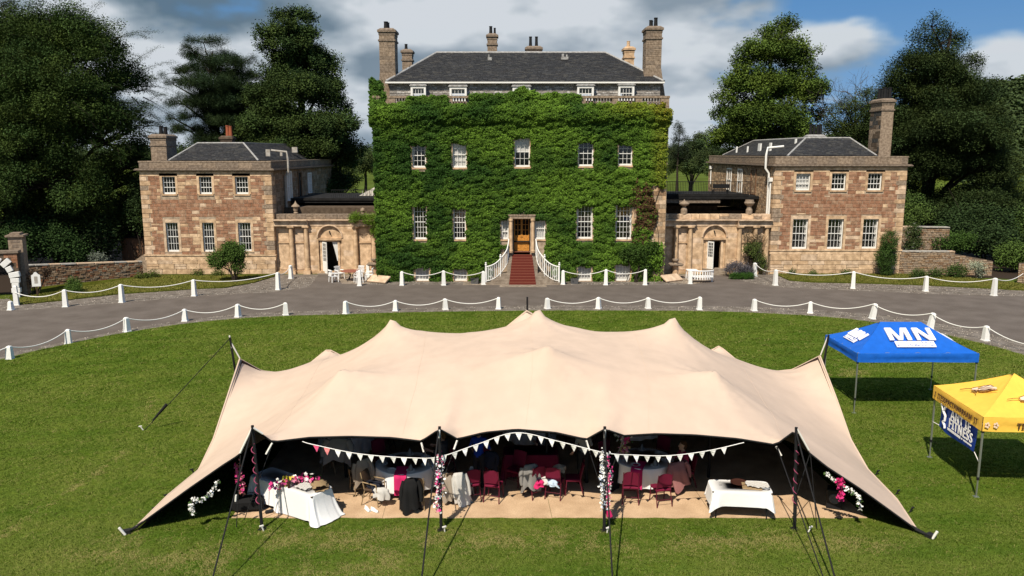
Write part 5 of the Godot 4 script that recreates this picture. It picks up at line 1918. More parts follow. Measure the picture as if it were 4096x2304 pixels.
func trees() -> void:
	var beech := [[-38.4, 18.6, -70, 4.2, 2.8], [-42.9, 16.2, -72, 5.0, 4.3], [-35.1, 17.1, -68, 3.4, 3.2], [-34.5, 14.8, -71, 3.0, 2.8], [-36.7, 12.5, -66, 5.0, 4.0], [-42.8, 9.7, -68, 4.4, 4.8], [-34.2, 10.3, -67, 3.4, 3.4], [-37.7, 6.8, -65, 4.9, 3.6], [-35.1, 6.2, -70, 2.6, 3.3], [-37.1, 3.0, -68, 4.1, 2.0], [-43.1, 19.9, -73, 2.9, 2.0], [-32.9, 11.4, -70, 1.6, 2.3], [-48.0, 14.0, -70, 4.9, 5.6], [-41.0, 13.0, -66, 4.0, 4.0], [-38.5, 9.8, -64, 4.2, 3.4], [-34.6, 12.6, -66, 2.6, 2.4], [-42.5, 5.0, -66, 4.6, 3.2], [-33.6, 4.2, -68, 2.6, 2.8], [-33.2, 8.2, -69, 2.4, 2.4], [-39.0, 15.2, -65, 3.4, 2.6], [-47.0, 7.0, -70, 4.5, 4.0]]
	tree("beech_tree", "huge dark beech tree filling the left edge behind the garden wall", Vector3(-39.2, 0, -69), beech, Color(0.036, 0.066, 0.019), 0.75, leaf_spray, 42.0, 0.4, 101, "bark", 190, "", 1.5)
	tree("pine_tree", "pine whose top shows at the upper left corner behind the beech", Vector3(-59, 0, -95), [[-58.2, 25.0, -95, 2.1, 1.9], [-60.3, 22.8, -95, 3.3, 2.4], [-59.5, 18.5, -95, 4.0, 2.4]], Color(0.04, 0.05, 0.025), 0.5, needle_bunch, 14.0, 0.5, 102)
	var cedar := [[-32.9, 21.1, -88, 2.2, 0.5], [-34.3, 20.5, -88, 1.1, 0.35], [-33.3, 19.8, -90, 2.6, 0.5], [-35.4, 17.8, -87, 1.8, 0.45], [-36.9, 16.9, -89, 1.4, 0.4], [-30.3, 18.5, -86, 3.0, 0.7], [-29.2, 17.4, -89, 2.4, 0.9], [-31.1, 16.4, -85, 3.6, 0.6], [-34.7, 14.6, -86, 2.2, 0.5], [-30.6, 14.4, -86, 3.7, 0.7], [-36.5, 13.1, -88, 1.3, 0.4], [-29.8, 12.5, -87, 3.3, 0.9], [-30.2, 15.4, -90, 2.5, 0.9], [-34.9, 11.8, -88, 2.6, 0.5], [-33.9, 18.4, -91, 2.7, 0.5], [-30.5, 10.4, -88, 4.0, 1.2], [-31.5, 15.4, -87, 3.4, 0.8], [-30.0, 13.6, -88, 3.4, 0.9], [-28.6, 15.8, -87, 2.4, 0.9], [-32.6, 13.2, -86, 2.4, 0.7], [-29.0, 18.9, -88, 2.0, 0.7], [-31.6, 17.6, -87, 2.6, 0.7]]
	tree("cedar_tree", "layered dark cedar with flat branches behind the left side house", Vector3(-31.8, 0, -88.5), cedar, Color(0.026, 0.048, 0.022), 0.6, needle_bunch, 60.0, 0.3, 103)
	var holm := [[-22.5, 23.0, -85, 2.0, 1.3], [-22.7, 20.7, -84, 3.0, 2.3], [-21.8, 18.3, -86, 3.4, 2.7], [-22.4, 15.1, -83, 4.1, 2.6], [-20.0, 15.8, -85, 2.6, 2.5], [-24.3, 12.1, -83, 3.5, 2.3], [-20.0, 11.7, -82, 3.9, 2.5], [-17.9, 13.0, -86, 1.6, 2.0], [-22.0, 9.2, -83, 5.8, 2.3], [-17.4, 9.7, -85, 1.4, 1.8], [-26.2, 14.8, -85, 1.6, 2.0], [-27.8, 11.0, -86, 2.4, 2.0], [-21.5, 6.0, -84, 4.6, 2.2]]
	tree("evergreen_oak", "tall dense dark green tree between left side house and ivy-clad house", Vector3(-22, 0, -85), holm, Color(0.034, 0.062, 0.02), 0.8, leaf_bunch, 40.0, 0.4, 104)
	var oak := [[28.0, 21.7, -86, 2.1, 1.4], [26.8, 19.2, -85, 3.4, 2.2], [30.6, 18.8, -87, 2.1, 2.3], [25.0, 15.8, -84, 3.4, 2.2], [29.4, 15.5, -86, 3.2, 2.4], [23.8, 13.5, -87, 2.3, 1.7], [26.1, 12.4, -83, 3.9, 2.3], [31.6, 13.1, -87, 1.7, 2.0], [24.3, 10.9, -85, 3.2, 1.6], [28.8, 10.7, -84, 3.2, 1.8], [23.0, 11.3, -88, 1.6, 1.6], [26.0, 8.0, -86, 4.0, 1.8]]
	tree("oak_tree", "bright green lobed tree behind the right side house roof", Vector3(27.5, 0, -86), oak, Color(0.062, 0.108, 0.022), 0.6, leaf_bunch, 34.0, 0.42, 105, "pale_bark")
	var dark := [[40.6, 21.5, -80, 1.4, 1.1], [41.1, 19.7, -80, 2.5, 1.8], [39.4, 16.9, -78, 3.4, 2.1], [44.4, 17.6, -81, 2.1, 1.6], [38.2, 14.9, -79, 3.2, 1.8], [41.7, 14.3, -78, 4.3, 2.1], [46.8, 14.4, -81, 2.3, 1.8], [37.2, 12.2, -79, 3.2, 2.2], [40.2, 11.1, -76, 4.6, 2.5], [46.7, 11.6, -80, 2.2, 2.3], [39.7, 7.7, -77, 4.0, 2.5], [43.9, 7.7, -77, 4.0, 2.9], [40.1, 4.3, -78, 2.7, 1.8], [43.3, 4.1, -76, 4.0, 2.1], [40.6, 16.0, -77, 3.0, 2.2], [38.6, 9.6, -77, 3.6, 2.4], [42.5, 10.8, -75, 3.4, 2.6], [46.0, 8.6, -79, 2.8, 2.6], [36.8, 6.0, -78, 3.0, 2.4], [38.0, 3.0, -76, 3.4, 2.0], [47.0, 4.5, -78, 3.4, 2.6], [41.6, 18.2, -81, 2.2, 1.8]]
	tree("dark_beech_tree", "broad very dark tree right of the tall stone chimney", Vector3(41, 0, -79), dark, Color(0.03, 0.052, 0.019), 0.8, leaf_spray, 40.0, 0.42, 106)
	tree("ash_tree", "lighter loose tree behind the base of the tall right chimney", Vector3(35, 0, -83), [[34.2, 13.3, -83, 2.2, 1.6], [34.0, 11.5, -84, 2.5, 1.5], [36.4, 10.9, -82, 2.6, 1.6], [36.8, 13.5, -84, 2.2, 1.7], [35.0, 8.8, -84, 2.8, 1.6], [37.4, 15.2, -84, 1.6, 1.2], [32.4, 10.2, -84, 1.8, 1.4]], Color(0.05, 0.08, 0.025), 0.4, leaf_spray, 36.0, 0.38, 107)
	tree("lime_tree", "dark rounded tree beside the right-hand end of the left side house", Vector3(-20, 0, -92), [[-19.5, 7.9, -92, 2.2, 2.0], [-18.4, 5.8, -92, 1.6, 1.7], [-20.9, 5.7, -92, 2.2, 1.7], [-19.5, 3.5, -92, 2.4, 1.6]], Color(0.036, 0.07, 0.02), 0.4, leaf_bunch, 34.0, 0.34, 108)
	tree("park_tree", "distant rounded tree in the gap left of the ivy-clad house", Vector3(-28, 0, -153), [[-26.9, 8.6, -150, 1.8, 1.3], [-30.1, 8.2, -155, 2.3, 1.7], [-26.4, 8.0, -158, 1.6, 1.3], [-28.5, 6.5, -153, 3.6, 1.8]], Color(0.05, 0.08, 0.03), 0.4, leaf_bunch, 20.0, 0.5, 109, "bark", 0)
	tree("park_tree", "distant spreading tree in the gap right of the ivy-clad house", Vector3(33, 0, -148), [[33.6, 9.0, -150, 3.4, 2.9], [30.4, 6.7, -144, 2.7, 2.6], [32.3, 6.8, -140, 2.9, 2.7], [30.5, 9.3, -154, 1.5, 2.0], [37.6, 10.5, -156, 2.7, 2.7], [36.5, 7.0, -150, 3.2, 2.6]], Color(0.042, 0.068, 0.027), 0.5, leaf_bunch, 20.0, 0.5, 110)
	tree("conifer_tree", "distant dark conifer just right of the ivy-clad house", Vector3(28.9, 0, -140), [[28.7, 14.0, -140, 0.8, 0.7], [29.0, 12.8, -140, 1.3, 0.7], [28.8, 11.5, -140, 1.7, 0.8], [28.8, 10.0, -140, 1.9, 0.8], [28.8, 8.5, -140, 2.1, 0.8]], Color(0.028, 0.042, 0.028), 0.3, needle_bunch, 12.0, 0.6, 111)
	bare_tree()
	# woods: hill at the right, far skyline
	var xfs := []
	var tints := []
	for k in 5200:
		var far := k > 2600
		var p := Vector3(rng.randf_range(85, 190), 0, rng.randf_range(-250, -150))
		if far:
			p = Vector3(rng.randf_range(-280, 280), 0, rng.randf_range(-420, -330))
		var y := 0.012 * (-95.0 - p.z) * smoothstep(0.0, 120.0, -95.0 - p.z) + 26.0 * exp(-pow((p.x - 150.0) / 60.0, 2) - pow((p.z + 215.0) / 60.0, 2))
		if far:
			y += rng.randf_range(0, 7)
		p.y = y + rng.randf_range(0.3, 3.4)
		var s := rng.randf_range(1.4, 3.0)
		xfs.append(Transform3D(Basis(Vector3.UP, rng.randf() * TAU).scaled(Vector3(s, s * 0.8, s)), p))
		tints.append(Color(0.05, 0.075, 0.028) * rng.randf_range(0.6, 1.4))
	var m := bunch(46, 1.0, 0.34, 0.2, 12)
	var wd := swarm("far_wood", m, M["tree_leaf"], xfs, tints, self)
	tag(wd, "woods on the hill at the right and along the skyline", "wood", "", "stuff")


func twig(g: Geo, q: RandomNumberGenerator, p: Vector3, v: Vector3, r: float, l: float, depth: int, xfs: Array) -> void:
	var pts := [p]
	var rad := [r]
	for i in 4:
		v = (v + Vector3(q.randfn(), q.randfn() + 0.12, q.randfn()) * 0.2).normalized()
		p += v * l / 4
		pts.append(p)
		rad.append(r * (1.0 - 0.13 * (i + 1)))
	g.tube(pts, rad, 5 if depth > 2 else 3, false)
	if depth == 0:
		if q.randf() < 0.4:
			xfs.append(Transform3D(Basis(Vector3.UP, q.randf() * TAU).scaled(Vector3.ONE * q.randf_range(0.12, 0.24)), p))
		return
	for k in (3 if depth > 1 else 2):
		var w := (v + Vector3(q.randfn(), q.randfn() * 0.6 + 0.1, q.randfn()) * 0.62).normalized()
		twig(g, q, pts[2 + k % 3], w, r * 0.55, l * q.randf_range(0.6, 0.85), depth - 1, xfs)


func bare_tree() -> void:
	var q := RandomNumberGenerator.new()
	q.seed = 58
	var o := thing("bare_tree", "thin half-bare tree with twiggy crown against the sky, left of the dark tree", "tree", Vector3(36.5, 0, -85))
	var g := Geo.new()
	var xfs := []
	g.tube([Vector3(0, 0, 0), Vector3(0.2, 6, 0), Vector3(-0.2, 11.5, 0)], [0.3, 0.24, 0.2], 7)
	for e in [[0, 0.95, 3.6], [-0.75, 0.75, 3.6], [0.6, 0.9, 3.4], [-0.35, 1.0, 3.4], [-1.0, 0.45, 3.3], [0.35, 1.0, 3.0], [-0.9, 0.2, 2.6]]:
		twig(g, q, Vector3(-0.2, q.randf_range(10.3, 12.2), 0), Vector3(e[0], e[1], q.randfn() * 0.3).normalized(), 0.12, e[2], 4, xfs)
	part("trunk", g, M["pale_bark"], o)
	var tints := []
	for k in xfs.size():
		tints.append(Color(0.1, 0.1, 0.05))
	swarm("crown", leaf_spray, M["tree_leaf"], xfs, tints, o)


# ---------------------------------------------------------------- shrubs and plants
func shrub(called: String, label: String, category: String, lobes: Array, col: Color, size: float, per: float, sd: int, stems := 5, flower := Color(0, 0, 0), group := "") -> void:
	var q := RandomNumberGenerator.new()
	q.seed = sd
	var base := Vector3(lobes[0][0], 0, lobes[0][2])
	var o := thing(called, label, category, base, 0.0, group)
	var xfs := []
	var tints := []
	var fx := []
	var ft := []
	for L in lobes:
		var c := Vector3(L[0], L[1], L[2]) - base
		var r := Vector3(L[3], L[4], L[3] * 0.85)
		for k in int(per * (r.x * r.y * 4.0 + r.x * r.z * 3.0)) + 10:
			var d := Vector3(q.randfn(), q.randfn(), q.randfn()).normalized()
			var lump := 0.82 + 0.2 * sin(d.x * 5.0 + sd) * sin(d.y * 6.0 + d.z * 4.0)
			var p := c + d * r * lump * pow(q.randf(), 0.25)
			if p.y < 0.03:
				continue
			xfs.append(Transform3D(Basis(Vector3.UP, q.randf() * TAU).scaled(Vector3.ONE * size * q.randf_range(0.7, 1.3)), p))
			tints.append(col * q.randf_range(0.7, 1.35))
			if flower.r + flower.g + flower.b > 0.0 and q.randf() < 0.12:
				fx.append(Transform3D(Basis(Vector3.UP, q.randf() * TAU).scaled(Vector3.ONE * size * 0.35), c + d * r * (lump + 0.05)))
				ft.append(flower * q.randf_range(0.8, 1.1))
	if stems > 0:
		var g := Geo.new()
		for k in stems:
			var L = lobes[k % lobes.size()]
			var c := Vector3(L[0], L[1], L[2]) - base
			var a := Vector3(q.randfn(), 0, q.randfn()) * 0.1
			g.tube([a, a.lerp(c, 0.5) + Vector3(q.randfn(), 0.3, q.randfn()) * 0.12, c + Vector3(q.randfn(), q.randfn(), q.randfn()) * L[3] * 0.4], [0.05, 0.035, 0.015], 5)
		part("stems", g, M["bark"], o)
	swarm("foliage", leaf_bunch, M["shrub_leaf"], xfs, tints, o)
	if fx.size():
		swarm("flowers", leaf_bunch, M["shrub_leaf"], fx, ft, o)


func shrubs() -> void:
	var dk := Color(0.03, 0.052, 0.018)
	var gn := Color(0.06, 0.105, 0.022)
	shrub("round_bush", "rounded green bush before the left side house windows", "bush", [[-20.6, 2.3, -58.5, 1.15, 0.75], [-21.8, 1.75, -58.5, 0.95, 0.75], [-20.3, 1.5, -58.4, 0.6, 0.95], [-20.9, 2.6, -58.7, 0.7, 0.5]], gn, 0.22, 60, 201, 9)
	shrub("column_bush", "tall clipped ivy column against the right side house corner", "bush", [[29.3, 2.7, -61.4, 0.78, 1.15], [29.1, 1.5, -61.4, 0.98, 1.15], [29.2, 0.5, -61.4, 0.6, 0.5]], Color(0.045, 0.085, 0.02), 0.16, 75, 202, 3)
	shrub("climbing_shrub", "loose climbing shrub on the right screen wall between two columns", "shrub", [[18.9, 2.1, -62.2, 0.8, 0.75], [19.4, 1.5, -62.2, 0.55, 0.6], [19.8, 0.9, -62.1, 0.4, 0.75]], Color(0.08, 0.11, 0.03), 0.18, 40, 203, 8)
	shrub("climbing_shrub", "brownish bare climber high on the right screen wall", "shrub", [[18.7, 3.0, -62.25, 0.75, 0.6], [19.5, 2.9, -62.25, 0.5, 0.6]], Color(0.11, 0.085, 0.05), 0.15, 16, 204, 10)
	shrub("lavender_bush", "grey-purple lavender bush beside the right arched doorway", "bush", [[17.4, 0.75, -61.1, 1.0, 0.6], [18.2, 0.55, -61.2, 0.7, 0.4]], Color(0.105, 0.1, 0.115), 0.17, 60, 205, 0)
	shrub("box_hedge", "low clipped box hedge in front of the lavender", "hedge", [[17.0, 0.25, -60.0, 0.5, 0.27], [17.6, 0.25, -60.0, 0.5, 0.27], [18.2, 0.25, -60.05, 0.45, 0.27]], Color(0.035, 0.085, 0.015), 0.12, 130, 206, 0)
	shrub("corner_shrub", "dark green shrub spreading over the house corner above the last basement window", "shrub", [[9.3, 2.25, -58.6, 1.0, 0.6], [10.3, 2.6, -58.7, 0.6, 0.6], [8.5, 2.1, -58.7, 0.6, 0.4], [10.0, 1.3, -58.6, 0.45, 0.6]], Color(0.045, 0.085, 0.018), 0.24, 45, 207, 6)
	# bank at the right
	shrub("bank_hedge", "green hedge on the bank above the right garden wall", "hedge", [[35.9, 2.2, -66.2, 1.8, 0.75], [37.6, 2.2, -66.6, 1.5, 0.85]], Color(0.045, 0.085, 0.018), 0.3, 26, 208, 4)
	shrub("bank_thicket", "broad dark thicket on the bank under the dark tree", "thicket", [[41.3, 2.2, -69, 3.1, 1.5], [41.8, 3.6, -72, 4.0, 1.6], [43.0, 0.9, -67, 1.9, 1.5], [38.4, 2.6, -69, 1.8, 1.4]], dk, 0.4, 14, 209, 6)
	shrub("laurel_bush", "lighter green laurel bush in front of the dark bank thicket", "bush", [[40.2, 1.5, -63.5, 1.5, 1.2], [42.3, 1.2, -62.5, 1.2, 1.0]], Color(0.07, 0.115, 0.025), 0.3, 26, 231, 4)
	shrub("flowering_shrub", "shrub with small white flowers between the two right garden walls", "shrub", [[32.4, 3.3, -64, 0.7, 0.75], [32.5, 2.3, -64, 0.8, 0.8]], Color(0.05, 0.075, 0.025), 0.22, 40, 210, 5, Color(0.6, 0.6, 0.55))
	shrub("pale_shrub", "pale grey-green shrub in front of the crumbling wall end", "shrub", [[35.6, 1.05, -60.2, 0.7, 0.4], [35.9, 0.55, -60.2, 0.45, 0.45]], Color(0.3, 0.33, 0.24), 0.2, 26, 211, 6)
	shrub("bank_grass", "tall rough green growth on the slope right of the side house", "shrub", [[34.5, 4.2, -70, 2.6, 1.2], [33.0, 3.6, -68, 1.6, 1.0]], Color(0.06, 0.095, 0.022), 0.35, 16, 212, 0)
	for e in [[31.2, -60.4, 0.55, "low plant at the foot of the ivy column"], [32.6, -60.6, 0.5, "leafy plant at the foot of the right garden wall, left of the taller one"], [34.2, -60.6, 0.75, "taller leafy plant at the foot of the right garden wall"], [26.2, -61.6, 0.35, "small dark shrub under the middle ground-floor window of the right house"], [22.0, -61.8, 0.3, "low flowers under the first ground-floor window of the right house"], [23.6, -61.7, 0.28, "low flowers between the first two windows of the right house"]]:
		shrub("border_plant", e[3], "plant", [[e[0], e[2] * 0.7, e[1], e[2] * 1.2, e[2] * 0.8]], Color(0.05, 0.085, 0.022), 0.2, 45, 220 + int(e[0]), 0)
	# left
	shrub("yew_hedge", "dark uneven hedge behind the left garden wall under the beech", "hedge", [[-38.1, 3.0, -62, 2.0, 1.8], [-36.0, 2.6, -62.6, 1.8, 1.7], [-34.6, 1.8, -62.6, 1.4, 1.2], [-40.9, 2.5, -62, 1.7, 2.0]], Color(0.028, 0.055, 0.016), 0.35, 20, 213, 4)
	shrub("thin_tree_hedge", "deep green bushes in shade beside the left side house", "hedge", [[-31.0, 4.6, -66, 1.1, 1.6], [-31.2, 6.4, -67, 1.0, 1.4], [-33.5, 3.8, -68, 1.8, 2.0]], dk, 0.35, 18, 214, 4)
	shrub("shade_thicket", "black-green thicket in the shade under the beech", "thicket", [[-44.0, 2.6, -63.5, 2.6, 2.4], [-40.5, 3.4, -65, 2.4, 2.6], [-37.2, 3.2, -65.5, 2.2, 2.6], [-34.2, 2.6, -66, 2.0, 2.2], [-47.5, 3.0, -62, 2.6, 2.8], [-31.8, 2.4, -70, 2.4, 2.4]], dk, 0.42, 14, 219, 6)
	shrub("slope_thicket", "dark thicket filling the slope right of the bank hedge", "thicket", [[46.5, 3.0, -73, 3.4, 2.2], [36.5, 4.4, -74, 2.6, 1.8], [49.5, 2.6, -70, 3.0, 2.0], [45.8, 1.6, -66, 2.2, 1.5]], Color(0.05, 0.085, 0.022), 0.42, 12, 230, 6)
	shrub("grey_shrub", "grey-leaved shrub showing above the left garden wall", "shrub", [[-31.6, 1.5, -60.2, 0.8, 0.6]], Color(0.13, 0.15, 0.12), 0.2, 40, 215, 3)
	shrub("dead_climber", "brown dead creeper on the left garden wall beside the white notice", "creeper", [[-32.3, 1.2, -53.0, 0.35, 0.7], [-31.7, 1.5, -53.6, 0.3, 0.4]], Color(0.045, 0.03, 0.02), 0.18, 60, 216, 5)
	shrub("leafy_plant", "bright leafy plant at the foot of the left garden wall", "plant", [[-30.2, 0.6, -54.0, 0.6, 0.6], [-29.8, 0.4, -53.6, 0.5, 0.4]], gn, 0.18, 50, 217, 3)
	for e in [[-27.6, -60.4, 0.45, "yellow-green plant at the corner of the left side house"], [-28.3, -59.9, 0.35, "low green plant at the end of the left garden wall"], [-24.6, -61.6, 0.35, "low dark plant under the middle window of the left side house"], [-23.0, -61.5, 0.4, "dark bushy plant left of the rounded bush"]]:
		shrub("border_plant", e[3], "plant", [[e[0], e[2] * 0.6, e[1], e[2] * 1.3, e[2] * 0.8]], Color(0.07, 0.095, 0.022), 0.2, 45, 240 + int(-e[0]), 0)
	shrub("parapet_ivy", "bright ivy spilling over the right end of the left screen wall", "ivy", [[-10.9, 4.4, -62.4, 1.0, 0.55], [-12.2, 4.55, -62.4, 0.8, 0.4], [-10.6, 3.6, -62.4, 0.6, 0.6]], Color(0.1, 0.17, 0.02), 0.18, 70, 218, 0)


# ---------------------------------------------------------------- white posts and ropes
const FRONT_POSTS := [[-23.4, -35.98, 0.67], [-22.4, -39.11, 0.76], [-20.73, -41.83, 0.81], [-18.73, -44.6, 0.72], [-16.08, -45.75, 0.79], [-13.45, -46.3, 0.77], [-9.94, -46.7, 0.79], [-7.11, -47.63, 0.67], [-4.1, -48.0, 0.7], [-0.83, -48.2, 0.75], [2.19, -48.3, 0.68], [5.36, -48.3, 0.73], [8.43, -48.38, 0.7], [11.52, -48.0, 0.81], [14.78, -47.63, 0.74], [17.94, -46.9, 0.72], [20.9, -45.2, 0.93], [22.9, -42.6, 0.91], [24.3, -39.8, 0.79], [25.2, -36.0, 0.7]]
const BACK_POSTS := [[-30.74, -47.87, 0.57], [-31.35, -49.43, 1.27], [-27.96, -48.9, 1.11], [-25.14, -50.38, 1.2], [-21.39, -52.69, 1.14], [-16.47, -55.21, 1.25], [-16.95, -60.25, 1.05], [-11.06, -56.9, 1.15], [-11.14, -60.84, 1.03], [-8.0, -57.1, 1.04], [-4.98, -57.1, 1.1], [-2.1, -57.44, 1.0], [3.74, -57.5, 1.06], [6.85, -57.27, 1.17], [9.72, -57.27, 1.17], [13.12, -57.8, 1.07], [18.96, -61.44, 1.07], [19.16, -57.09, 1.17], [24.22, -55.71, 1.25], [28.8, -54.56, 1.09], [32.53, -52.84, 1.22]]


func bollard_mesh(h: float) -> ArrayMesh:
	var g := Geo.new()
	var prof := [[0.17, 0.0], [0.17, 0.05], [0.14, 0.055], [0.105, h - 0.08], [0.09, h - 0.035], [0.04, h]]
	for k in prof.size() - 1:
		var p := []
		for e in [prof[k], prof[k + 1]]:
			for c in [[-1, -1], [1, -1], [1, 1], [-1, 1]]:
				p.append(Vector3(c[0] * e[0], e[1], c[1] * e[0]))
		for i in 4:
			var j := (i + 1) % 4
			g.quad(p[i], p[j], p[4 + j], p[4 + i], (p[i] + p[j]) * Vector3(1, 0, 1) + Vector3(0, 0.01, 0))
		if k == prof.size() - 2:
			g.quad(p[4], p[5], p[6], p[7], Vector3.UP)
	return g.mesh()


func bollards() -> void:
	var near := ["at the left edge of the picture", "second from the left edge along the lawn", "third from the left edge along the lawn", "fourth from the left edge along the lawn", "second to the left of the left lawn gap", "just left of the left lawn gap", "just right of the left lawn gap", "second to the right of the left lawn gap", "two left of the rear tent pole", "nearest to the rear tent pole on its left", "nearest to the rear tent pole on its right", "second right of the rear tent pole", "third right of the rear tent pole", "just left of the right lawn gap", "just right of the right lawn gap", "third along the lawn left of the blue gazebo", "leaning above the left slope of the blue gazebo", "behind the right slope of the blue gazebo", "right of the blue gazebo", "at the right edge beyond the gazebos"]
	for k in FRONT_POSTS.size():
		var p = FRONT_POSTS[k]
		var o := part("bollard", bollard_mesh(p[2]), M["white_paint"], self, Transform3D(Basis(Vector3.UP, rng.randf_range(-0.5, 0.5)) * Basis(Vector3(0, 0, 1), rng.randf_range(-0.03, 0.03) - (0.16 if k in [16, 17] else 0.0)), Vector3(p[0], 0, p[1])))
		tag(o, "short white lawn-edge post " + near[k], "bollard", "white posts along the lawn edge")
	var far := ["low beside the white gateway", "thick in front of the white gateway", "first right of the white gateway", "second right of the white gateway", "before the left side house", "at the end of the left verge rope", "near the lantern end of the left screen wall", "in front of the red-topped patio table", "beside the left stone pedestal", "leftmost before the ivy-clad house", "in the middle left of the front steps", "just left of the front steps", "just right of the front steps", "second right of the front steps", "at the right corner of the ivy-clad house", "in front of the white slatted seat", "tall by the climber on the right screen wall", "before the right side house's left corner", "under the middle of the right side house", "before the columnar ivy bush", "near the right edge of the picture"]
	for k in BACK_POSTS.size():
		var p = BACK_POSTS[k]
		var o := part("bollard", bollard_mesh(p[2]), M["white_paint"], self, Transform3D(Basis(Vector3.UP, rng.randf_range(-0.3, 0.3)), Vector3(p[0], 0.0, p[1])))
		tag(o, "white tapered post " + far[k], "bollard", "white posts on the house side of the drive")
	var spans := []
	for k in FRONT_POSTS.size() - 1:
		if not k in [5, 9, 13]:
			spans.append([FRONT_POSTS[k], FRONT_POSTS[k + 1], "white rope running right from the post %s" % near[k], 0.32])
	for k in [2, 3, 4, 5, 9, 10, 12, 13, 16, 17, 18, 19]:
		spans.append([BACK_POSTS[k], BACK_POSTS[k + 1], "white house-side rope from the post %s" % far[k], 0.3])
	spans.append([[-31.3, -49.3, 0.9], BACK_POSTS[2], "white sagging rope from the gateway to the first post right of it", 0.35])
	spans.append([BACK_POSTS[20], [36.8, -56.6, 1.0], "white sagging rope running to the wall at the right edge", 0.3])
	spans.append([[-26.0, -31.5, 0.7], FRONT_POSTS[0], "white sagging rope leaving the picture at the left edge", 0.3])
	for e in spans:
		var a := Vector3(e[0][0], e[0][2] - 0.05, e[0][1])
		var b := Vector3(e[1][0], e[1][2] - 0.05, e[1][1])
		var pts := []
		for i in 15:
			var t := i / 14.0
			pts.append(a.lerp(b, t) - Vector3(0, e[3] * 4.0 * t * (1.0 - t), 0))
		var g := Geo.new()
		g.tube(pts, [0.026], 6)
		var o := part("rope", g, M["rope_white"], self)
		tag(o, e[2], "rope", "white ropes between the posts")


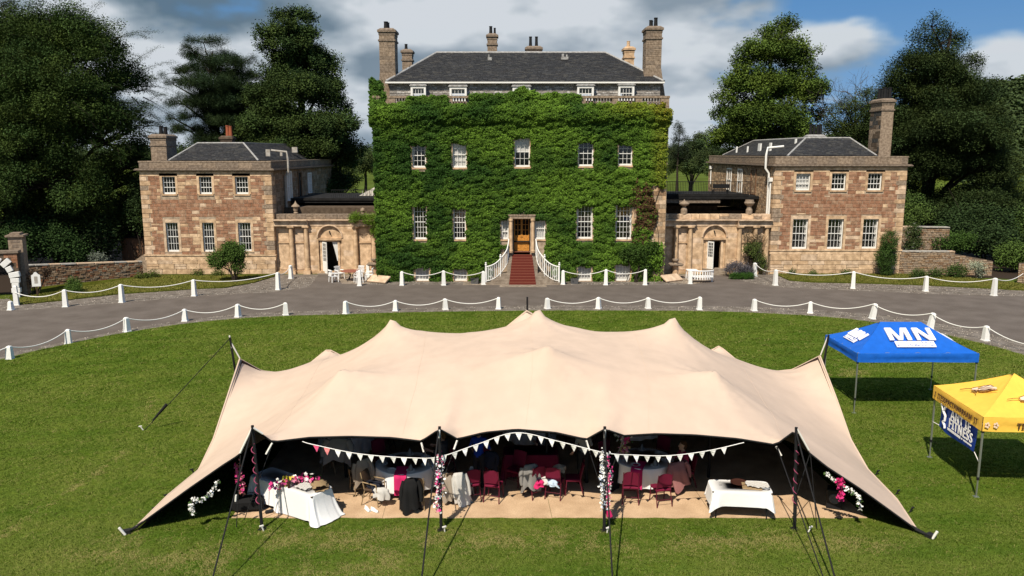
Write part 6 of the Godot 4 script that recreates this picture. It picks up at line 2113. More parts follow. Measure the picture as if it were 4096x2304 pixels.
# ---------------------------------------------------------------- furniture by the doors
func patio() -> void:
	var t := thing("patio_table", "round red-topped table on the patio by the left arched door", "table", Vector3(-12.15, 0.014, -59.3))
	var g := Geo.new()
	g.lathe([Vector2(0, 0.7), Vector2(0.72, 0.7), Vector2(0.74, 0.72), Vector2(0.72, 0.75), Vector2(0, 0.75)], 24)
	part("tabletop", g, M["terracotta_top"], t)
	for k in 3:
		g = Geo.new()
		var a := TAU * k / 3
		g.tube([Vector3(cos(a) * 0.45, 0, sin(a) * 0.45), Vector3(0.08 * cos(a), 0.4, 0.08 * sin(a)), Vector3(cos(a) * 0.35, 0.7, sin(a) * 0.35)], [0.03], 6)
		part("leg", g, M["black_iron"], t)
	var chair: Node3D = null
	var spots := [[-13.3, -58.6, -0.9, "white plastic patio chair at the front left of the red table"], [-13.2, -60.2, -2.3, "white plastic patio chair at the back left of the red table"], [-11.7, -60.4, 2.8, "white plastic patio chair behind the red table"], [-10.8, -59.4, 1.6, "white plastic patio chair right of the red table"], [-11.4, -58.3, 0.5, "white plastic patio chair at the front of the red table, by the white post"]]
	for e in spots:
		if chair == null:
			chair = patio_chair(e[3])
			chair.position = Vector3(e[0], 0.014, e[1])
			chair.rotation.y = e[2]
		else:
			again(chair, "patio_chair", e[3], Vector3(e[0], 0.014, e[1]), e[2])
	# white slatted seat right
	var s := thing("slatted_seat", "white slatted curved seat outside the right arched door", "bench", Vector3(14.1, 0.014, -58.4))
	for k in 13:
		var a := lerpf(-1.2, 1.2, k / 12.0)
		g = Geo.new()
		g.box(Vector3(sin(a) * 0.95, 0.55, cos(a) * 0.7 - 0.4), Vector3(0.07, 0.62, 0.03), Basis(Vector3.UP, a))
		part("slat", g, M["plastic_white"], s)
	g = Geo.new()
	var arc := []
	for k in 17:
		var a := lerpf(-1.3, 1.3, k / 16.0)
		arc.append(Vector3(sin(a) * 0.95, 0.88, cos(a) * 0.7 - 0.4))
	g.tube(arc, [0.045], 6)
	part("top_rail", g, M["plastic_white"], s)
	g = Geo.new()
	g.prism(PackedVector2Array([Vector2(-0.9, -0.5), Vector2(0.9, -0.5), Vector2(0.8, 0.15), Vector2(0, 0.3), Vector2(-0.8, 0.15)]), 0.4, 0.45, Transform3D(Basis(Vector3(1, 0, 0), Vector3(0, 0, 1), Vector3(0, 1, 0)), Vector3.ZERO))
	part("seat", g, M["plastic_white"], s)
	for x in [-0.85, 0.85]:
		g = Geo.new()
		g.span(x - 0.04, x + 0.04, 0, 0.4, -0.35, -0.25)
		part("leg", g, M["plastic_white"], s)
	var rt := thing("white_side_table", "small white square table behind the slatted seat", "table", Vector3(13.7, 0.014, -59.9))
	g = Geo.new()
	g.span(-0.4, 0.4, 0.68, 0.73, -0.4, 0.4)
	part("tabletop", g, M["plastic_white"], rt)
	for x in [-0.35, 0.35]:
		for z in [-0.35, 0.35]:
			g = Geo.new()
			g.span(x - 0.025, x + 0.025, 0, 0.68, z - 0.025, z + 0.025)
			part("leg", g, M["plastic_white"], rt)
	# pedestals
	for e in [[-10.55, -60.4, "stone pedestal with fluted shaft and basin left of the ivy-clad house", 1], [12.5, -60.2, "stone pedestal bearing an urn on the patio right of the ivy-clad house", 2]]:
		var p := thing("stone_pedestal", e[2], "pedestal", Vector3(e[0], 0, e[1]))
		g = Geo.new()
		g.span(-0.42, 0.42, 0, 0.14, -0.42, 0.42)
		g.span(-0.32, 0.32, 0.14, 0.28, -0.32, 0.32)
		part("base", g, M["weathered_stone_1"], p)
		g = Geo.new()
		g.lathe([Vector2(0.3, 0.28), Vector2(0.24, 0.36), Vector2(0.24, 0.95), Vector2(0.3, 1.03)], 8)
		part("shaft", g, M["buff_sandstone_2"], p)
		g = Geo.new()
		g.span(-0.45, 0.45, 1.03, 1.11, -0.45, 0.45)
		g.span(-0.52, 0.52, 1.11, 1.18, -0.52, 0.52)
		part("top_slab", g, M["weathered_stone_0"], p)
		g = Geo.new()
		g.lathe([Vector2(0.16, 1.18), Vector2(0.1, 1.28), Vector2(0.24, 1.4), Vector2(0.27, 1.52), Vector2(0.18, 1.5), Vector2(0, 1.42)], 12)
		part("urn", g, M["weathered_stone_1"], p)
	for e in [[-9.9, -58.4, -0.5, "tilted pale stone slab lying by the left pedestal"], [12.0, -59.0, 0.6, "tilted pale stone slab lying by the right pedestal"]]:
		g = Geo.new()
		g.chamfered(Vector3(1.7, 0.12, 0.8), 0.02)
		var o := part("stone_slab", g, M["buff_sandstone_3"], self, Transform3D(Basis(Vector3.UP, e[2]) * Basis(Vector3(1, 0, 0), 0.5), Vector3(e[0], 0.26, e[1])))
		tag(o, e[3], "slab")
	# square planters beside the steps
	for e in [[-2.75, "grey square planter with a leafy plant left of the front steps"], [4.6, "grey square planter with a leafy plant right of the front steps"]]:
		var p := thing("planter", e[1], "planter", Vector3(e[0], 0, -57.9))
		g = Geo.new()
		g.hexa([Vector3(-0.24, 0, -0.24), Vector3(0.24, 0, -0.24), Vector3(0.24, 0, 0.24), Vector3(-0.24, 0, 0.24), Vector3(-0.3, 0.42, -0.3), Vector3(0.3, 0.42, -0.3), Vector3(0.3, 0.42, 0.3), Vector3(-0.3, 0.42, 0.3)])
		part("box", g, M["planter_grey"], p)
		var xfs := []
		var tints := []
		for k in 60:
			xfs.append(Transform3D(Basis(Vector3.UP, rng.randf() * TAU).scaled(Vector3.ONE * 0.16), Vector3(rng.randfn() * 0.22, 0.62 + rng.randfn() * 0.14, rng.randfn() * 0.2)))
			tints.append(Color(0.09, 0.13, 0.02) * rng.randf_range(0.7, 1.4))
		swarm("foliage", leaf_bunch, M["shrub_leaf"], xfs, tints, p)


func patio_chair(label: String) -> Node3D:
	var c := thing("patio_chair", label, "chair", Vector3.ZERO, 0.0, "white chairs round the red patio table")
	var g := Geo.new()
	g.box(Vector3(0, 0.43, 0), Vector3(0.5, 0.04, 0.5))
	part("seat", g, M["plastic_white"], c)
	g = Geo.new()
	for k in 5:
		g.box(Vector3(-0.2 + k * 0.1, 0.68, 0.27), Vector3(0.055, 0.46, 0.03), Basis(Vector3(1, 0, 0), -0.2))
	g.box(Vector3(0, 0.9, 0.315), Vector3(0.5, 0.09, 0.035), Basis(Vector3(1, 0, 0), -0.2))
	part("backrest", g, M["plastic_white"], c)
	for s in [-1, 1]:
		for z in [-0.22, 0.24]:
			g = Geo.new()
			g.tube([Vector3(s * 0.27, 0, z * 1.12), Vector3(s * 0.24, 0.43, z)], [0.03, 0.035], 6)
			part("leg", g, M["plastic_white"], c)
		g = Geo.new()
		g.tube([Vector3(s * 0.27, 0.43, -0.22), Vector3(s * 0.28, 0.64, -0.2), Vector3(s * 0.27, 0.66, 0.27)], [0.03], 6)
		part("armrest", g, M["plastic_white"], c)
	return c


# ---------------------------------------------------------------- the stretch tent
const TENT_FRONT := [[-9.55, 0.14, -18.85], [-8.17, 1.13, -19.0], [-7.29, 1.73, -19.1], [-6.87, 1.99, -19.15], [-6.52, 2.69, -19.1], [-6.13, 2.21, -19.4], [-5.2, 2.3, -19.48], [-4.17, 2.32, -19.5], [-3.1, 2.3, -19.47], [-2.32, 2.23, -19.4], [-1.82, 2.66, -19.1], [-1.4, 2.29, -19.4], [-0.7, 2.44, -19.47], [0.12, 2.51, -19.5], [1.1, 2.44, -19.47], [1.9, 2.28, -19.4], [2.33, 2.66, -19.1], [2.86, 2.38, -19.4], [3.7, 2.4, -19.48], [4.7, 2.36, -19.5], [5.8, 2.27, -19.47], [6.76, 2.13, -19.4], [7.14, 2.64, -19.1], [7.53, 2.01, -19.15], [7.96, 1.67, -19.1], [8.81, 1.12, -19.0], [10.2, 0.14, -18.7]]
const TENT_LEFT := [[-9.55, 0.14, -18.85], [-9.38, 0.3, -20.5], [-9.39, 0.14, -22.6], [-9.45, 0.57, -24], [-9.58, 1.3, -25.6], [-9.7, 2.27, -27.5]]
const TENT_RIGHT := [[10.2, 0.14, -18.7], [10.55, 0.14, -20.5], [10.68, 0.14, -22.6], [10.72, 0.57, -24], [10.87, 1.37, -25.6], [10.97, 2.38, -27.5]]
const TENT_REAR := [[-9.7, 2.27, -27.5], [-9.2, 1.6, -28.3], [-8.5, 1.3, -29.0], [-7.8, 1.5, -29.6], [-7.14, 2.01, -30], [-6.2, 1.5, -30], [-3.5, 1.5, -30.1], [-1.2, 2.0, -30.3], [0.61, 3.45, -30.5], [2.3, 2.0, -30.3], [4.5, 1.5, -30.1], [7.1, 1.6, -30], [8.04, 2.13, -30], [8.7, 1.6, -29.6], [9.5, 1.35, -29.0], [10.3, 1.65, -28.3], [10.97, 2.38, -27.5]]
const TENT_PEAKS := [[-4.9, 3.42, -22.2], [1.02, 4.12, -22.2], [5.8, 3.4, -22.2], [-4.02, 4.08, -26], [0.89, 4.36, -26.2], [5.4, 4.15, -26]]
const NU := 128
const NV := 72
var tent_grid := []


func resample(pts: Array, n: int) -> Array:
	var l := [0.0]
	for k in range(1, pts.size()):
		l.append(l[-1] + Vector2(pts[k][0] - pts[k - 1][0], pts[k][2] - pts[k - 1][2]).length())
	var out := []
	var k := 0
	for i in n + 1:
		var s: float = l[-1] * i / n
		while k < pts.size() - 2 and l[k + 1] < s:
			k += 1
		var t := clampf((s - l[k]) / maxf(l[k + 1] - l[k], 1e-6), 0.0, 1.0)
		out.append(Vector3(pts[k][0], pts[k][1], pts[k][2]).lerp(Vector3(pts[k + 1][0], pts[k + 1][1], pts[k + 1][2]), t))
	return out


func tent() -> void:
	var f := resample(TENT_FRONT, NU)
	var r := resample(TENT_REAR, NU)
	var a := resample(TENT_LEFT, NV)
	var b := resample(TENT_RIGHT, NV)
	var px := PackedFloat32Array()
	var pz := PackedFloat32Array()
	var hh := PackedFloat32Array()
	var fixed := PackedByteArray()
	for j in NV + 1:
		var v := float(j) / NV
		for i in NU + 1:
			var u := float(i) / NU
			var p: Vector3 = f[i] * (1 - v) + r[i] * v + a[j] * (1 - u) + b[j] * u - (f[0] * (1 - u) * (1 - v) + f[NU] * u * (1 - v) + r[0] * (1 - u) * v + r[NU] * u * v)
			px.append(p.x)
			pz.append(p.z)
			hh.append(p.y)
			fixed.append(1 if i == 0 or j == 0 or i == NU or j == NV else 0)
	for e in TENT_PEAKS:
		var at := Vector2(e[0], e[2])
		for k in px.size():
			var d := Vector2(px[k], pz[k]).distance_to(at)
			if d < 0.2:
				hh[k] = e[1] - d * 0.9
				fixed[k] = 1
	for e in [[0, 1, 0.46, 0.7], [1, 2, 0.46, 0.7], [3, 4, 0.68, 0.58], [4, 5, 0.68, 0.58]]:  # the cloth is drawn tight along each row of poles
		var p0 := Vector2(TENT_PEAKS[e[0]][0], TENT_PEAKS[e[0]][2])
		var p1 := Vector2(TENT_PEAKS[e[1]][0], TENT_PEAKS[e[1]][2])
		for k in px.size():
			var q := Vector2(px[k], pz[k])
			var t := clampf((q - p0).dot(p1 - p0) / (p1 - p0).length_squared(), 0.0, 1.0)
			if t > 0.04 and t < 0.96 and q.distance_to(p0.lerp(p1, t)) < 0.08:
				hh[k] = lerpf(TENT_PEAKS[e[0]][1], TENT_PEAKS[e[1]][1], t) - e[2] * pow(4.0 * t * (1.0 - t), e[3])
				fixed[k] = 1
	for e in [[0, -6.2, 2.3, -19.42], [2, 6.85, 2.2, -19.42], [0, -9.4, 0.6, -23.4], [2, 10.7, 0.6, -23.4], [3, -7.1, 2.0, -29.9], [5, 8.0, 2.12, -29.9]]:
		var p0 := Vector2(TENT_PEAKS[e[0]][0], TENT_PEAKS[e[0]][2])
		var p1 := Vector2(e[1], e[3])
		for k in px.size():
			var q := Vector2(px[k], pz[k])
			var t := clampf((q - p0).dot(p1 - p0) / (p1 - p0).length_squared(), 0.0, 1.0)
			if fixed[k] == 0 and t > 0.04 and t < 0.6 and q.distance_to(p0.lerp(p1, t)) < 0.08:
				hh[k] = lerpf(TENT_PEAKS[e[0]][1], e[2], t) - (0.3 if e[0] < 3 else 0.5) * pow(4.0 * t * (1.0 - t), 0.65)
				fixed[k] = 1
	var w := NU + 1
	var wx := 1.0 / pow(19.7 / NU, 2)
	var wz := 1.0 / pow(10.0 / NV, 2)
	for it in 260:
		for j in range(1, NV):
			for i in range(1, NU):
				var k := j * w + i
				if fixed[k] == 0:
					var t := (wx * (hh[k - 1] + hh[k + 1]) + wz * (hh[k - w] + hh[k + w]) + 0.022) / (2.0 * (wx + wz))
					hh[k] += 1.9 * (t - hh[k])
	var crease := FastNoiseLite.new()
	crease.seed = 4
	crease.frequency = 0.55
	crease.fractal_octaves = 3
	for k in px.size():  # drawn folds run out from the pole heads and the anchors
		if fixed[k] == 0:
			for e in TENT_PEAKS + [[-6.52, 0, -19.1], [-1.82, 0, -19.1], [2.33, 0, -19.1], [7.14, 0, -19.1], [-9.7, 0, -27.5], [10.97, 0, -27.5]]:
				var o := Vector2(px[k] - e[0], pz[k] - e[2])
				var d := o.length()
				if d < 2.6:
					hh[k] += 0.016 * sin(o.angle() * 11.0 + e[0]) * smoothstep(0.1, 0.5, d) * (1.0 - smoothstep(0.6, 2.6, d))
			hh[k] += 0.012 * crease.get_noise_2d(px[k], pz[k])
	var rows := []
	var under := []
	for j in NV + 1:
		var r1 := []
		var r2 := []
		for i in w:
			var k := j * w + i
			var p := Vector3(px[k], hh[k], pz[k])
			r1.append(p)
			r2.append(p - Vector3(0, 0.035, 0))
		rows.append(r1)
		under.append(r2)
	tent_grid = rows
	var T := thing("stretch_tent", "large sand-coloured stretch tent with many peaks on the lawn", "tent", Vector3(0.5, 0.05, -24))
	var S := Transform3D(Basis(), -T.position)
	var g := Geo.new()
	g.sheet(rows, Vector3.UP)
	part("canopy", g, M["tent_cloth"], T, S)
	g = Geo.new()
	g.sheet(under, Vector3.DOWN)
	part("shade_toned_lining", g, M["shade_toned_cloth"], T, S)  # layer below the canopy with the shade put into its colour
	for i in [21, 43, 64, 85, 107]:  # welded seams between the widths of cloth
		var line := []
		for j in range(1, NV):
			line.append(rows[j][i] + Vector3(0, 0.002, 0))
		g = Geo.new()
		g.tube(line, [0.004], 4, false)
		part("seam", g, M["tent_cloth"], T, S)
	# bound edge, then back and side walls, coloured near black to darken the inside
	g = Geo.new()
	g.tube(f, [0.022], 5)
	part("edge_binding", g, M["webbing"], T, S)
	g = Geo.new()
	g.tube(a, [0.03], 5)
	g.tube(b, [0.03], 5)
	g.tube(r, [0.03], 5)
	part("edge_binding", g, M["tent_cloth"], T, S)
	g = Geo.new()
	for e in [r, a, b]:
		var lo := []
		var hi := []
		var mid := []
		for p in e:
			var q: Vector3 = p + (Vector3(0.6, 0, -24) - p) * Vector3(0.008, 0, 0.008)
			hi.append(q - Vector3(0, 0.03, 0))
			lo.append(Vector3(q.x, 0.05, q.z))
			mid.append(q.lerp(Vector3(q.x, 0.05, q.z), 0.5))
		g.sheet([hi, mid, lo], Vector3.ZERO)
	part("side_wall", g, M["shade_toned_cloth"], T, S)
	# poles
	for e in [[-6.37, -18.95, -6.52, 2.76, -19.1], [-1.8, -18.9, -1.82, 2.73, -19.1], [2.34, -18.85, 2.33, 2.73, -19.1], [7.2, -18.95, 7.14, 2.71, -19.1], [-9.75, -27.6, -9.95, 3.1, -27.35], [10.9, -27.5, 11.12, 3.2, -27.25], [0.6, -30.7, 0.6, 3.95, -30.6]]:
		g = Geo.new()
		g.tube([Vector3(e[0], 0.05, e[1]), Vector3(e[2], e[3], e[4])], [0.042, 0.038], 9)
		g.span(e[0] - 0.09, e[0] + 0.09, 0.05, 0.065, e[1] - 0.09, e[1] + 0.09)
		part("pole", g, M["pole_black"], T, S)
	for e in TENT_PEAKS:
		g = Geo.new()
		g.tube([Vector3(e[0], 0.06, e[2]), Vector3(e[0], e[1] - 0.1, e[2])], [0.045], 9)
		part("pole", g, M["pole_black"], T, S)
	# white webbing straps at pole heads and scallop points
	for e in [[-9.955, 3.16, -27.34, -9.92, 2.7, -27.37], [-9.955, 3.12, -27.34, -9.93, 2.75, -27.37], [-9.93, 2.9, -27.37, -9.7, 2.3, -27.5], [11.1, 3.12, -27.27, 10.98, 2.42, -27.48], [-6.52, 2.7, -19.09, -6.88, 2.02, -19.13], [-6.5, 2.7, -19.09, -6.3, 2.5, -19.2], [7.15, 2.68, -19.09, 7.5, 2.1, -19.13], [-6.13, 2.19, -19.38, -6.28, 1.92, -19.3], [-2.32, 2.2, -19.38, -2.25, 1.98, -19.3], [-1.4, 2.26, -19.38, -1.48, 2.05, -19.3], [1.9, 2.26, -19.38, 1.98, 2.02, -19.3], [6.76, 2.1, -19.38, 6.88, 1.88, -19.3], [-1.82, 2.66, -19.05, -1.83, 2.45, -19.05], [2.33, 2.66, -19.05, 2.33, 2.45, -19.05], [-7.0, 0.95, -19.0, -7.02, 0.78, -19.0]]:
		g = Geo.new()
		g.tube([Vector3(e[0], e[1], e[2]), Vector3(e[3], e[4], e[5])], [0.026], 6)
		part("strap", g, M["tent_trim"], T, S)
	# guy ropes
	for e in [[-6.52, 2.72, -19.1, -6.5, 0.05, -15.5, 0.02], [-1.84, 2.68, -19.1, -1.98, 0.05, -15.5, 0.02], [2.32, 2.68, -19.1, 2.16, 0.05, -15.5, 0.02], [7.12, 2.66, -19.1, 7.0, 0.05, -15.5, 0.02], [6.78, 2.1, -19.38, 6.85, 0.05, -15.7, 0.014], [-9.95, 3.05, -27.3, -12.71, 0.05, -26.31, 0.014], [0.6, 3.9, -30.6, 0.7, 0.05, -34.0, 0.014], [-6.13, 2.15, -19.36, -6.85, 0.25, -19.05, 0.012], [-2.32, 2.18, -19.36, -1.84, 1.2, -19.0, 0.012], [-1.4, 2.24, -19.36, -1.8, 1.2, -19.0, 0.012], [1.9, 2.24, -19.36, 2.3, 1.0, -19.0, 0.012], [2.86, 2.35, -19.36, 2.36, 1.2, -19.0, 0.012], [6.76, 2.1, -19.36, 7.15, 1.0, -19.05, 0.012], [7.53, 1.98, -19.12, 7.2, 0.9, -19.0, 0.012], [-6.87, 1.96, -19.12, -7.02, 0.1, -18.95, 0.012], [7.55, 1.98, -19.12, 7.75, 0.1, -18.9, 0.012]]:
		g = Geo.new()
		g.tube([Vector3(e[0], e[1], e[2]), Vector3(e[3], e[4], e[5])], [e[6]], 5)
		part("guy_rope", g, M["webbing"], T, S)
	g = Geo.new()
	g.tube([Vector3(-12.45, 0.36, -26.4), Vector3(-12.0, 0.9, -26.56)], [0.03, 0.05, 0.02], 6)
	part("ratchet_strap", g, M["webbing"], T, S)
	# corner anchors and pegs
	for e in [[-9.72, -18.7, -9.5, -18.87], [10.42, -18.5, 10.15, -18.72]]:
		g = Geo.new()
		g.tube([Vector3(e[2], 0.16, e[3]), Vector3(e[0], 0.08, e[1])], [0.035, 0.03], 6)
		g.tube([Vector3(e[2] * 0.985, 0.24, e[3] - 0.3), Vector3(e[0], 0.1, e[1])], [0.015], 5)
		g.box(Vector3(e[0], 0.1, e[1]), Vector3(0.2, 0.1, 0.16), Basis(Vector3.UP, 0.5))
		part("corner_anchor", g, M["webbing"], T, S)
		g = Geo.new()
		g.tube([Vector3(e[0] + 0.02, 0.06, e[1] + 0.08), Vector3(e[0] + 0.1 * signf(e[0]), 0.27, e[1] + 0.12)], [0.035], 6)
		part("peg", g, M["tent_trim"], T, S)
	for e in [[-9.46, -19.9], [-9.5, -20.7], [-9.5, -22.5], [10.6, -19.9], [10.75, -21.0], [10.82, -22.4], [-12.76, -26.29], [7.5, -18.8], [-6.3, -18.85], [-1.7, -18.8], [2.4, -18.75]]:
		g = Geo.new()
		g.tube([Vector3(e[0], 0.05, e[1]), Vector3(e[0] * 1.006, 0.2, e[1] + 0.03)], [0.02], 5)
		g.box(Vector3(e[0] * 1.006, 0.2, e[1] + 0.03), Vector3(0.1, 0.03, 0.04), Basis(Vector3.UP, 0.6))
		part("peg", g, M["webbing"] if absf(e[0]) > 9.0 and e[0] > -12.0 else M["tent_trim"], T, S)
	# matting laid in lengths
	var m := thing("floor_matting", "tan coconut matting laid as the floor of the tent", "matting", Vector3(0.9, 0.05, -25))
	var xs := [-7.36, -3.4, 1.05, 5.3, 9.33]
	for k in 4:
		g = Geo.new()
		var x0: float = xs[k] + (0.004 if k else 0.0)
		var x1: float = xs[k + 1] - 0.004
		var front := []
		var front0 := []
		var back := []
		for i in 21:
			var x := lerpf(x0, x1, i / 20.0)
			var z := -19.57 + 0.012 * sin(x * 3.1) + 0.015 * sin(x * 7.3 + k)
			front0.append(Vector3(x, 0.05, z))
			front.append(Vector3(x, 0.068 + 0.004 * sin(x * 5.0), z))
			back.append(Vector3(lerpf(-7.6, 8.6, (x + 7.36) / 16.7), 0.068, -30.0))
		g.sheet([front0, front], Vector3(0, 0.2, 1))
		g.sheet([front, back], Vector3.UP)
		part("matting_length", g, M["matting"], m, Transform3D(Basis(), -m.position))


# ---------------------------------------------------------------- things under the tent
func cloth_rect(w: float, d: float, h: float, drop: float, sd: int, trail := 0.0) -> Geo:
	var g := Geo.new()
	var q := RandomNumberGenerator.new()
	q.seed = sd
	var n := 96
	var rows := []
	for lev in 9:
		var t := maxf(0.0, (lev - 2) / 6.0)
		var r := []
		for i in n + 1:
			var a := TAU * (i % n) / n
			var c := Vector2(cos(a), sin(a))
			var e := Vector2(signf(c.x) * pow(absf(c.x), 0.22), signf(c.y) * pow(absf(c.y), 0.22))  # rounded rectangle
			var p := Vector3(e.x * w / 2, h, e.y * d / 2)
			if lev == 0:
				p = Vector3(0, h + 0.004, 0)
			elif lev == 1:
				p *= Vector3(0.98, 1, 0.98)
				p.y = h + 0.004
			else:
				var corner := pow(absf(c.x * c.y) * 2.0, 5.0)
				var wave := sin(i * 0.92 + sd) * 0.6 + sin(i * 0.41 + sd * 2.0) * 0.5
				var out := t * (0.03 + 0.035 * wave + 0.14 * corner + trail * smoothstep(0.6, 1.0, c.x) * t)
				p += Vector3(c.x, 0, c.y) * out
				p.y = maxf(h - drop * t * (1.0 + 0.22 * corner + 0.08 * sin(i * 0.2 + sd)), 0.025)
			r.append(p)
		rows.append(r)
	g.sheet(rows, Vector3.ZERO)
	return g


func cloth_round(r: float, h: float, drop: float, sd: int) -> Geo:
	var g := Geo.new()
	var n := 96
	var rows := []
	for lev in 9:
		var t := maxf(0.0, (lev - 2) / 6.0)
		var row := []
		for i in n + 1:
			var a := TAU * i / n
			var k := r * (0.0 if lev == 0 else 1.0)
			var fold := 0.55 * sin(a * 11.0 + sd) + 0.45 * sin(a * 17.0 + sd * 3.0)
			k += t * (0.03 + 0.05 * fold) if lev > 1 else (-0.02 if lev == 1 else 0.0)
			row.append(Vector3(cos(a) * k, h - drop * t * (1.0 + 0.05 * sin(a * 4.0)), sin(a) * k))
		rows.append(row)
	g.sheet(rows, Vector3.ZERO)
	return g


func plain_table(label: String, at: Vector3, turn: float, w: float, d: float, round_top := false) -> Node3D:
	var t := thing("table", label, "table", at, turn)
	var g := Geo.new()
	if round_top:
		g.lathe([Vector2(0, 0.71), Vector2(w / 2 - 0.01, 0.71), Vector2(w / 2 - 0.01, 0.745), Vector2(0, 0.745)], 28)
	else:
		g.span(-w / 2 + 0.01, w / 2 - 0.01, 0.71, 0.745, -d / 2 + 0.01, d / 2 - 0.01)
	part("tabletop", g, M["dark_wood"], t)
	for sx in [-1, 1]:
		for sz in [-1, 1]:
			g = Geo.new()
			var k := 0.3 if round_top else 0.42
			g.tube([Vector3(sx * w * k, 0.0, sz * d * (k - 0.02)), Vector3(sx * w * (k - 0.02), 0.71, sz * d * (k - 0.02))], [0.018], 6)
			part("leg", g, M["pole_black"], t)
	return t


func banquet_chair(label: String, seat_m: Material, frame_m: Material, tall := 0.92, arms := false) -> Node3D:
	var c := thing("banquet_chair" if not arms else "wooden_chair", label, "chair", Vector3.ZERO)
	var g := Geo.new()
	g.chamfered(Vector3(0.44, 0.07, 0.43), 0.02)
	part("seat", g, seat_m, c, Transform3D(Basis(), Vector3(0, 0.45, 0)))
	var rows := []
	for j in 9:
		var t := j / 8.0
		var r := []
		var hw := 0.2 * (1.0 - 0.12 * pow(t, 4.0))
		for i in 9:
			var u := i / 4.0 - 1.0
			r.append(Vector3(u * hw * (1.0 if t < 0.9 else 1.0 - pow((t - 0.9) * 10.0, 2.0) * 0.1), lerpf(0.53, tall, t) + (0.02 * (1.0 - u * u) if j == 8 else 0.0), 0.19 + 0.09 * t - 0.03 * (1.0 - u * u)))
		rows.append(r)
	g = Geo.new()
	g.sheet(rows, Vector3(0, 0, -1))
	var back := []
	for r in rows:
		var r2 := []
		for p in r:
			r2.append(p + Vector3(0, 0, 0.035))
		back.append(r2)
	g.sheet(back, Vector3(0, 0, 1))
	part("backrest", g, seat_m, c)
	for s in [-1, 1]:
		g = Geo.new()
		g.tube([Vector3(s * 0.215, 0, -0.22), Vector3(s * 0.2, 0.43, -0.18)], [0.016], 6)
		part("leg", g, frame_m, c)
		g = Geo.new()
		g.tube([Vector3(s * 0.22, 0, 0.29), Vector3(s * 0.205, 0.43, 0.18), Vector3(s * 0.2, tall, 0.295)], [0.016], 6)
		part("leg", g, frame_m, c)
		if arms:
			g = Geo.new()
			g.tube([Vector3(s * 0.22, 0.43, -0.2), Vector3(s * 0.24, 0.64, -0.18), Vector3(s * 0.22, 0.67, 0.23)], [0.018], 6)
			part("armrest", g, frame_m, c)
	g = Geo.new()
	g.tube([Vector3(-0.2, 0.2, -0.2), Vector3(0.2, 0.2, -0.2)], [0.01], 5)
	g.tube([Vector3(-0.21, 0.2, 0.25), Vector3(0.21, 0.2, 0.25)], [0.01], 5)
	part("stretcher", g, frame_m, c)
	return c


func place(o: Node3D, x: float, z: float, turn: float) -> Node3D:
	o.position = Vector3(x, 0.068, z)
	o.rotation.y = turn
	return o


# a garment hung over something: shoulders at the top, folds towards the hem, two empty sleeves
func garment(called: String, label: String, cat: String, at: Vector3, turn: float, w: float, h: float, d: float, m: Material, sd: int, sleeves := true) -> void:
	var o := thing(called, label, cat, at, turn)
	o.rotation.z = 0.12 * sin(sd * 2.1)
	var rows := []
	for j in 13:
		var t := j / 12.0
		var r := []
		for i in 37:
			var a := TAU * i / 36.0
			var hw := w * (0.30 + 0.16 * smoothstep(0.0, 0.18, t) + 0.06 * t)
			var hd := d * (0.28 + 0.25 * smoothstep(0.0, 0.3, t) + 0.2 * t)
			var fold := 1.0 + (0.25 + 0.75 * t) * (0.17 * sin(a * 5.0 + sd) + 0.12 * sin(a * 9.0 + sd * 2.3 + t * 2.0)) + 0.05 * sin(t * 9.0 + a * 3.0)
			var drop := -h * t * (1.0 + (0.14 * sin(a * 2.0 + sd) + 0.06 * sin(a * 5.0 + sd)) * t)
			r.append(Vector3(cos(a) * hw * fold + 0.04 * sin(t * 3.0 + sd), drop, sin(a) * hd * fold))
		rows.append(r)
	var g := Geo.new()
	var lid := []
	for i in 37:
		lid.append(Vector3(0, 0.025, 0))
	g.sheet([lid] + rows, Vector3.ZERO)
	part("body", g, m, o)
	if sleeves:
		for s in [-1.0, 1.0]:
			g = Geo.new()
			g.tube([Vector3(s * w * 0.36, -0.06, 0), Vector3(s * w * 0.5, -h * 0.3, d * 0.15), Vector3(s * w * 0.53, -h * 0.62, d * 0.2), Vector3(s * w * 0.5, -h * 0.72, d * 0.2)], [w * 0.13, w * 0.12, w * 0.1, w * 0.11], 9)
			part("sleeve", g, m, o)


func blossoms(g: Geo, q: RandomNumberGenerator, pts: Array, width: float, count: int, cols: Array, size: float) -> void:
	for k in count:
		var t := q.randf() * (pts.size() - 1)
		var i := mini(int(t), pts.size() - 2)
		var p: Vector3 = pts[i].lerp(pts[i + 1], t - i) + Vector3(q.randfn(), q.randfn(), q.randfn()) * width
		var s := size * q.randf_range(0.6, 1.25)
		g.tint = cols[q.randi() % cols.size()] * q.randf_range(0.8, 1.1)
		var ax := Vector3(q.randfn(), q.randfn() + 0.3, q.randfn() + 0.6).normalized()
		var sd := ax.cross(Vector3(0.3, 1, 0.2)).normalized()
		var up := sd.cross(ax)
		for e in 5:  # five petals round a hollow
			var a := TAU * e / 5
			var b := TAU * (e + 1) / 5
			var m := (a + b) / 2
			var o := sd * cos(m) + up * sin(m)
			g.tri(p, p + (sd * cos(a) + up * sin(a)) * s * 0.75 + ax * s * 0.2, p + o * s * 1.05 + ax * s * 0.32, ax)
			g.tri(p, p + o * s * 1.05 + ax * s * 0.32, p + (sd * cos(b) + up * sin(b)) * s * 0.75 + ax * s * 0.2, ax)


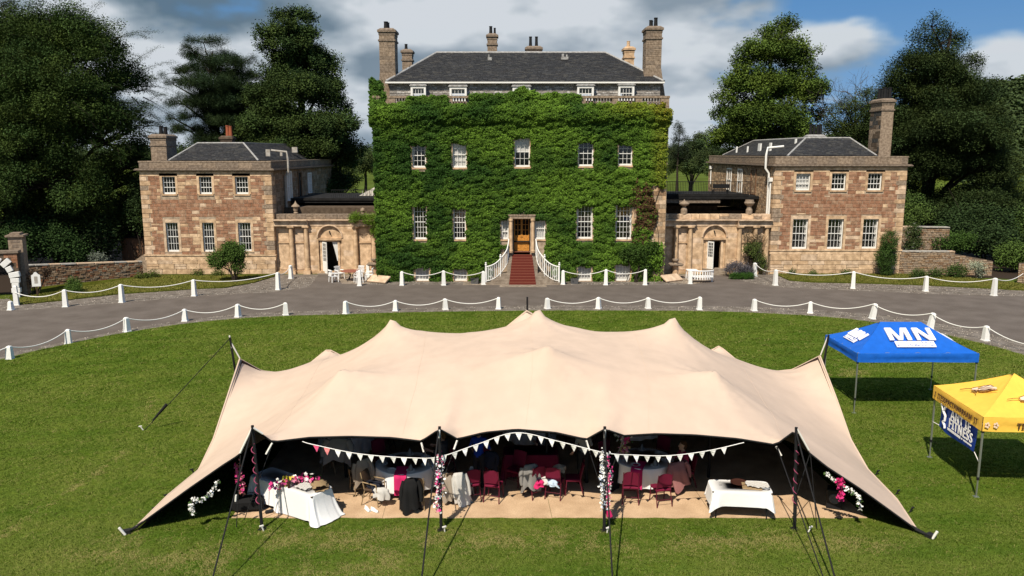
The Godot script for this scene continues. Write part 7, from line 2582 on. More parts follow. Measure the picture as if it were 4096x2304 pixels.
func garland(label: String, pts: Array, width: float, count: int, cols: Array, size: float, sd: int, cat := "garland") -> void:
	var q := RandomNumberGenerator.new()
	q.seed = sd
	var p := []
	for e in pts:
		p.append(Vector3(e[0], e[1], e[2]))
	var o := thing("flower_" + cat, label, cat, p[0])
	var S := Transform3D(Basis(), -o.position)
	var g := Geo.new()
	g.tube(p, [0.012], 5)
	part("stem", g, M["bark"], o, S)
	g = Geo.new()
	blossoms(g, q, p, width, count, cols, size)
	part("blossoms", g, M["blossom"], o, S)


func tent_contents() -> void:
	var white := Color(0.78, 0.77, 0.75)
	var pink := Color(0.62, 0.05, 0.22)
	var rose := Color(0.7, 0.25, 0.36)
	var leaf := Color(0.05, 0.1, 0.025)
	# buffet tables at the left
	var a := -0.593
	for e in [[-6.5, -20.53, 1.12, "plain rear table of the left buffet, in the shade", "white cloth on the shaded rear table of the left buffet", 0.62, 5, 0.0], [-5.5, -19.87, 1.4, "plain front table of the left buffet, in the sun", "white cloth hanging to the floor on the sunlit front table of the left buffet", 0.7, 8, 0.28]]:
		plain_table(e[3], Vector3(e[0], 0.068, e[1]), a, e[2], 0.75)
		var c := part("tablecloth", cloth_rect(e[2], 0.77, 0.75, e[5], e[6], e[7]), M["table_linen"], self, Transform3D(Basis(Vector3.UP, a), Vector3(e[0], 0.068, e[1])))
		tag(c, e[4], "tablecloth")
	# white-clothed table at the right
	plain_table("black-legged table at the right front of the tent", Vector3(6.02, 0.068, -19.83), -0.09, 1.55, 0.78)
	var rc := part("tablecloth", cloth_rect(1.57, 0.8, 0.75, 0.42, 13, 0.0), M["table_linen"], self, Transform3D(Basis(Vector3.UP, -0.09), Vector3(6.02, 0.068, -19.83)))
	tag(rc, "white cloth on the sunlit table at the right front of the tent", "tablecloth")
	var g := Geo.new()
	g.lathe([Vector2(0, 0), Vector2(0.19, 0), Vector2(0.23, 0.035), Vector2(0.22, 0.04), Vector2(0.16, 0.02), Vector2(0, 0.02)], 20)
	tag(part("serving_dish", g, M["dark_brown_dish"], self, Transform3D(Basis(), Vector3(6.05, 0.826, -20.02))), "dark round dish at the back edge of the right front table", "dish")
	var tr := thing("wooden_tray", "pale wooden board on the right front table", "tray", Vector3(6.32, 0.826, -19.78), -0.2)
	g = Geo.new()
	g.chamfered(Vector3(0.5, 0.03, 0.42), 0.01)
	part("board", g, M["pale_wood"], tr, Transform3D(Basis(), Vector3(0, 0.015, 0)))
	var nb := thing("white_paper", "crumpled white paper and napkins on the wooden board of the right table", "paper", Vector3(6.45, 0.86, -19.76))
	for k in 3:
		var rows := []
		for j in 7:
			var r := []
			for i in 7:
				r.append(Vector3((i - 3) * 0.06 + k * 0.1 - 0.1, 0.02 + 0.035 * absf(sin(i * 1.7 + j * 1.1 + k * 2.0)), (j - 3) * 0.05 + k * 0.05 - 0.05))
			rows.append(r)
		g = Geo.new()
		g.sheet(rows, Vector3.UP)
		part("sheet", g, M["white_cloth"], nb)
	g = Geo.new()
	g.tube([Vector3(6.5, 0.9, -19.55), Vector3(6.66, 0.89, -19.52), Vector3(6.72, 0.9, -19.56)], [0.012, 0.02, 0.03], 6)
	tag(part("cake_server", g, M["silver"], self), "silver serving spoon at the right of the wooden board", "spoon")
	g = Geo.new()
	g.lathe([Vector2(0.03, 0), Vector2(0.035, 0.11), Vector2(0.033, 0.11), Vector2(0.028, 0.01)], 10)
	tag(part("drinking_glass", g, M["glass"], self, Transform3D(Basis(), Vector3(5.5, 0.826, -19.85))), "empty tumbler at the left end of the right front table", "glass")
	# things on the buffet
	var q := RandomNumberGenerator.new()
	q.seed = 77
	for e in [[-5.95, -19.95, [Color(0.65, 0.55, 0.05), Color(0.5, 0.5, 0.05), white], 40, "yellow and white flowers lying on the sunlit buffet table", 0.07], [-5.65, -20.05, [pink, rose, pink, white, leaf], 60, "pink roses heaped along the back of the sunlit buffet table", 0.09], [-6.12, -19.75, [pink, Color(0.7, 0.1, 0.3)], 22, "magenta paper flowers at the left end of the sunlit buffet table", 0.05], [-5.25, -19.98, [pink, rose, leaf], 26, "small pink blooms at the right end of the flower heap", 0.05]]:
		var o := thing("flower_bunch", e[4], "flowers", Vector3(e[0], 0.84, e[1]))
		g = Geo.new()
		blossoms(g, q, [Vector3(-0.16, 0.05, 0.1), Vector3(0.16, 0.08, -0.1)], e[5], e[3], e[2], 0.055)
		part("blossoms", g, M["blossom"], o)
		g = Geo.new()
		for k in 6:
			g.tube([Vector3(-0.2 + k * 0.06, 0.01, 0.12), Vector3(0.05 + k * 0.03, 0.05, -0.06)], [0.006], 4)
		g.tint = leaf
		part("stems", g, M["bark"], o)
	var bt := thing("wine_bottle", "dark bottle standing among the flowers on the buffet", "bottle", Vector3(-5.86, 0.826, -19.72))
	g = Geo.new()
	g.lathe([Vector2(0, 0), Vector2(0.038, 0), Vector2(0.038, 0.18), Vector2(0.014, 0.24), Vector2(0.014, 0.31), Vector2(0, 0.31)], 10)
	part("glass_body", g, M["dark_brown_dish"], bt)
	var pb := thing("paper_bag", "crumpled brown paper bag at the front end of the buffet", "bag", Vector3(-5.02, 0.826, -19.62), 0.4)
	g = Geo.new()
	var prow := []
	for j in 6:
		var r := []
		for i in 21:
			var an := TAU * i / 20.0
			var k := 0.1 + 0.02 * sin(i * 2.1 + j * 1.3)
			r.append(Vector3(cos(an) * k * 1.9, 0.1 + sin(an) * k * 0.75, 0.2 - j * 0.08))
		prow.append(r)
	g.sheet(prow, Vector3.ZERO)
	part("bag", g, M["pale_wood"], pb)
	var nap := thing("folded_napkins", "heap of white napkins on the sunlit buffet table", "napkins", Vector3(-5.4, 0.83, -19.72), -0.6)
	for k in 3:
		var rows := []
		for j in 8:
			var r := []
			for i in 8:
				r.append(Vector3((i - 3.5) * 0.06, 0.015 + k * 0.02 + 0.03 * absf(sin(i * 1.1 + j * 0.9 + k)), (j - 3.5) * 0.05 + k * 0.03))
			rows.append(r)
		g = Geo.new()
		g.sheet(rows, Vector3.UP)
		part("napkin", g, M["white_cloth"], nap)
	# round tables
	for e in [[-3.03, -21.45, "left round table beside the coat chairs", "white cloth on the left round table", "left"], [3.8, -21.8, "right round table with the pink bouquet", "white cloth on the right round table", "right"], [-5.3, -24.2, "round table deep in the shade behind the left buffet", "white cloth on the round table deep at the left", "far left"]]:
		plain_table(e[2], Vector3(e[0], 0.068, e[1]), 0.0, 1.66, 1.66, true)
		tag(part("tablecloth", cloth_round(0.85, 0.752, 0.56, int(e[0] * 3.0)), M["table_linen"], self, Transform3D(Basis(), Vector3(e[0], 0.068, e[1]))), e[3], "tablecloth")
		var spot := ["right", "front right", "front", "left", "back left", "back", "back right"]
		for k in 7:
			var an := TAU * k / 7 + 0.3
			var c := Vector3(e[0] + cos(an) * 0.62, 0.826, e[1] + sin(an) * 0.62)
			g = Geo.new()
			g.lathe([Vector2(0, 0), Vector2(0.08, 0), Vector2(0.13, 0.018), Vector2(0.125, 0.022), Vector2(0.07, 0.008), Vector2(0, 0.008)], 16)
			tag(part("dinner_plate", g, M["plastic_white"], self, Transform3D(Basis(), c)), "white plate at the %s of the %s round table" % [spot[k], e[4]], "plate", "plates on the %s round table" % e[4])
			if k % 2 == 0:
				g = Geo.new()
				g.lathe([Vector2(0.032, 0), Vector2(0.004, 0.01), Vector2(0.004, 0.08), Vector2(0.035, 0.12), Vector2(0.028, 0.19)], 10)
				tag(part("wine_glass", g, M["glass"], self, Transform3D(Basis(), c + Vector3(cos(an + 0.3) * -0.17, 0, sin(an + 0.3) * -0.17))), "stemmed glass at the %s of the %s round table" % [spot[k], e[4]], "glass", "glasses on the %s round table" % e[4])
			else:
				g = Geo.new()
				g.lathe([Vector2(0.07, 0), Vector2(0.05, 0.09), Vector2(0.0, 0.2)], 7)
				tag(part("folded_napkin", g, M["grey_cloth"], self, Transform3D(Basis(), c + Vector3(0, 0.01, 0))), "napkin cone at the %s of the %s round table" % [spot[k], e[4]], "napkin", "napkins on the %s round table" % e[4])
	# table runner, magenta
	var rr := []
	for j in 11:
		var r := []
		var t := j / 10.0
		for i in 5:
			r.append(Vector3(-0.17 + i * 0.085, 0.012 if t < 0.35 else 0.012 - (t - 0.35) * 0.9, (0.3 + t * 1.7 if t < 0.35 else 0.895 + 0.03 * sin(i * 1.8) + (t - 0.35) * 0.06)))
		rr.append(r)
	g = Geo.new()
	g.sheet(rr, Vector3.ZERO)
	tag(part("table_runner", g, M["magenta"], self, Transform3D(Basis(), Vector3(-3.06, 0.826, -21.45))), "magenta runner hanging over the front of the left round table", "runner")
	tag(part("chair_sash", g, M["magenta"], self, Transform3D(Basis(Vector3.UP, -0.35), Vector3(3.78, 0.826, -21.82))), "magenta runner hanging over the front left of the right round table", "runner")
	# low table with red cloth in the middle
	plain_table("plain table under the red cloth in the middle of the tent", Vector3(0.55, 0.068, -22.4), 0.0, 1.6, 0.75)
	tag(part("tablecloth", cloth_rect(1.62, 0.77, 0.75, 0.6, 21), M["burgundy"], self, Transform3D(Basis(), Vector3(0.55, 0.068, -22.4))), "dark red cloth on the middle table", "tablecloth")
	# chairs
	var red := banquet_chair("burgundy banquet chair left of the middle pole's foot, turned away", M["burgundy"], M["dark_burgundy"])
	place(red, -1.15, -20.75, 0.35)
	for e in [[-0.5, -20.7, -0.25, "burgundy banquet chair second from the left of the middle group"], [0.62, -20.95, 0.5, "burgundy banquet chair heaped with clothes in the middle"], [1.2, -20.9, -0.3, "burgundy banquet chair with a blue and white bundle"], [1.72, -21.1, 1.5, "burgundy banquet chair seen from the side beside the standing person"], [3.25, -20.6, -0.1, "burgundy banquet chair at the front left of the right round table"], [4.05, -20.45, 0.25, "burgundy banquet chair at the front right of the right round table"], [4.95, -21.6, 1.7, "burgundy banquet chair under the seated person in pink"], [-0.9, -22.0, 3.0, "burgundy banquet chair deep behind the middle group at the left"], [0.1, -21.7, 2.6, "burgundy banquet chair deep behind the middle group"], [2.9, -22.5, -2.6, "burgundy banquet chair behind the right round table"], [4.5, -22.9, 2.6, "burgundy banquet chair behind the right round table at the right"], [0.95, -23.35, 3.1, "burgundy banquet chair under the person behind the middle table"]]:
		var c := again(red, "banquet_chair", e[3], Vector3(e[0], 0.068, e[1]), e[2], "")
	var wood := banquet_chair("pale wooden armchair with a beige jacket over its back, left of the left round table", M["dark_wood"], M["pale_wood"], 0.92, true)
	place(wood, -4.3, -21.2, 0.5)
	for e in [[-3.75, -20.42, -1.9, "pale wooden chair holding a folded dark jacket"], [-2.6, -20.2, 0.15, "pale wooden chair under the black coat"], [-1.6, -20.6, 0.1, "pale wooden chair under the white robe"], [-5.4, -22.6, 1.2, "pale wooden chair in the shade behind the buffet"]]:
		again(wood, "wooden_chair", e[3], Vector3(e[0], 0.068, e[1]), e[2])
	garment("beige_jacket", "beige jacket over the back of the wooden armchair", "jacket", Vector3(-4.18, 1.12, -20.93), 0.5, 0.52, 0.75, 0.2, M["beige_cloth"], 1)
	garment("grey_shirt", "grey shirt hung over a chair deep behind the sunlit buffet", "shirt", Vector3(-4.95, 1.5, -21.6), 0.2, 0.75, 0.72, 0.2, M["grey_cloth"], 2)
	garment("black_coat", "big black coat hung over a chair before the left round table", "coat", Vector3(-2.68, 1.0, -19.9), 0.15, 0.5, 0.86, 0.3, M["black_cloth"], 3)
	garment("white_robe", "white robe hung over a chair right of the flower-wrapped pole", "robe", Vector3(-1.42, 1.0, -20.32), 0.2, 0.4, 0.92, 0.2, M["white_cloth"], 4)
	garment("cream_wrap", "cream wrap hanging beside the white robe", "wrap", Vector3(-1.72, 0.98, -20.36), -0.2, 0.34, 0.72, 0.18, M["beige_cloth"], 5, false)
	garment("white_shawl", "white shawl hung on the table edge left of the robe, low and sunlit", "shawl", Vector3(-3.55, 0.62, -20.2), 0.1, 0.42, 0.3, 0.14, M["white_cloth"], 6, false)
	garment("beige_cardigan", "beige-grey cardigan over a chair in the middle of the tent", "cardigan", Vector3(0.45, 1.05, -20.75), 0.3, 0.5, 0.72, 0.22, M["grey_cloth"], 7)
	garment("denim_jacket", "blue denim jacket over a chair deep left of the middle", "jacket", Vector3(-0.65, 1.1, -21.6), 0.0, 0.5, 0.5, 0.2, M["navy_cloth"], 8)
	garment("grey_scarf", "grey scarf hanging from the chair beside the blue shirt", "scarf", Vector3(-1.12, 1.05, -20.62), 0.0, 0.14, 0.75, 0.1, M["grey_cloth"], 9, false)
	garment("pink_blouse", "pink patterned blouse over the chair at the right of the right round table", "blouse", Vector3(4.62, 1.02, -21.05), 0.4, 0.62, 0.72, 0.26, mat("pink_print", Color(0.42, 0.19, 0.19), 0.9, M["grey_cloth"].albedo_texture, 3.0), 10)
	garment("dark_jacket", "dark jacket folded on the wooden chair before the buffet's end", "jacket", Vector3(-3.72, 0.72, -20.42), 0.3, 0.44, 0.2, 0.34, M["navy_cloth"], 11, false)
	garment("charcoal_coat", "charcoal coat over a chair at the left of the right round table", "coat", Vector3(2.75, 1.05, -21.3), 0.6, 0.5, 0.95, 0.2, M["black_cloth"], 12)
	# bundles of clothes on the middle chairs
	for e in [[0.75, 0.6, -20.75, M["magenta"], "magenta bundle on the middle chair"], [1.15, 0.62, -20.75, mat("pale_blue_cloth", Color(0.45, 0.55, 0.68), 0.9), "pale blue and white bundle on the middle right chair"], [1.3, 0.98, -20.9, M["beige_cloth"], "light patterned scarf over the back of the middle right chair"], [0.95, 0.66, -20.85, M["white_cloth"], "white hat-like bundle between the middle chairs"]]:
		garment("clothes_bundle", e[4], "clothes", Vector3(e[0], e[1], e[2]), e[0] * 3.0, 0.34, 0.16, 0.26, e[3], int(e[0] * 17.0), false)
	# bag, shoes, box
	var bag := thing("holdall_bag", "black holdall bag under the left front pole", "bag", Vector3(-7.05, 0.068, -20.0), 0.15)
	g = Geo.new()
	g.chamfered(Vector3(0.82, 0.38, 0.36), 0.09)
	part("body", g, M["black_cloth"], bag, Transform3D(Basis(), Vector3(0, 0.19, 0)))
	for s in [-1, 1]:
		g = Geo.new()
		g.tube([Vector3(-0.2, 0.36, s * 0.1), Vector3(-0.12, 0.46, s * 0.06), Vector3(0.12, 0.46, s * 0.06), Vector3(0.2, 0.36, s * 0.1)], [0.014], 5)
		part("handle", g, M["black_cloth"], bag)
	for e in [[-3.88, -20.0, 0.6, "left one of the white trainers lying on the matting"], [-3.68, -19.93, 0.9, "right one of the white trainers lying on the matting"]]:
		var sh := thing("trainer", e[3], "shoe", Vector3(e[0], 0.068, e[1]), e[2])
		g = Geo.new()
		var rows := []
		for j in 9:
			var t := j / 8.0
			var r := []
			var hw := 0.045 * sqrt(maxf(0.02, 1.0 - pow(t * 2.0 - 1.0, 4.0))) * (1.0 + 0.15 * t)
			for i in 13:
				var an := PI * i / 12.0
				r.append(Vector3(cos(an) * hw, 0.02 + sin(an) * (0.085 - 0.045 * smoothstep(0.35, 0.8, t)), -0.13 + t * 0.28))
			rows.append(r)
		g.sheet(rows, Vector3.ZERO)
		part("upper", g, M["plastic_white"], sh)
		g = Geo.new()
		g.chamfered(Vector3(0.09, 0.025, 0.28), 0.01)
		part("sole", g, M["white_cloth"], sh, Transform3D(Basis(), Vector3(0, 0.013, 0.01)))
	var tool := thing("mallet", "small mallet lying by the foot of the left front pole", "mallet", Vector3(-6.45, 0.1, -19.85), 0.5)
	g = Geo.new()
	g.chamfered(Vector3(0.22, 0.09, 0.1), 0.02)
	part("head", g, M["pole_black"], tool)
	g = Geo.new()
	g.tube([Vector3(0.0, 0, 0), Vector3(0.28, -0.01, 0.1)], [0.015], 6)
	part("handle", g, M["pale_wood"], tool)
	var crate := thing("black_speaker", "dark box-shaped speaker in the corner by the right opening", "speaker", Vector3(8.7, 0.068, -20.2), -0.4)
	g = Geo.new()
	g.chamfered(Vector3(0.4, 0.55, 0.35), 0.03)
	part("cabinet", g, M["pole_black"], crate, Transform3D(Basis(), Vector3(0, 0.275, 0)))
	g = Geo.new()
	g.lathe([Vector2(0.14, 0), Vector2(0.12, 0.02), Vector2(0.04, 0.0), Vector2(0, 0.01)], 16, Transform3D(Basis(Vector3(1, 0, 0), PI / 2), Vector3(0, 0.3, 0.178)))
	part("cone", g, M["planter_grey"], crate)
	# bunting
	var bp := [Vector3(-5.38, 2.2, -19.46), Vector3(-5.08, 2.12, -19.44), Vector3(-3.9, 1.88, -19.42), Vector3(-2.53, 1.8, -19.35), Vector3(-1.8, 1.96, -19.04), Vector3(-0.9, 2.18, -19.3), Vector3(0.1, 2.45, -19.42), Vector3(1.2, 2.26, -19.3), Vector3(2.34, 2.06, -19.04), Vector3(3.1, 1.9, -19.3), Vector3(4.0, 1.85, -19.38), Vector3(5.0, 1.96, -19.42), Vector3(5.95, 2.18, -19.44)]
	var bn := thing("bunting", "string of white pennants with two pink ones hung across the tent front", "bunting", bp[0])
	var S := Transform3D(Basis(), -bn.position)
	var line := []
	for i in bp.size() - 1:
		for k in 8:
			line.append(bp[i].cubic_interpolate(bp[i + 1], bp[maxi(i - 1, 0)], bp[mini(i + 2, bp.size() - 1)], k / 8.0))
	line.append(bp[-1])
	g = Geo.new()
	g.tube(line, [0.012], 5)
	part("cord", g, M["flag_white"], bn, S)
	var total := 0.0
	for i in line.size() - 1:
		total += line[i].distance_to(line[i + 1])
	var n := 39
	var s := 0.36
	var walked := 0.0
	var seg := 0
	for k in n:
		while seg < line.size() - 2 and walked + line[seg].distance_to(line[seg + 1]) < s:
			walked += line[seg].distance_to(line[seg + 1])
			seg += 1
		var d: Vector3 = (line[seg + 1] - line[seg]).normalized()
		var p: Vector3 = line[seg] + d * (s - walked)
		g = Geo.new()
		var e0 := p - d * 0.085
		var e1 := p + d * 0.085
		var sway := rng.randf_range(-0.04, 0.05)
		var tip := p + Vector3(0.02, -0.19, sway)
		var midl := e0.lerp(tip, 0.5) + Vector3(0, 0, sway * 0.5)
		var midr := e1.lerp(tip, 0.5) - Vector3(0, 0, sway * 0.3)
		g.quad(e0, e1, midr, midl, Vector3(0, 0, 1))
		g.tri(midl, midr, tip, Vector3(0, 0, 1))
		part("pennant", g, M["flag_pink"] if k == 0 else (M["flag_coral"] if k == 1 else M["flag_white"]), bn, S)
		s += (total - 0.6) / n
	# flowers and fabric on the poles
	garland("garland of white and pink flowers wound down the pole left of the middle", [[-1.78, 1.98, -19.08], [-1.85, 1.5, -19.0], [-1.87, 1.0, -18.98], [-1.86, 0.55, -18.95]], 0.05, 330, [white, white, rose, Color(0.55, 0.58, 0.66), pink], 0.034, 301)
	garland("garland of pale blue and pink fabric flowers on the pole right of the middle", [[2.28, 2.1, -19.04], [2.28, 1.6, -18.98], [2.3, 1.1, -18.96], [2.32, 0.62, -18.92]], 0.042, 260, [white, Color(0.45, 0.5, 0.62), white], 0.034, 302)
	garland("pink lace garland hanging beside the pole right of the middle", [[2.36, 2.05, -19.04], [2.48, 1.5, -19.0], [2.42, 1.0, -18.98], [2.42, 0.6, -18.95]], 0.036, 200, [pink, rose, white], 0.032, 303)
	garland("white flower garland drooping in the left opening of the tent", [[-7.4, 1.34, -19.0], [-7.6, 1.02, -18.98], [-7.85, 0.84, -18.95], [-8.08, 0.86, -18.93], [-8.12, 0.66, -18.92], [-8.1, 0.46, -18.92]], 0.03, 200, [white, white, white, leaf], 0.034, 304)
	garland("white flower garland drooping in the right opening of the tent", [[7.95, 1.52, -19.0], [8.15, 1.34, -18.98], [8.35, 1.22, -18.95], [8.6, 1.06, -18.92], [8.78, 0.94, -18.9], [8.8, 0.62, -18.9]], 0.03, 200, [white, white, white, leaf], 0.034, 305)
	garland("magenta flower ball with a pink tail in the right opening", [[8.2, 1.42, -18.86], [8.22, 1.38, -18.86], [8.24, 1.34, -18.86], [8.27, 1.2, -18.88], [8.29, 1.02, -18.9], [8.3, 0.86, -18.9]], 0.035, 110, [pink, Color(0.6, 0.03, 0.16)], 0.042, 306, "pendant")
	garland("dark pink flower pendant hanging inside the left opening", [[-7.1, 1.6, -19.5], [-7.08, 1.35, -19.5], [-7.04, 1.1, -19.5], [-7.0, 0.75, -19.5]], 0.045, 110, [pink, rose, Color(0.4, 0.15, 0.12)], 0.036, 307, "pendant")
	for e in [[-6.44, -18.98, -0.055, "pink ribbon twisted round the left front pole"], [7.16, -18.98, 0.02, "pink ribbon twisted round the right front pole"]]:
		var rb := thing("ribbon", e[3], "ribbon", Vector3(e[0], 0, e[1]))
		var pts := []
		for k in 60:
			var t := k / 59.0
			pts.append(Vector3(e[2] * t * 1.5 + cos(k * 0.65) * 0.05, 0.7 + t * 1.6, -0.09 * t + sin(k * 0.65) * 0.05))
		g = Geo.new()
		g.tube(pts, [0.012], 5)
		part("band", g, M["dull_pink"], rb)
	var hk := thing("hanging_cloth", "magenta cloth end hanging low on the pole right of the middle", "cloth", Vector3(2.42, 0.66, -18.94))
	g = Geo.new()
	g.sheet([[Vector3(-0.03, 0, 0), Vector3(0.0, 0, 0.02), Vector3(0.03, 0, 0)], [Vector3(-0.04, -0.15, 0), Vector3(0.03, -0.15, 0.04), Vector3(0.1, -0.15, 0)], [Vector3(-0.02, -0.27, 0), Vector3(0.07, -0.29, 0.03), Vector3(0.14, -0.26, 0)]], Vector3(0, 0, 1))
	part("cloth", g, M["magenta"], hk)
	# bouquet on the right round table
	var vs := thing("bouquet_stand", "tall bouquet of pink flowers on the left of the right round table", "bouquet", Vector3(3.18, 0.826, -21.7))
	g = Geo.new()
	g.lathe([Vector2(0, 0), Vector2(0.09, 0), Vector2(0.03, 0.05), Vector2(0.02, 0.45), Vector2(0.06, 0.55), Vector2(0, 0.55)], 12)
	part("stand", g, M["silver"], vs)
	g = Geo.new()
	blossoms(g, q, [Vector3(0, 0.72, 0), Vector3(0.05, 0.62, 0.02)], 0.1, 70, [pink, rose, white, leaf], 0.055)
	blossoms(g, q, [Vector3(0.02, 0.45, 0.05), Vector3(0.03, 0.2, 0.08)], 0.06, 60, [pink, rose, Color(0.5, 0.4, 0.2)], 0.05)
	part("blossoms", g, M["blossom"], vs)
	for e in [[0.6, -25.2, "round table deep in the shade behind the middle poles", "white cloth on the round table deep behind the middle poles"], [4.2, -25.6, "round table deepest in the shade at the right", "white cloth on the round table deepest at the right"]]:
		plain_table(e[2], Vector3(e[0], 0.068, e[1]), 0.0, 1.66, 1.66, true)
		tag(part("tablecloth", cloth_round(0.85, 0.752, 0.56, int(e[0] * 5.0)), M["table_linen"], self, Transform3D(Basis(), Vector3(e[0], 0.068, e[1]))), e[3], "tablecloth")
	for e in [[-2.0, -22.4, 1.2, "burgundy banquet chair behind the left round table at its right"], [-3.9, -22.6, -2.6, "burgundy banquet chair behind the left round table at its left"], [-0.9, -25.0, -1.3, "burgundy banquet chair left of the deep middle table"], [2.0, -25.2, 1.5, "burgundy banquet chair right of the deep middle table"], [-4.1, -24.4, 1.4, "burgundy banquet chair right of the deep left table"], [3.0, -25.2, -1.5, "burgundy banquet chair left of the deepest right table"]]:
		again(red, "banquet_chair", e[3], Vector3(e[0], 0.068, e[1]), e[2], "")
	people()


# ---------------------------------------------------------------- people
# a body as one skin: tapered capsules between joints, joined smoothly and meshed with surface nets
func skin(bones: Array, cell: float, blend: float, g: Geo) -> void:
	var lo := Vector3.ONE * 1e9
	var hi := -lo
	for b in bones:
		for k in 2:
			lo = lo.min(b[k] - Vector3.ONE * (b[2 + k] + cell * 2))
			hi = hi.max(b[k] + Vector3.ONE * (b[2 + k] + cell * 2))
	var nx := int((hi.x - lo.x) / cell) + 2
	var ny := int((hi.y - lo.y) / cell) + 2
	var nz := int((hi.z - lo.z) / cell) + 2
	var f := PackedFloat32Array()
	f.resize(nx * ny * nz)
	f.fill(1.0)
	var own := PackedInt32Array()
	own.resize(nx * ny * nz)
	for bi in bones.size():
		var b = bones[bi]
		var a: Vector3 = b[0]
		var d: Vector3 = b[1] - a
		var dd := maxf(d.length_squared(), 1e-8)
		var rr := maxf(b[2], b[3]) + cell * 2.0 + blend
		var l0 := (a.min(b[1]) - Vector3.ONE * rr - lo) / cell
		var l1 := (a.max(b[1]) + Vector3.ONE * rr - lo) / cell
		for z in range(maxi(int(l0.z), 0), mini(int(l1.z) + 1, nz)):
			for y in range(maxi(int(l0.y), 0), mini(int(l1.y) + 1, ny)):
				for x in range(maxi(int(l0.x), 0), mini(int(l1.x) + 1, nx)):
					var p := lo + Vector3(x, y, z) * cell
					var t := clampf((p - a).dot(d) / dd, 0.0, 1.0)
					var s: float = (p - a - d * t).length() - lerpf(b[2], b[3], t)
					var k := (z * ny + y) * nx + x
					var o := f[k]
					if s < o:
						own[k] = bi
					var h := clampf(0.5 + 0.5 * (o - s) / blend, 0.0, 1.0)
					f[k] = lerpf(o, s, h) - blend * h * (1.0 - h)
	var vid := {}
	var vp := []
	var vc := []
	for z in nz - 1:
		for y in ny - 1:
			for x in nx - 1:
				var k := (z * ny + y) * nx + x
				var sum := Vector3.ZERO
				var cnt := 0
				var ks := [k, k + 1, k + nx, k + nx + 1, k + nx * ny, k + nx * ny + 1, k + nx * ny + nx, k + nx * ny + nx + 1]
				var inn := 0
				for e in 8:
					if f[ks[e]] < 0.0:
						inn += 1
				if inn == 0 or inn == 8:
					continue
				for e in [[0, 1], [2, 3], [4, 5], [6, 7], [0, 2], [1, 3], [4, 6], [5, 7], [0, 4], [1, 5], [2, 6], [3, 7]]:
					var fa := f[ks[e[0]]]
					var fb := f[ks[e[1]]]
					if (fa < 0.0) != (fb < 0.0):
						var t := fa / (fa - fb)
						var pa := Vector3(e[0] & 1, (e[0] >> 1) & 1, e[0] >> 2)
						var pb := Vector3(e[1] & 1, (e[1] >> 1) & 1, e[1] >> 2)
						sum += pa.lerp(pb, t)
						cnt += 1
				vid[k] = vp.size()
				vp.append(lo + (Vector3(x, y, z) + sum / cnt) * cell)
				var best := ks[0] as int
				for e in ks:
					if f[e] < f[best]:
						best = e
				vc.append(bones[own[best]][4])
	var grad := func(p: Vector3) -> Vector3:
		var i := Vector3i((p - lo) / cell)
		i = i.clamp(Vector3i.ONE, Vector3i(nx - 3, ny - 3, nz - 3))
		var k := (i.z * ny + i.y) * nx + i.x
		return Vector3(f[k + 1] + f[k + 1 + nx] - f[k - 1] - f[k - 1 + nx], f[k + nx] + f[k + nx + 1] - f[k - nx] - f[k - nx + 1], f[k + nx * ny] + f[k + nx * ny + 1] - f[k - nx * ny] - f[k - nx * ny + 1]).normalized()
	var nn := []
	for p in vp:
		nn.append(grad.call(p))
	for z in range(1, nz - 1):
		for y in range(1, ny - 1):
			for x in range(1, nx - 1):
				var k := (z * ny + y) * nx + x
				for ax in [[1, nx, nx * ny], [nx, nx * ny, 1], [nx * ny, 1, nx]]:
					if (f[k] < 0.0) == (f[k + ax[0]] < 0.0):
						continue
					var ids := [k, k - ax[1], k - ax[1] - ax[2], k - ax[2]]
					if not (vid.has(ids[0]) and vid.has(ids[1]) and vid.has(ids[2]) and vid.has(ids[3])):
						continue
					var a: int = vid[ids[0]]
					var b: int = vid[ids[1]]
					var c: int = vid[ids[2]]
					var d: int = vid[ids[3]]
					g.tint = vc[a]
					g.squad([vp[a], vp[b], vp[c], vp[d]], [nn[a], nn[b], nn[c], nn[d]])


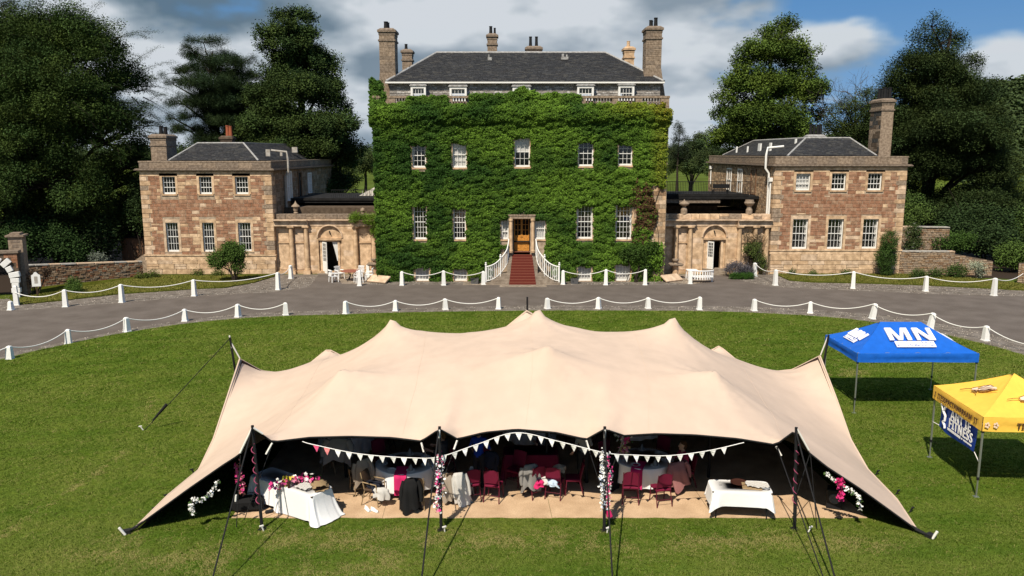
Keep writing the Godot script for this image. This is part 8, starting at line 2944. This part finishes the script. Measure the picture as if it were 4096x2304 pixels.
func person(label: String, at: Vector3, turn: float, sits: bool, shirt: Color, legs: Color, hair: Color, lean: float, arms: Array) -> void:
	var o := thing("person", label, "person", at, turn)
	var fl := Color(0.52, 0.31, 0.22)
	var hipy := 0.53 if sits else 0.93
	var hip := Vector3(0, hipy, 0)
	var chest := hip + Vector3(0, 0.36, -0.36 * lean)
	var neck := hip + Vector3(0, 0.54, -0.54 * lean)
	var head := neck + Vector3(0, 0.17, -0.04)
	var B := []
	B.append([hip + Vector3(-0.07, 0, 0), hip + Vector3(0.07, 0, 0), 0.125, 0.125, legs])
	B.append([hip + Vector3(0, 0.08, 0), chest, 0.125, 0.135, shirt])
	B.append([chest + Vector3(-0.09, 0.06, 0), chest + Vector3(0.09, 0.06, 0), 0.105, 0.105, shirt])
	B.append([neck + Vector3(-0.15, -0.05, 0), neck + Vector3(0.15, -0.05, 0), 0.062, 0.062, shirt])
	B.append([neck + Vector3(0, -0.05, 0), head + Vector3(0, -0.06, 0), 0.055, 0.05, fl])
	for s in [-1.0, 1.0]:
		var h := hip + Vector3(s * 0.09, -0.02, 0)
		var kn := h + (Vector3(s * 0.05, 0.0, -0.42) if sits else Vector3(s * 0.02, -0.43, -0.02))
		var an := kn + (Vector3(0, -0.43, 0.06) if sits else Vector3(0, -0.4, 0.04))
		B.append([h, kn, 0.09, 0.06, legs])
		B.append([kn, an, 0.058, 0.042, legs])
		B.append([an + Vector3(0, -0.03, 0.02), an + Vector3(s * 0.02, -0.055, -0.16), 0.042, 0.033, Color(0.03, 0.02, 0.018)])
		var A = arms[0 if s < 0 else 1]
		var sh := neck + Vector3(s * 0.18, -0.06, 0)
		var el: Vector3 = sh + A[0] * Vector3(s, 1, 1)
		var wr: Vector3 = el + A[1] * Vector3(s, 1, 1)
		B.append([sh, el, 0.052, 0.042, shirt])
		B.append([el, wr, 0.04, 0.028, fl])
		# hand: palm, four fingers, thumb
		var along := (wr - el).normalized()
		var side := along.cross(Vector3(0, 0, 1) if absf(along.z) < 0.7 else Vector3(1, 0, 0)).normalized()
		B.append([wr, wr + along * 0.07, 0.026, 0.03, fl])
		var H := []
		H.append([wr + along * 0.02 - side * 0.018, wr + along * 0.08 - side * 0.025, 0.018, 0.013, fl])
		H.append([wr + along * 0.02 + side * 0.018, wr + along * 0.08 + side * 0.025, 0.018, 0.013, fl])
		for k in 4:
			var p := wr + along * 0.08 + side * (k - 1.5) * 0.02
			var curl := along.cross(side)
			var l: float = [0.062, 0.074, 0.07, 0.055][k]
			H.append([p, p + along * l * 0.55 + curl * 0.008, 0.0095, 0.009, fl])
			H.append([p + along * l * 0.55 + curl * 0.008, p + along * l * 0.95 + curl * 0.03, 0.009, 0.008, fl])
		H.append([wr + along * 0.025 + side * 0.025, wr + along * 0.06 + side * 0.055, 0.013, 0.0105, fl])
		H.append([wr + along * 0.06 + side * 0.055, wr + along * 0.095 + side * 0.06, 0.0105, 0.009, fl])
		var gh := Geo.new()
		skin(H, 0.007, 0.006, gh)
		B[-1].append(gh)
	var g := Geo.new()
	skin(B, 0.024, 0.05, g)
	for b in B:
		if b.size() > 5:
			g.v.append_array(b[5].v)
			g.n.append_array(b[5].n)
			g.c.append_array(b[5].c)
	# head with face; the person looks along -z
	var F := []
	F.append([head + Vector3(0, 0.05, 0.02), head + Vector3(0, 0.03, 0.0), 0.092, 0.088, fl])
	F.append([head + Vector3(0, -0.03, -0.03), head + Vector3(0, -0.075, -0.055), 0.062, 0.042, fl])
	F.append([head + Vector3(0, 0.02, -0.09), head + Vector3(0, -0.018, -0.112), 0.012, 0.016, fl])
	for s in [-1.0, 1.0]:
		F.append([head + Vector3(s * 0.088, 0.015, 0.01), head + Vector3(s * 0.086, -0.025, 0.005), 0.018, 0.012, fl])
		F.append([head + Vector3(s * 0.032, 0.022, -0.083), head + Vector3(s * 0.034, 0.022, -0.083), 0.011, 0.011, Color(0.05, 0.035, 0.03)])
	F.append([head + Vector3(-0.022, -0.052, -0.09), head + Vector3(0.022, -0.052, -0.09), 0.009, 0.009, Color(0.4, 0.14, 0.12)])
	skin(F, 0.009, 0.016, g)
	part("body", g, M["person"], o)
	g = Geo.new()
	var Hh := [[head + Vector3(0, 0.07, 0.03), head + Vector3(0, 0.02, 0.055), 0.098, 0.085, hair], [head + Vector3(0, 0.0, 0.06), head + Vector3(0, -0.07, 0.06), 0.075, 0.055, hair]]
	skin(Hh, 0.012, 0.03, g)
	part("hair", g, M["person"], o)


func people() -> void:
	person("person in a grey top and dark trousers standing right of the middle chairs", Vector3(2.05, 0.068, -21.75), 0.4, false, Color(0.22, 0.22, 0.22), Color(0.02, 0.02, 0.022), Color(0.03, 0.02, 0.015), 0.05, [[Vector3(0.08, -0.27, 0.02), Vector3(0.0, -0.2, -0.14)], [Vector3(0.08, -0.27, 0.02), Vector3(-0.1, -0.1, -0.2)]])
	person("person in a blue top standing behind the robe chair, seen from behind", Vector3(-0.95, 0.068, -21.5), -0.2, false, Color(0.015, 0.045, 0.3), Color(0.02, 0.02, 0.025), Color(0.04, 0.025, 0.015), 0.12, [[Vector3(0.1, -0.26, -0.06), Vector3(-0.02, -0.14, -0.2)], [Vector3(0.1, -0.26, -0.06), Vector3(-0.02, -0.14, -0.2)]])
	person("person in a crimson top seated at the right of the right round table", Vector3(4.95, 0.04, -21.6), 1.7, true, Color(0.36, 0.03, 0.08), Color(0.04, 0.03, 0.04), Color(0.06, 0.03, 0.015), 0.1, [[Vector3(0.08, -0.22, -0.14), Vector3(-0.05, 0.02, -0.24)], [Vector3(0.08, -0.22, -0.14), Vector3(-0.05, 0.02, -0.24)]])
	person("person in a charcoal top seated in the shade right of the left round table", Vector3(-2.0, 0.04, -22.4), 1.2, true, Color(0.06, 0.06, 0.065), Color(0.03, 0.03, 0.035), Color(0.12, 0.07, 0.03), 0.08, [[Vector3(0.08, -0.22, -0.14), Vector3(-0.05, 0.02, -0.24)], [Vector3(0.08, -0.22, -0.14), Vector3(-0.05, 0.02, -0.24)]])
	person("person in a grey-white top seated behind the red-clothed middle table", Vector3(0.95, 0.04, -23.35), 3.1, true, Color(0.3, 0.3, 0.31), Color(0.03, 0.03, 0.04), Color(0.05, 0.03, 0.02), 0.15, [[Vector3(0.08, -0.22, -0.14), Vector3(-0.05, 0.02, -0.24)], [Vector3(0.08, -0.22, -0.14), Vector3(-0.05, 0.02, -0.24)]])


# ---------------------------------------------------------------- gazebos
func lettering(parent: Node, called: String, text: String, size: float, xf: Transform3D, m: Material, stretch := 1.0, depth := 0.008) -> void:
	var t := TextMesh.new()
	var f := SystemFont.new()
	f.font_names = PackedStringArray(["Droid Sans"])
	f.font_weight = 700
	t.font = f
	t.text = text
	t.font_size = 64
	t.pixel_size = size / 46.0
	t.depth = depth
	var o := MeshInstance3D.new()
	o.mesh = t
	o.material_override = m
	o.transform = xf * Transform3D(Basis.from_scale(Vector3(stretch, 1, 1)), Vector3.ZERO)
	hang(o, called, parent)


func slope(a: Vector3, b: Vector3, top: Vector3) -> Transform3D:  # x along the eave from a to b, y up the cloth, z outward
	var x := (b - a).normalized()
	var mid := (a + b) / 2
	var y := top - mid
	y = (y - x * y.dot(x)).normalized()
	return Transform3D(Basis(x, y, x.cross(y)), mid)


func gazebo(o: Node3D, w: float, d: float, eave: float, val: float, ridge_h: float, ridge_w: float, m: Material, skew := 0.0) -> void:
	var c := [Vector3(0, eave, 0), Vector3(w, eave, 0), Vector3(w, eave, -d), Vector3(0, eave, -d)]
	var r0 := Vector3(w / 2 - ridge_w / 2, ridge_h, -d / 2)
	var r1 := Vector3(w / 2 + ridge_w / 2, ridge_h, -d / 2)
	var g := Geo.new()
	for e in [[c[0], c[1], r1, r0], [c[1], c[2], r1, r1], [c[2], c[3], r0, r1], [c[3], c[0], r0, r0]]:
		var rows := []
		for j in 13:
			var t := j / 12.0
			var r := []
			for i in 13:
				var u := i / 12.0
				var p: Vector3 = e[0].lerp(e[1], u).lerp(e[3].lerp(e[2], u), t)
				var hip := 1.0 - 4.0 * u * (1.0 - u)  # the cloth is tight over the hips and hangs a little between
				p.y += 0.008 * sin(u * 23.0 + t * 5.0) * sin(PI * t) - 0.13 * sin(PI * t) * (0.55 + 0.45 * (1.0 - hip)) * (1.0 - 0.35 * t)
				r.append(p)
			rows.append(r)
		g.sheet(rows, Vector3.UP)
	part("canopy", g, m, o)
	g = Geo.new()
	for k in 4:
		var a: Vector3 = c[k]
		var b: Vector3 = c[(k + 1) % 4]
		var out := (b - a).cross(Vector3.UP).normalized()
		if out.dot((a + b) / 2 - Vector3(w / 2, eave, -d / 2)) < 0:
			out = -out
		var rows := []
		for j in 5:
			var r := []
			for i in 33:
				var u := i / 32.0
				r.append(a.lerp(b, u) + out * (0.012 + 0.025 * sin(j * 1.6) * sin(PI * u) + 0.006 * sin(u * 21.0)) - Vector3(0, val * j / 4.0 * (1.0 + 0.03 * sin(u * 9.0)), 0))
			rows.append(r)
		g.sheet(rows, out)
	part("valance", g, m, o)
	for k in 4:
		var p: Vector3 = c[k] * Vector3(1, 0, 1) + Vector3(0.04 if k in [0, 3] else -0.04, 0, -0.04 if k < 2 else 0.04)
		g = Geo.new()
		g.span(p.x - 0.022, p.x + 0.022, 0.55, eave - 0.04, p.z - 0.022, p.z + 0.022)
		g.span(p.x - 0.016, p.x + 0.016, 0.0, 0.6, p.z - 0.016, p.z + 0.016)
		g.span(p.x - 0.07, p.x + 0.07, 0.0, 0.01, p.z - 0.07, p.z + 0.07)
		part("leg", g, M["steel"], o)
		g = Geo.new()
		g.span(p.x - 0.03, p.x + 0.03, 0.5, 0.58, p.z - 0.03, p.z + 0.03)
		g.span(p.x - 0.032, p.x + 0.032, eave - val - 0.06, eave - val + 0.02, p.z - 0.032, p.z + 0.032)
		part("clamp", g, M["pole_black"], o)
	for k in 4:
		var a: Vector3 = c[k] - Vector3(0, val * 0.55, 0)
		var b: Vector3 = c[(k + 1) % 4] - Vector3(0, val * 0.55, 0)
		var inn := (Vector3(w / 2, a.y, -d / 2) - (a + b) / 2).normalized() * 0.05
		g = Geo.new()
		g.tube([a + inn, (a * 3 + b) / 4 + inn + Vector3(0, 0.2, 0), (a + b) / 2 + inn, (a + b * 3) / 4 + inn + Vector3(0, 0.2, 0), b + inn], [0.012], 5)
		g.tube([a + inn + Vector3(0, 0.2, 0), (a * 3 + b) / 4 + inn, (a + b) / 2 + inn + Vector3(0, 0.2, 0), (a + b * 3) / 4 + inn, b + inn + Vector3(0, 0.2, 0)], [0.012], 5)
		part("truss", g, M["steel"], o)


func gazebos() -> void:
	var b := thing("blue_gazebo", "blue pop-up gazebo with white MN lettering on its roof", "gazebo", Vector3(12.57, 0.05, -28.1))
	gazebo(b, 4.42, 3.0, 2.26, 0.32, 3.12, 1.55, M["blue_canopy"])
	var w := 4.42
	var f := slope(Vector3(0, 2.26, 0), Vector3(w, 2.26, 0), Vector3(w / 2, 3.12, -1.5))
	mn(b, f.translated_local(Vector3(0.08, 0.98, 0.0)), 1.0)
	f = slope(Vector3(0, 2.26, -3), Vector3(0, 2.26, 0), Vector3(1.43, 3.12, -1.5))
	mn(b, f.translated_local(Vector3(-0.05, 0.72, -0.02)), 0.62)
	f = slope(Vector3(w, 2.26, 0), Vector3(w, 2.26, -3), Vector3(w - 1.43, 3.12, -1.5))
	mn(b, f.translated_local(Vector3(0, 0.72, -0.02)), 0.62)
	var y := thing("yellow_gazebo", "yellow pop-up gazebo with insect emblems at the right edge", "gazebo", Vector3(12.9, 0.05, -20.85), -0.075)
	gazebo(y, 3.02, 3.02, 2.33, 0.4, 3.17, 0.01, M["yellow_canopy"])
	f = slope(Vector3(0, 2.33, -3.02), Vector3(0, 2.33, 0), Vector3(1.51, 3.17, -1.51))
	insect(y, f.translated_local(Vector3(-0.05, 0.68, 0.0)), 0.95, 0.35)
	f = slope(Vector3(0, 2.33, 0), Vector3(3.02, 2.33, 0), Vector3(1.51, 3.17, -1.51))
	insect(y, f.translated_local(Vector3(-0.05, 0.72, 0.0)), 0.95, -0.2)
	# printing on the yellow valance
	var vf := Transform3D(Basis(), Vector3(1.62, 2.1, 0.055))
	lettering(y, "valance_print", "TIIIIAANNNM", 0.17, vf, M["print_brown"], 0.95)
	lettering(y, "valance_print", "VIIIT  IT", 0.1, Transform3D(Basis(), Vector3(1.5, 1.96, 0.05)), mat("print_ochre", Color(0.42, 0.26, 0.05), 0.7), 1.0, 0.004)
	var vs := Transform3D(Basis(Vector3(0, 0, 1), Vector3.UP, Vector3(-1, 0, 0)), Vector3(-0.055, 2.12, -1.5))
	lettering(y, "valance_print", "I  ITESSPACTAWARAAM  IT", 0.16, vs, M["print_brown"], 0.95)
	petal_badge(y, Vector3(0.32, 2.12, 0.06))
	petal_badge(y, Vector3(0.09, 2.12, 0.06))
	# banner between the left legs
	var bn := thing("banner", "blue banner lettered FITNESS under the left side of the yellow gazebo", "banner", Vector3(13.07, 1.0, -22.3), -0.075)
	var rows := []
	for j in 7:
		var r := []
		for i in 17:
			var u := i / 16.0
			r.append(Vector3(0.035 * sin(u * 7.0 + j * 0.5), lerpf(1.1, 0.22, j / 6.0) - 0.06 * sin(PI * u) * (j / 6.0), lerpf(-1.15, 1.05, u)))
		rows.append(r)
	var g := Geo.new()
	g.sheet(rows, Vector3(-1, 0, 0))
	part("cloth", g, M["banner_blue"], bn)
	var tx := Transform3D(Basis(Vector3(0, 0, 1), Vector3.UP, Vector3(-1, 0, 0)), Vector3(-0.045, 0, 0))
	lettering(bn, "lettering", "ANT IE", 0.26, tx.translated_local(Vector3(0.22, 0.84, 0)), M["print_white"], 1.05)
	lettering(bn, "lettering", "FITNESS", 0.27, tx.translated_local(Vector3(0.25, 0.56, 0)), M["print_white"], 1.0)
	g = Geo.new()
	for e in [[[-0.98, 0.98], [-0.85, 0.78], [-0.7, 0.98]], [[-0.85, 0.78], [-0.7, 0.68], [-0.72, 0.52], [-0.82, 0.46], [-0.7, 0.38], [-0.68, 0.3]]]:
		for k in e.size() - 1:
			var p0 := Vector3(-0.045, e[k][1], e[k][0])
			var p1 := Vector3(-0.045, e[k + 1][1], e[k + 1][0])
			g.tube([p0, p1], [0.035], 6)
	part("swirl_logo", g, M["print_white"], bn)
	g = Geo.new()
	for e in [[-0.5, -0.42], [-0.4, -0.1], [-0.07, 0.02], [0.05, 0.3], [0.36, 0.42], [0.48, 0.68], [0.71, 0.95]]:
		var h := 0.035 if e[0] < 0.3 else 0.022
		g.span(-0.052, -0.045, 0.36 - h, 0.36 + h, e[0], e[1])
	part("small_print", g, M["print_white"], bn)
	for e in [[-1.15, 0.24, 0.0, 0.2, -1.55], [1.05, 0.22, 0.0, 0.0, 1.4]]:
		g = Geo.new()
		g.tube([Vector3(0, e[1], e[0]), Vector3(e[2], e[3], e[4])], [0.012], 5)
		part("tie", g, M["tent_trim"], bn)


func mn(parent: Node, xf: Transform3D, s: float) -> void:
	# the heavy M and N share their middle stroke; below them a printed white strip
	lettering(parent, "logo_letters", "MN", 0.66 * s, xf.translated_local(Vector3(0, 0.04 * s, 0.004)), M["print_white"], 1.22, 0.05)
	var g: Geo
	g = Geo.new()
	g.span(-0.72 * s, 0.72 * s, -0.64 * s, -0.34 * s, -0.02, 0.02, xf)
	part("logo_strip", g, M["print_white"], parent)
	g = Geo.new()
	var r := RandomNumberGenerator.new()
	r.seed = 8
	for k in 26:
		var x := (-0.66 + k * 0.052) * s
		for row in 2:
			if r.randf() < 0.75:
				g.span(x - r.randf_range(0.006, 0.018) * s, x + r.randf_range(0.006, 0.018) * s, (-0.46 - row * 0.14) * s, (-0.46 - row * 0.14 + r.randf_range(0.05, 0.11)) * s, 0.0, 0.026, xf)
	part("logo_small_print", g, M["banner_blue"], parent)


func insect(parent: Node, xf: Transform3D, s: float, turn: float) -> void:
	var e := Node3D.new()
	hang(e, "insect_emblem", parent)
	e.transform = xf * Transform3D(Basis(Vector3(0, 0, 1), turn), Vector3.ZERO)
	var g := Geo.new()
	for p in [[[-0.05, 0.02], [0.05, 0.2], [0.2, 0.27], [0.36, 0.22], [0.4, 0.1], [0.24, -0.02], [0.08, -0.06]], [[-0.22, -0.02], [-0.1, 0.08], [0.0, 0.02], [-0.06, -0.09], [-0.18, -0.1]], [[0.36, 0.2], [0.48, 0.22], [0.5, 0.14], [0.4, 0.12]]]:
		var poly := PackedVector2Array()
		for v in p:
			poly.append(Vector2(v[0], v[1]) * s)
		g.prism(poly, -0.03, 0.012)
	part("wings", g, M["print_cream"], e)
	g = Geo.new()
	for l in [[[-0.22, -0.03], [-0.4, -0.08], [-0.58, -0.16]], [[-0.1, -0.09], [0.06, -0.16], [0.12, -0.24]], [[0.28, 0.0], [0.5, 0.04], [0.64, 0.08]], [[-0.05, 0.02], [0.1, 0.12], [0.2, 0.27]], [[0.0, 0.0], [0.2, 0.1], [0.36, 0.2]], [[0.1, -0.05], [0.25, 0.05], [0.4, 0.1]], [[-0.24, 0.0], [-0.1, 0.09], [0.04, 0.19], [0.2, 0.28], [0.37, 0.23]], [[-0.2, -0.11], [-0.05, -0.08], [0.1, -0.07], [0.25, -0.03], [0.41, 0.1]]]:
		var pts := []
		for v in l:
			pts.append(Vector3(v[0] * s, v[1] * s, 0.012))
		g.tube(pts, [0.011], 4)
	part("outline", g, M["print_brown"], e)


func petal_badge(parent: Node, at: Vector3) -> void:
	var g := Geo.new()
	for k in 5:
		var a := TAU * k / 5
		g.lathe([Vector2(0, 0), Vector2(0.03, 0), Vector2(0.03, 0.01), Vector2(0, 0.01)], 7, Transform3D(Basis(Vector3(1, 0, 0), PI / 2), at + Vector3(cos(a) * 0.045, sin(a) * 0.06, 0)))
	part("flower_badge", g, M["print_cream"], parent)
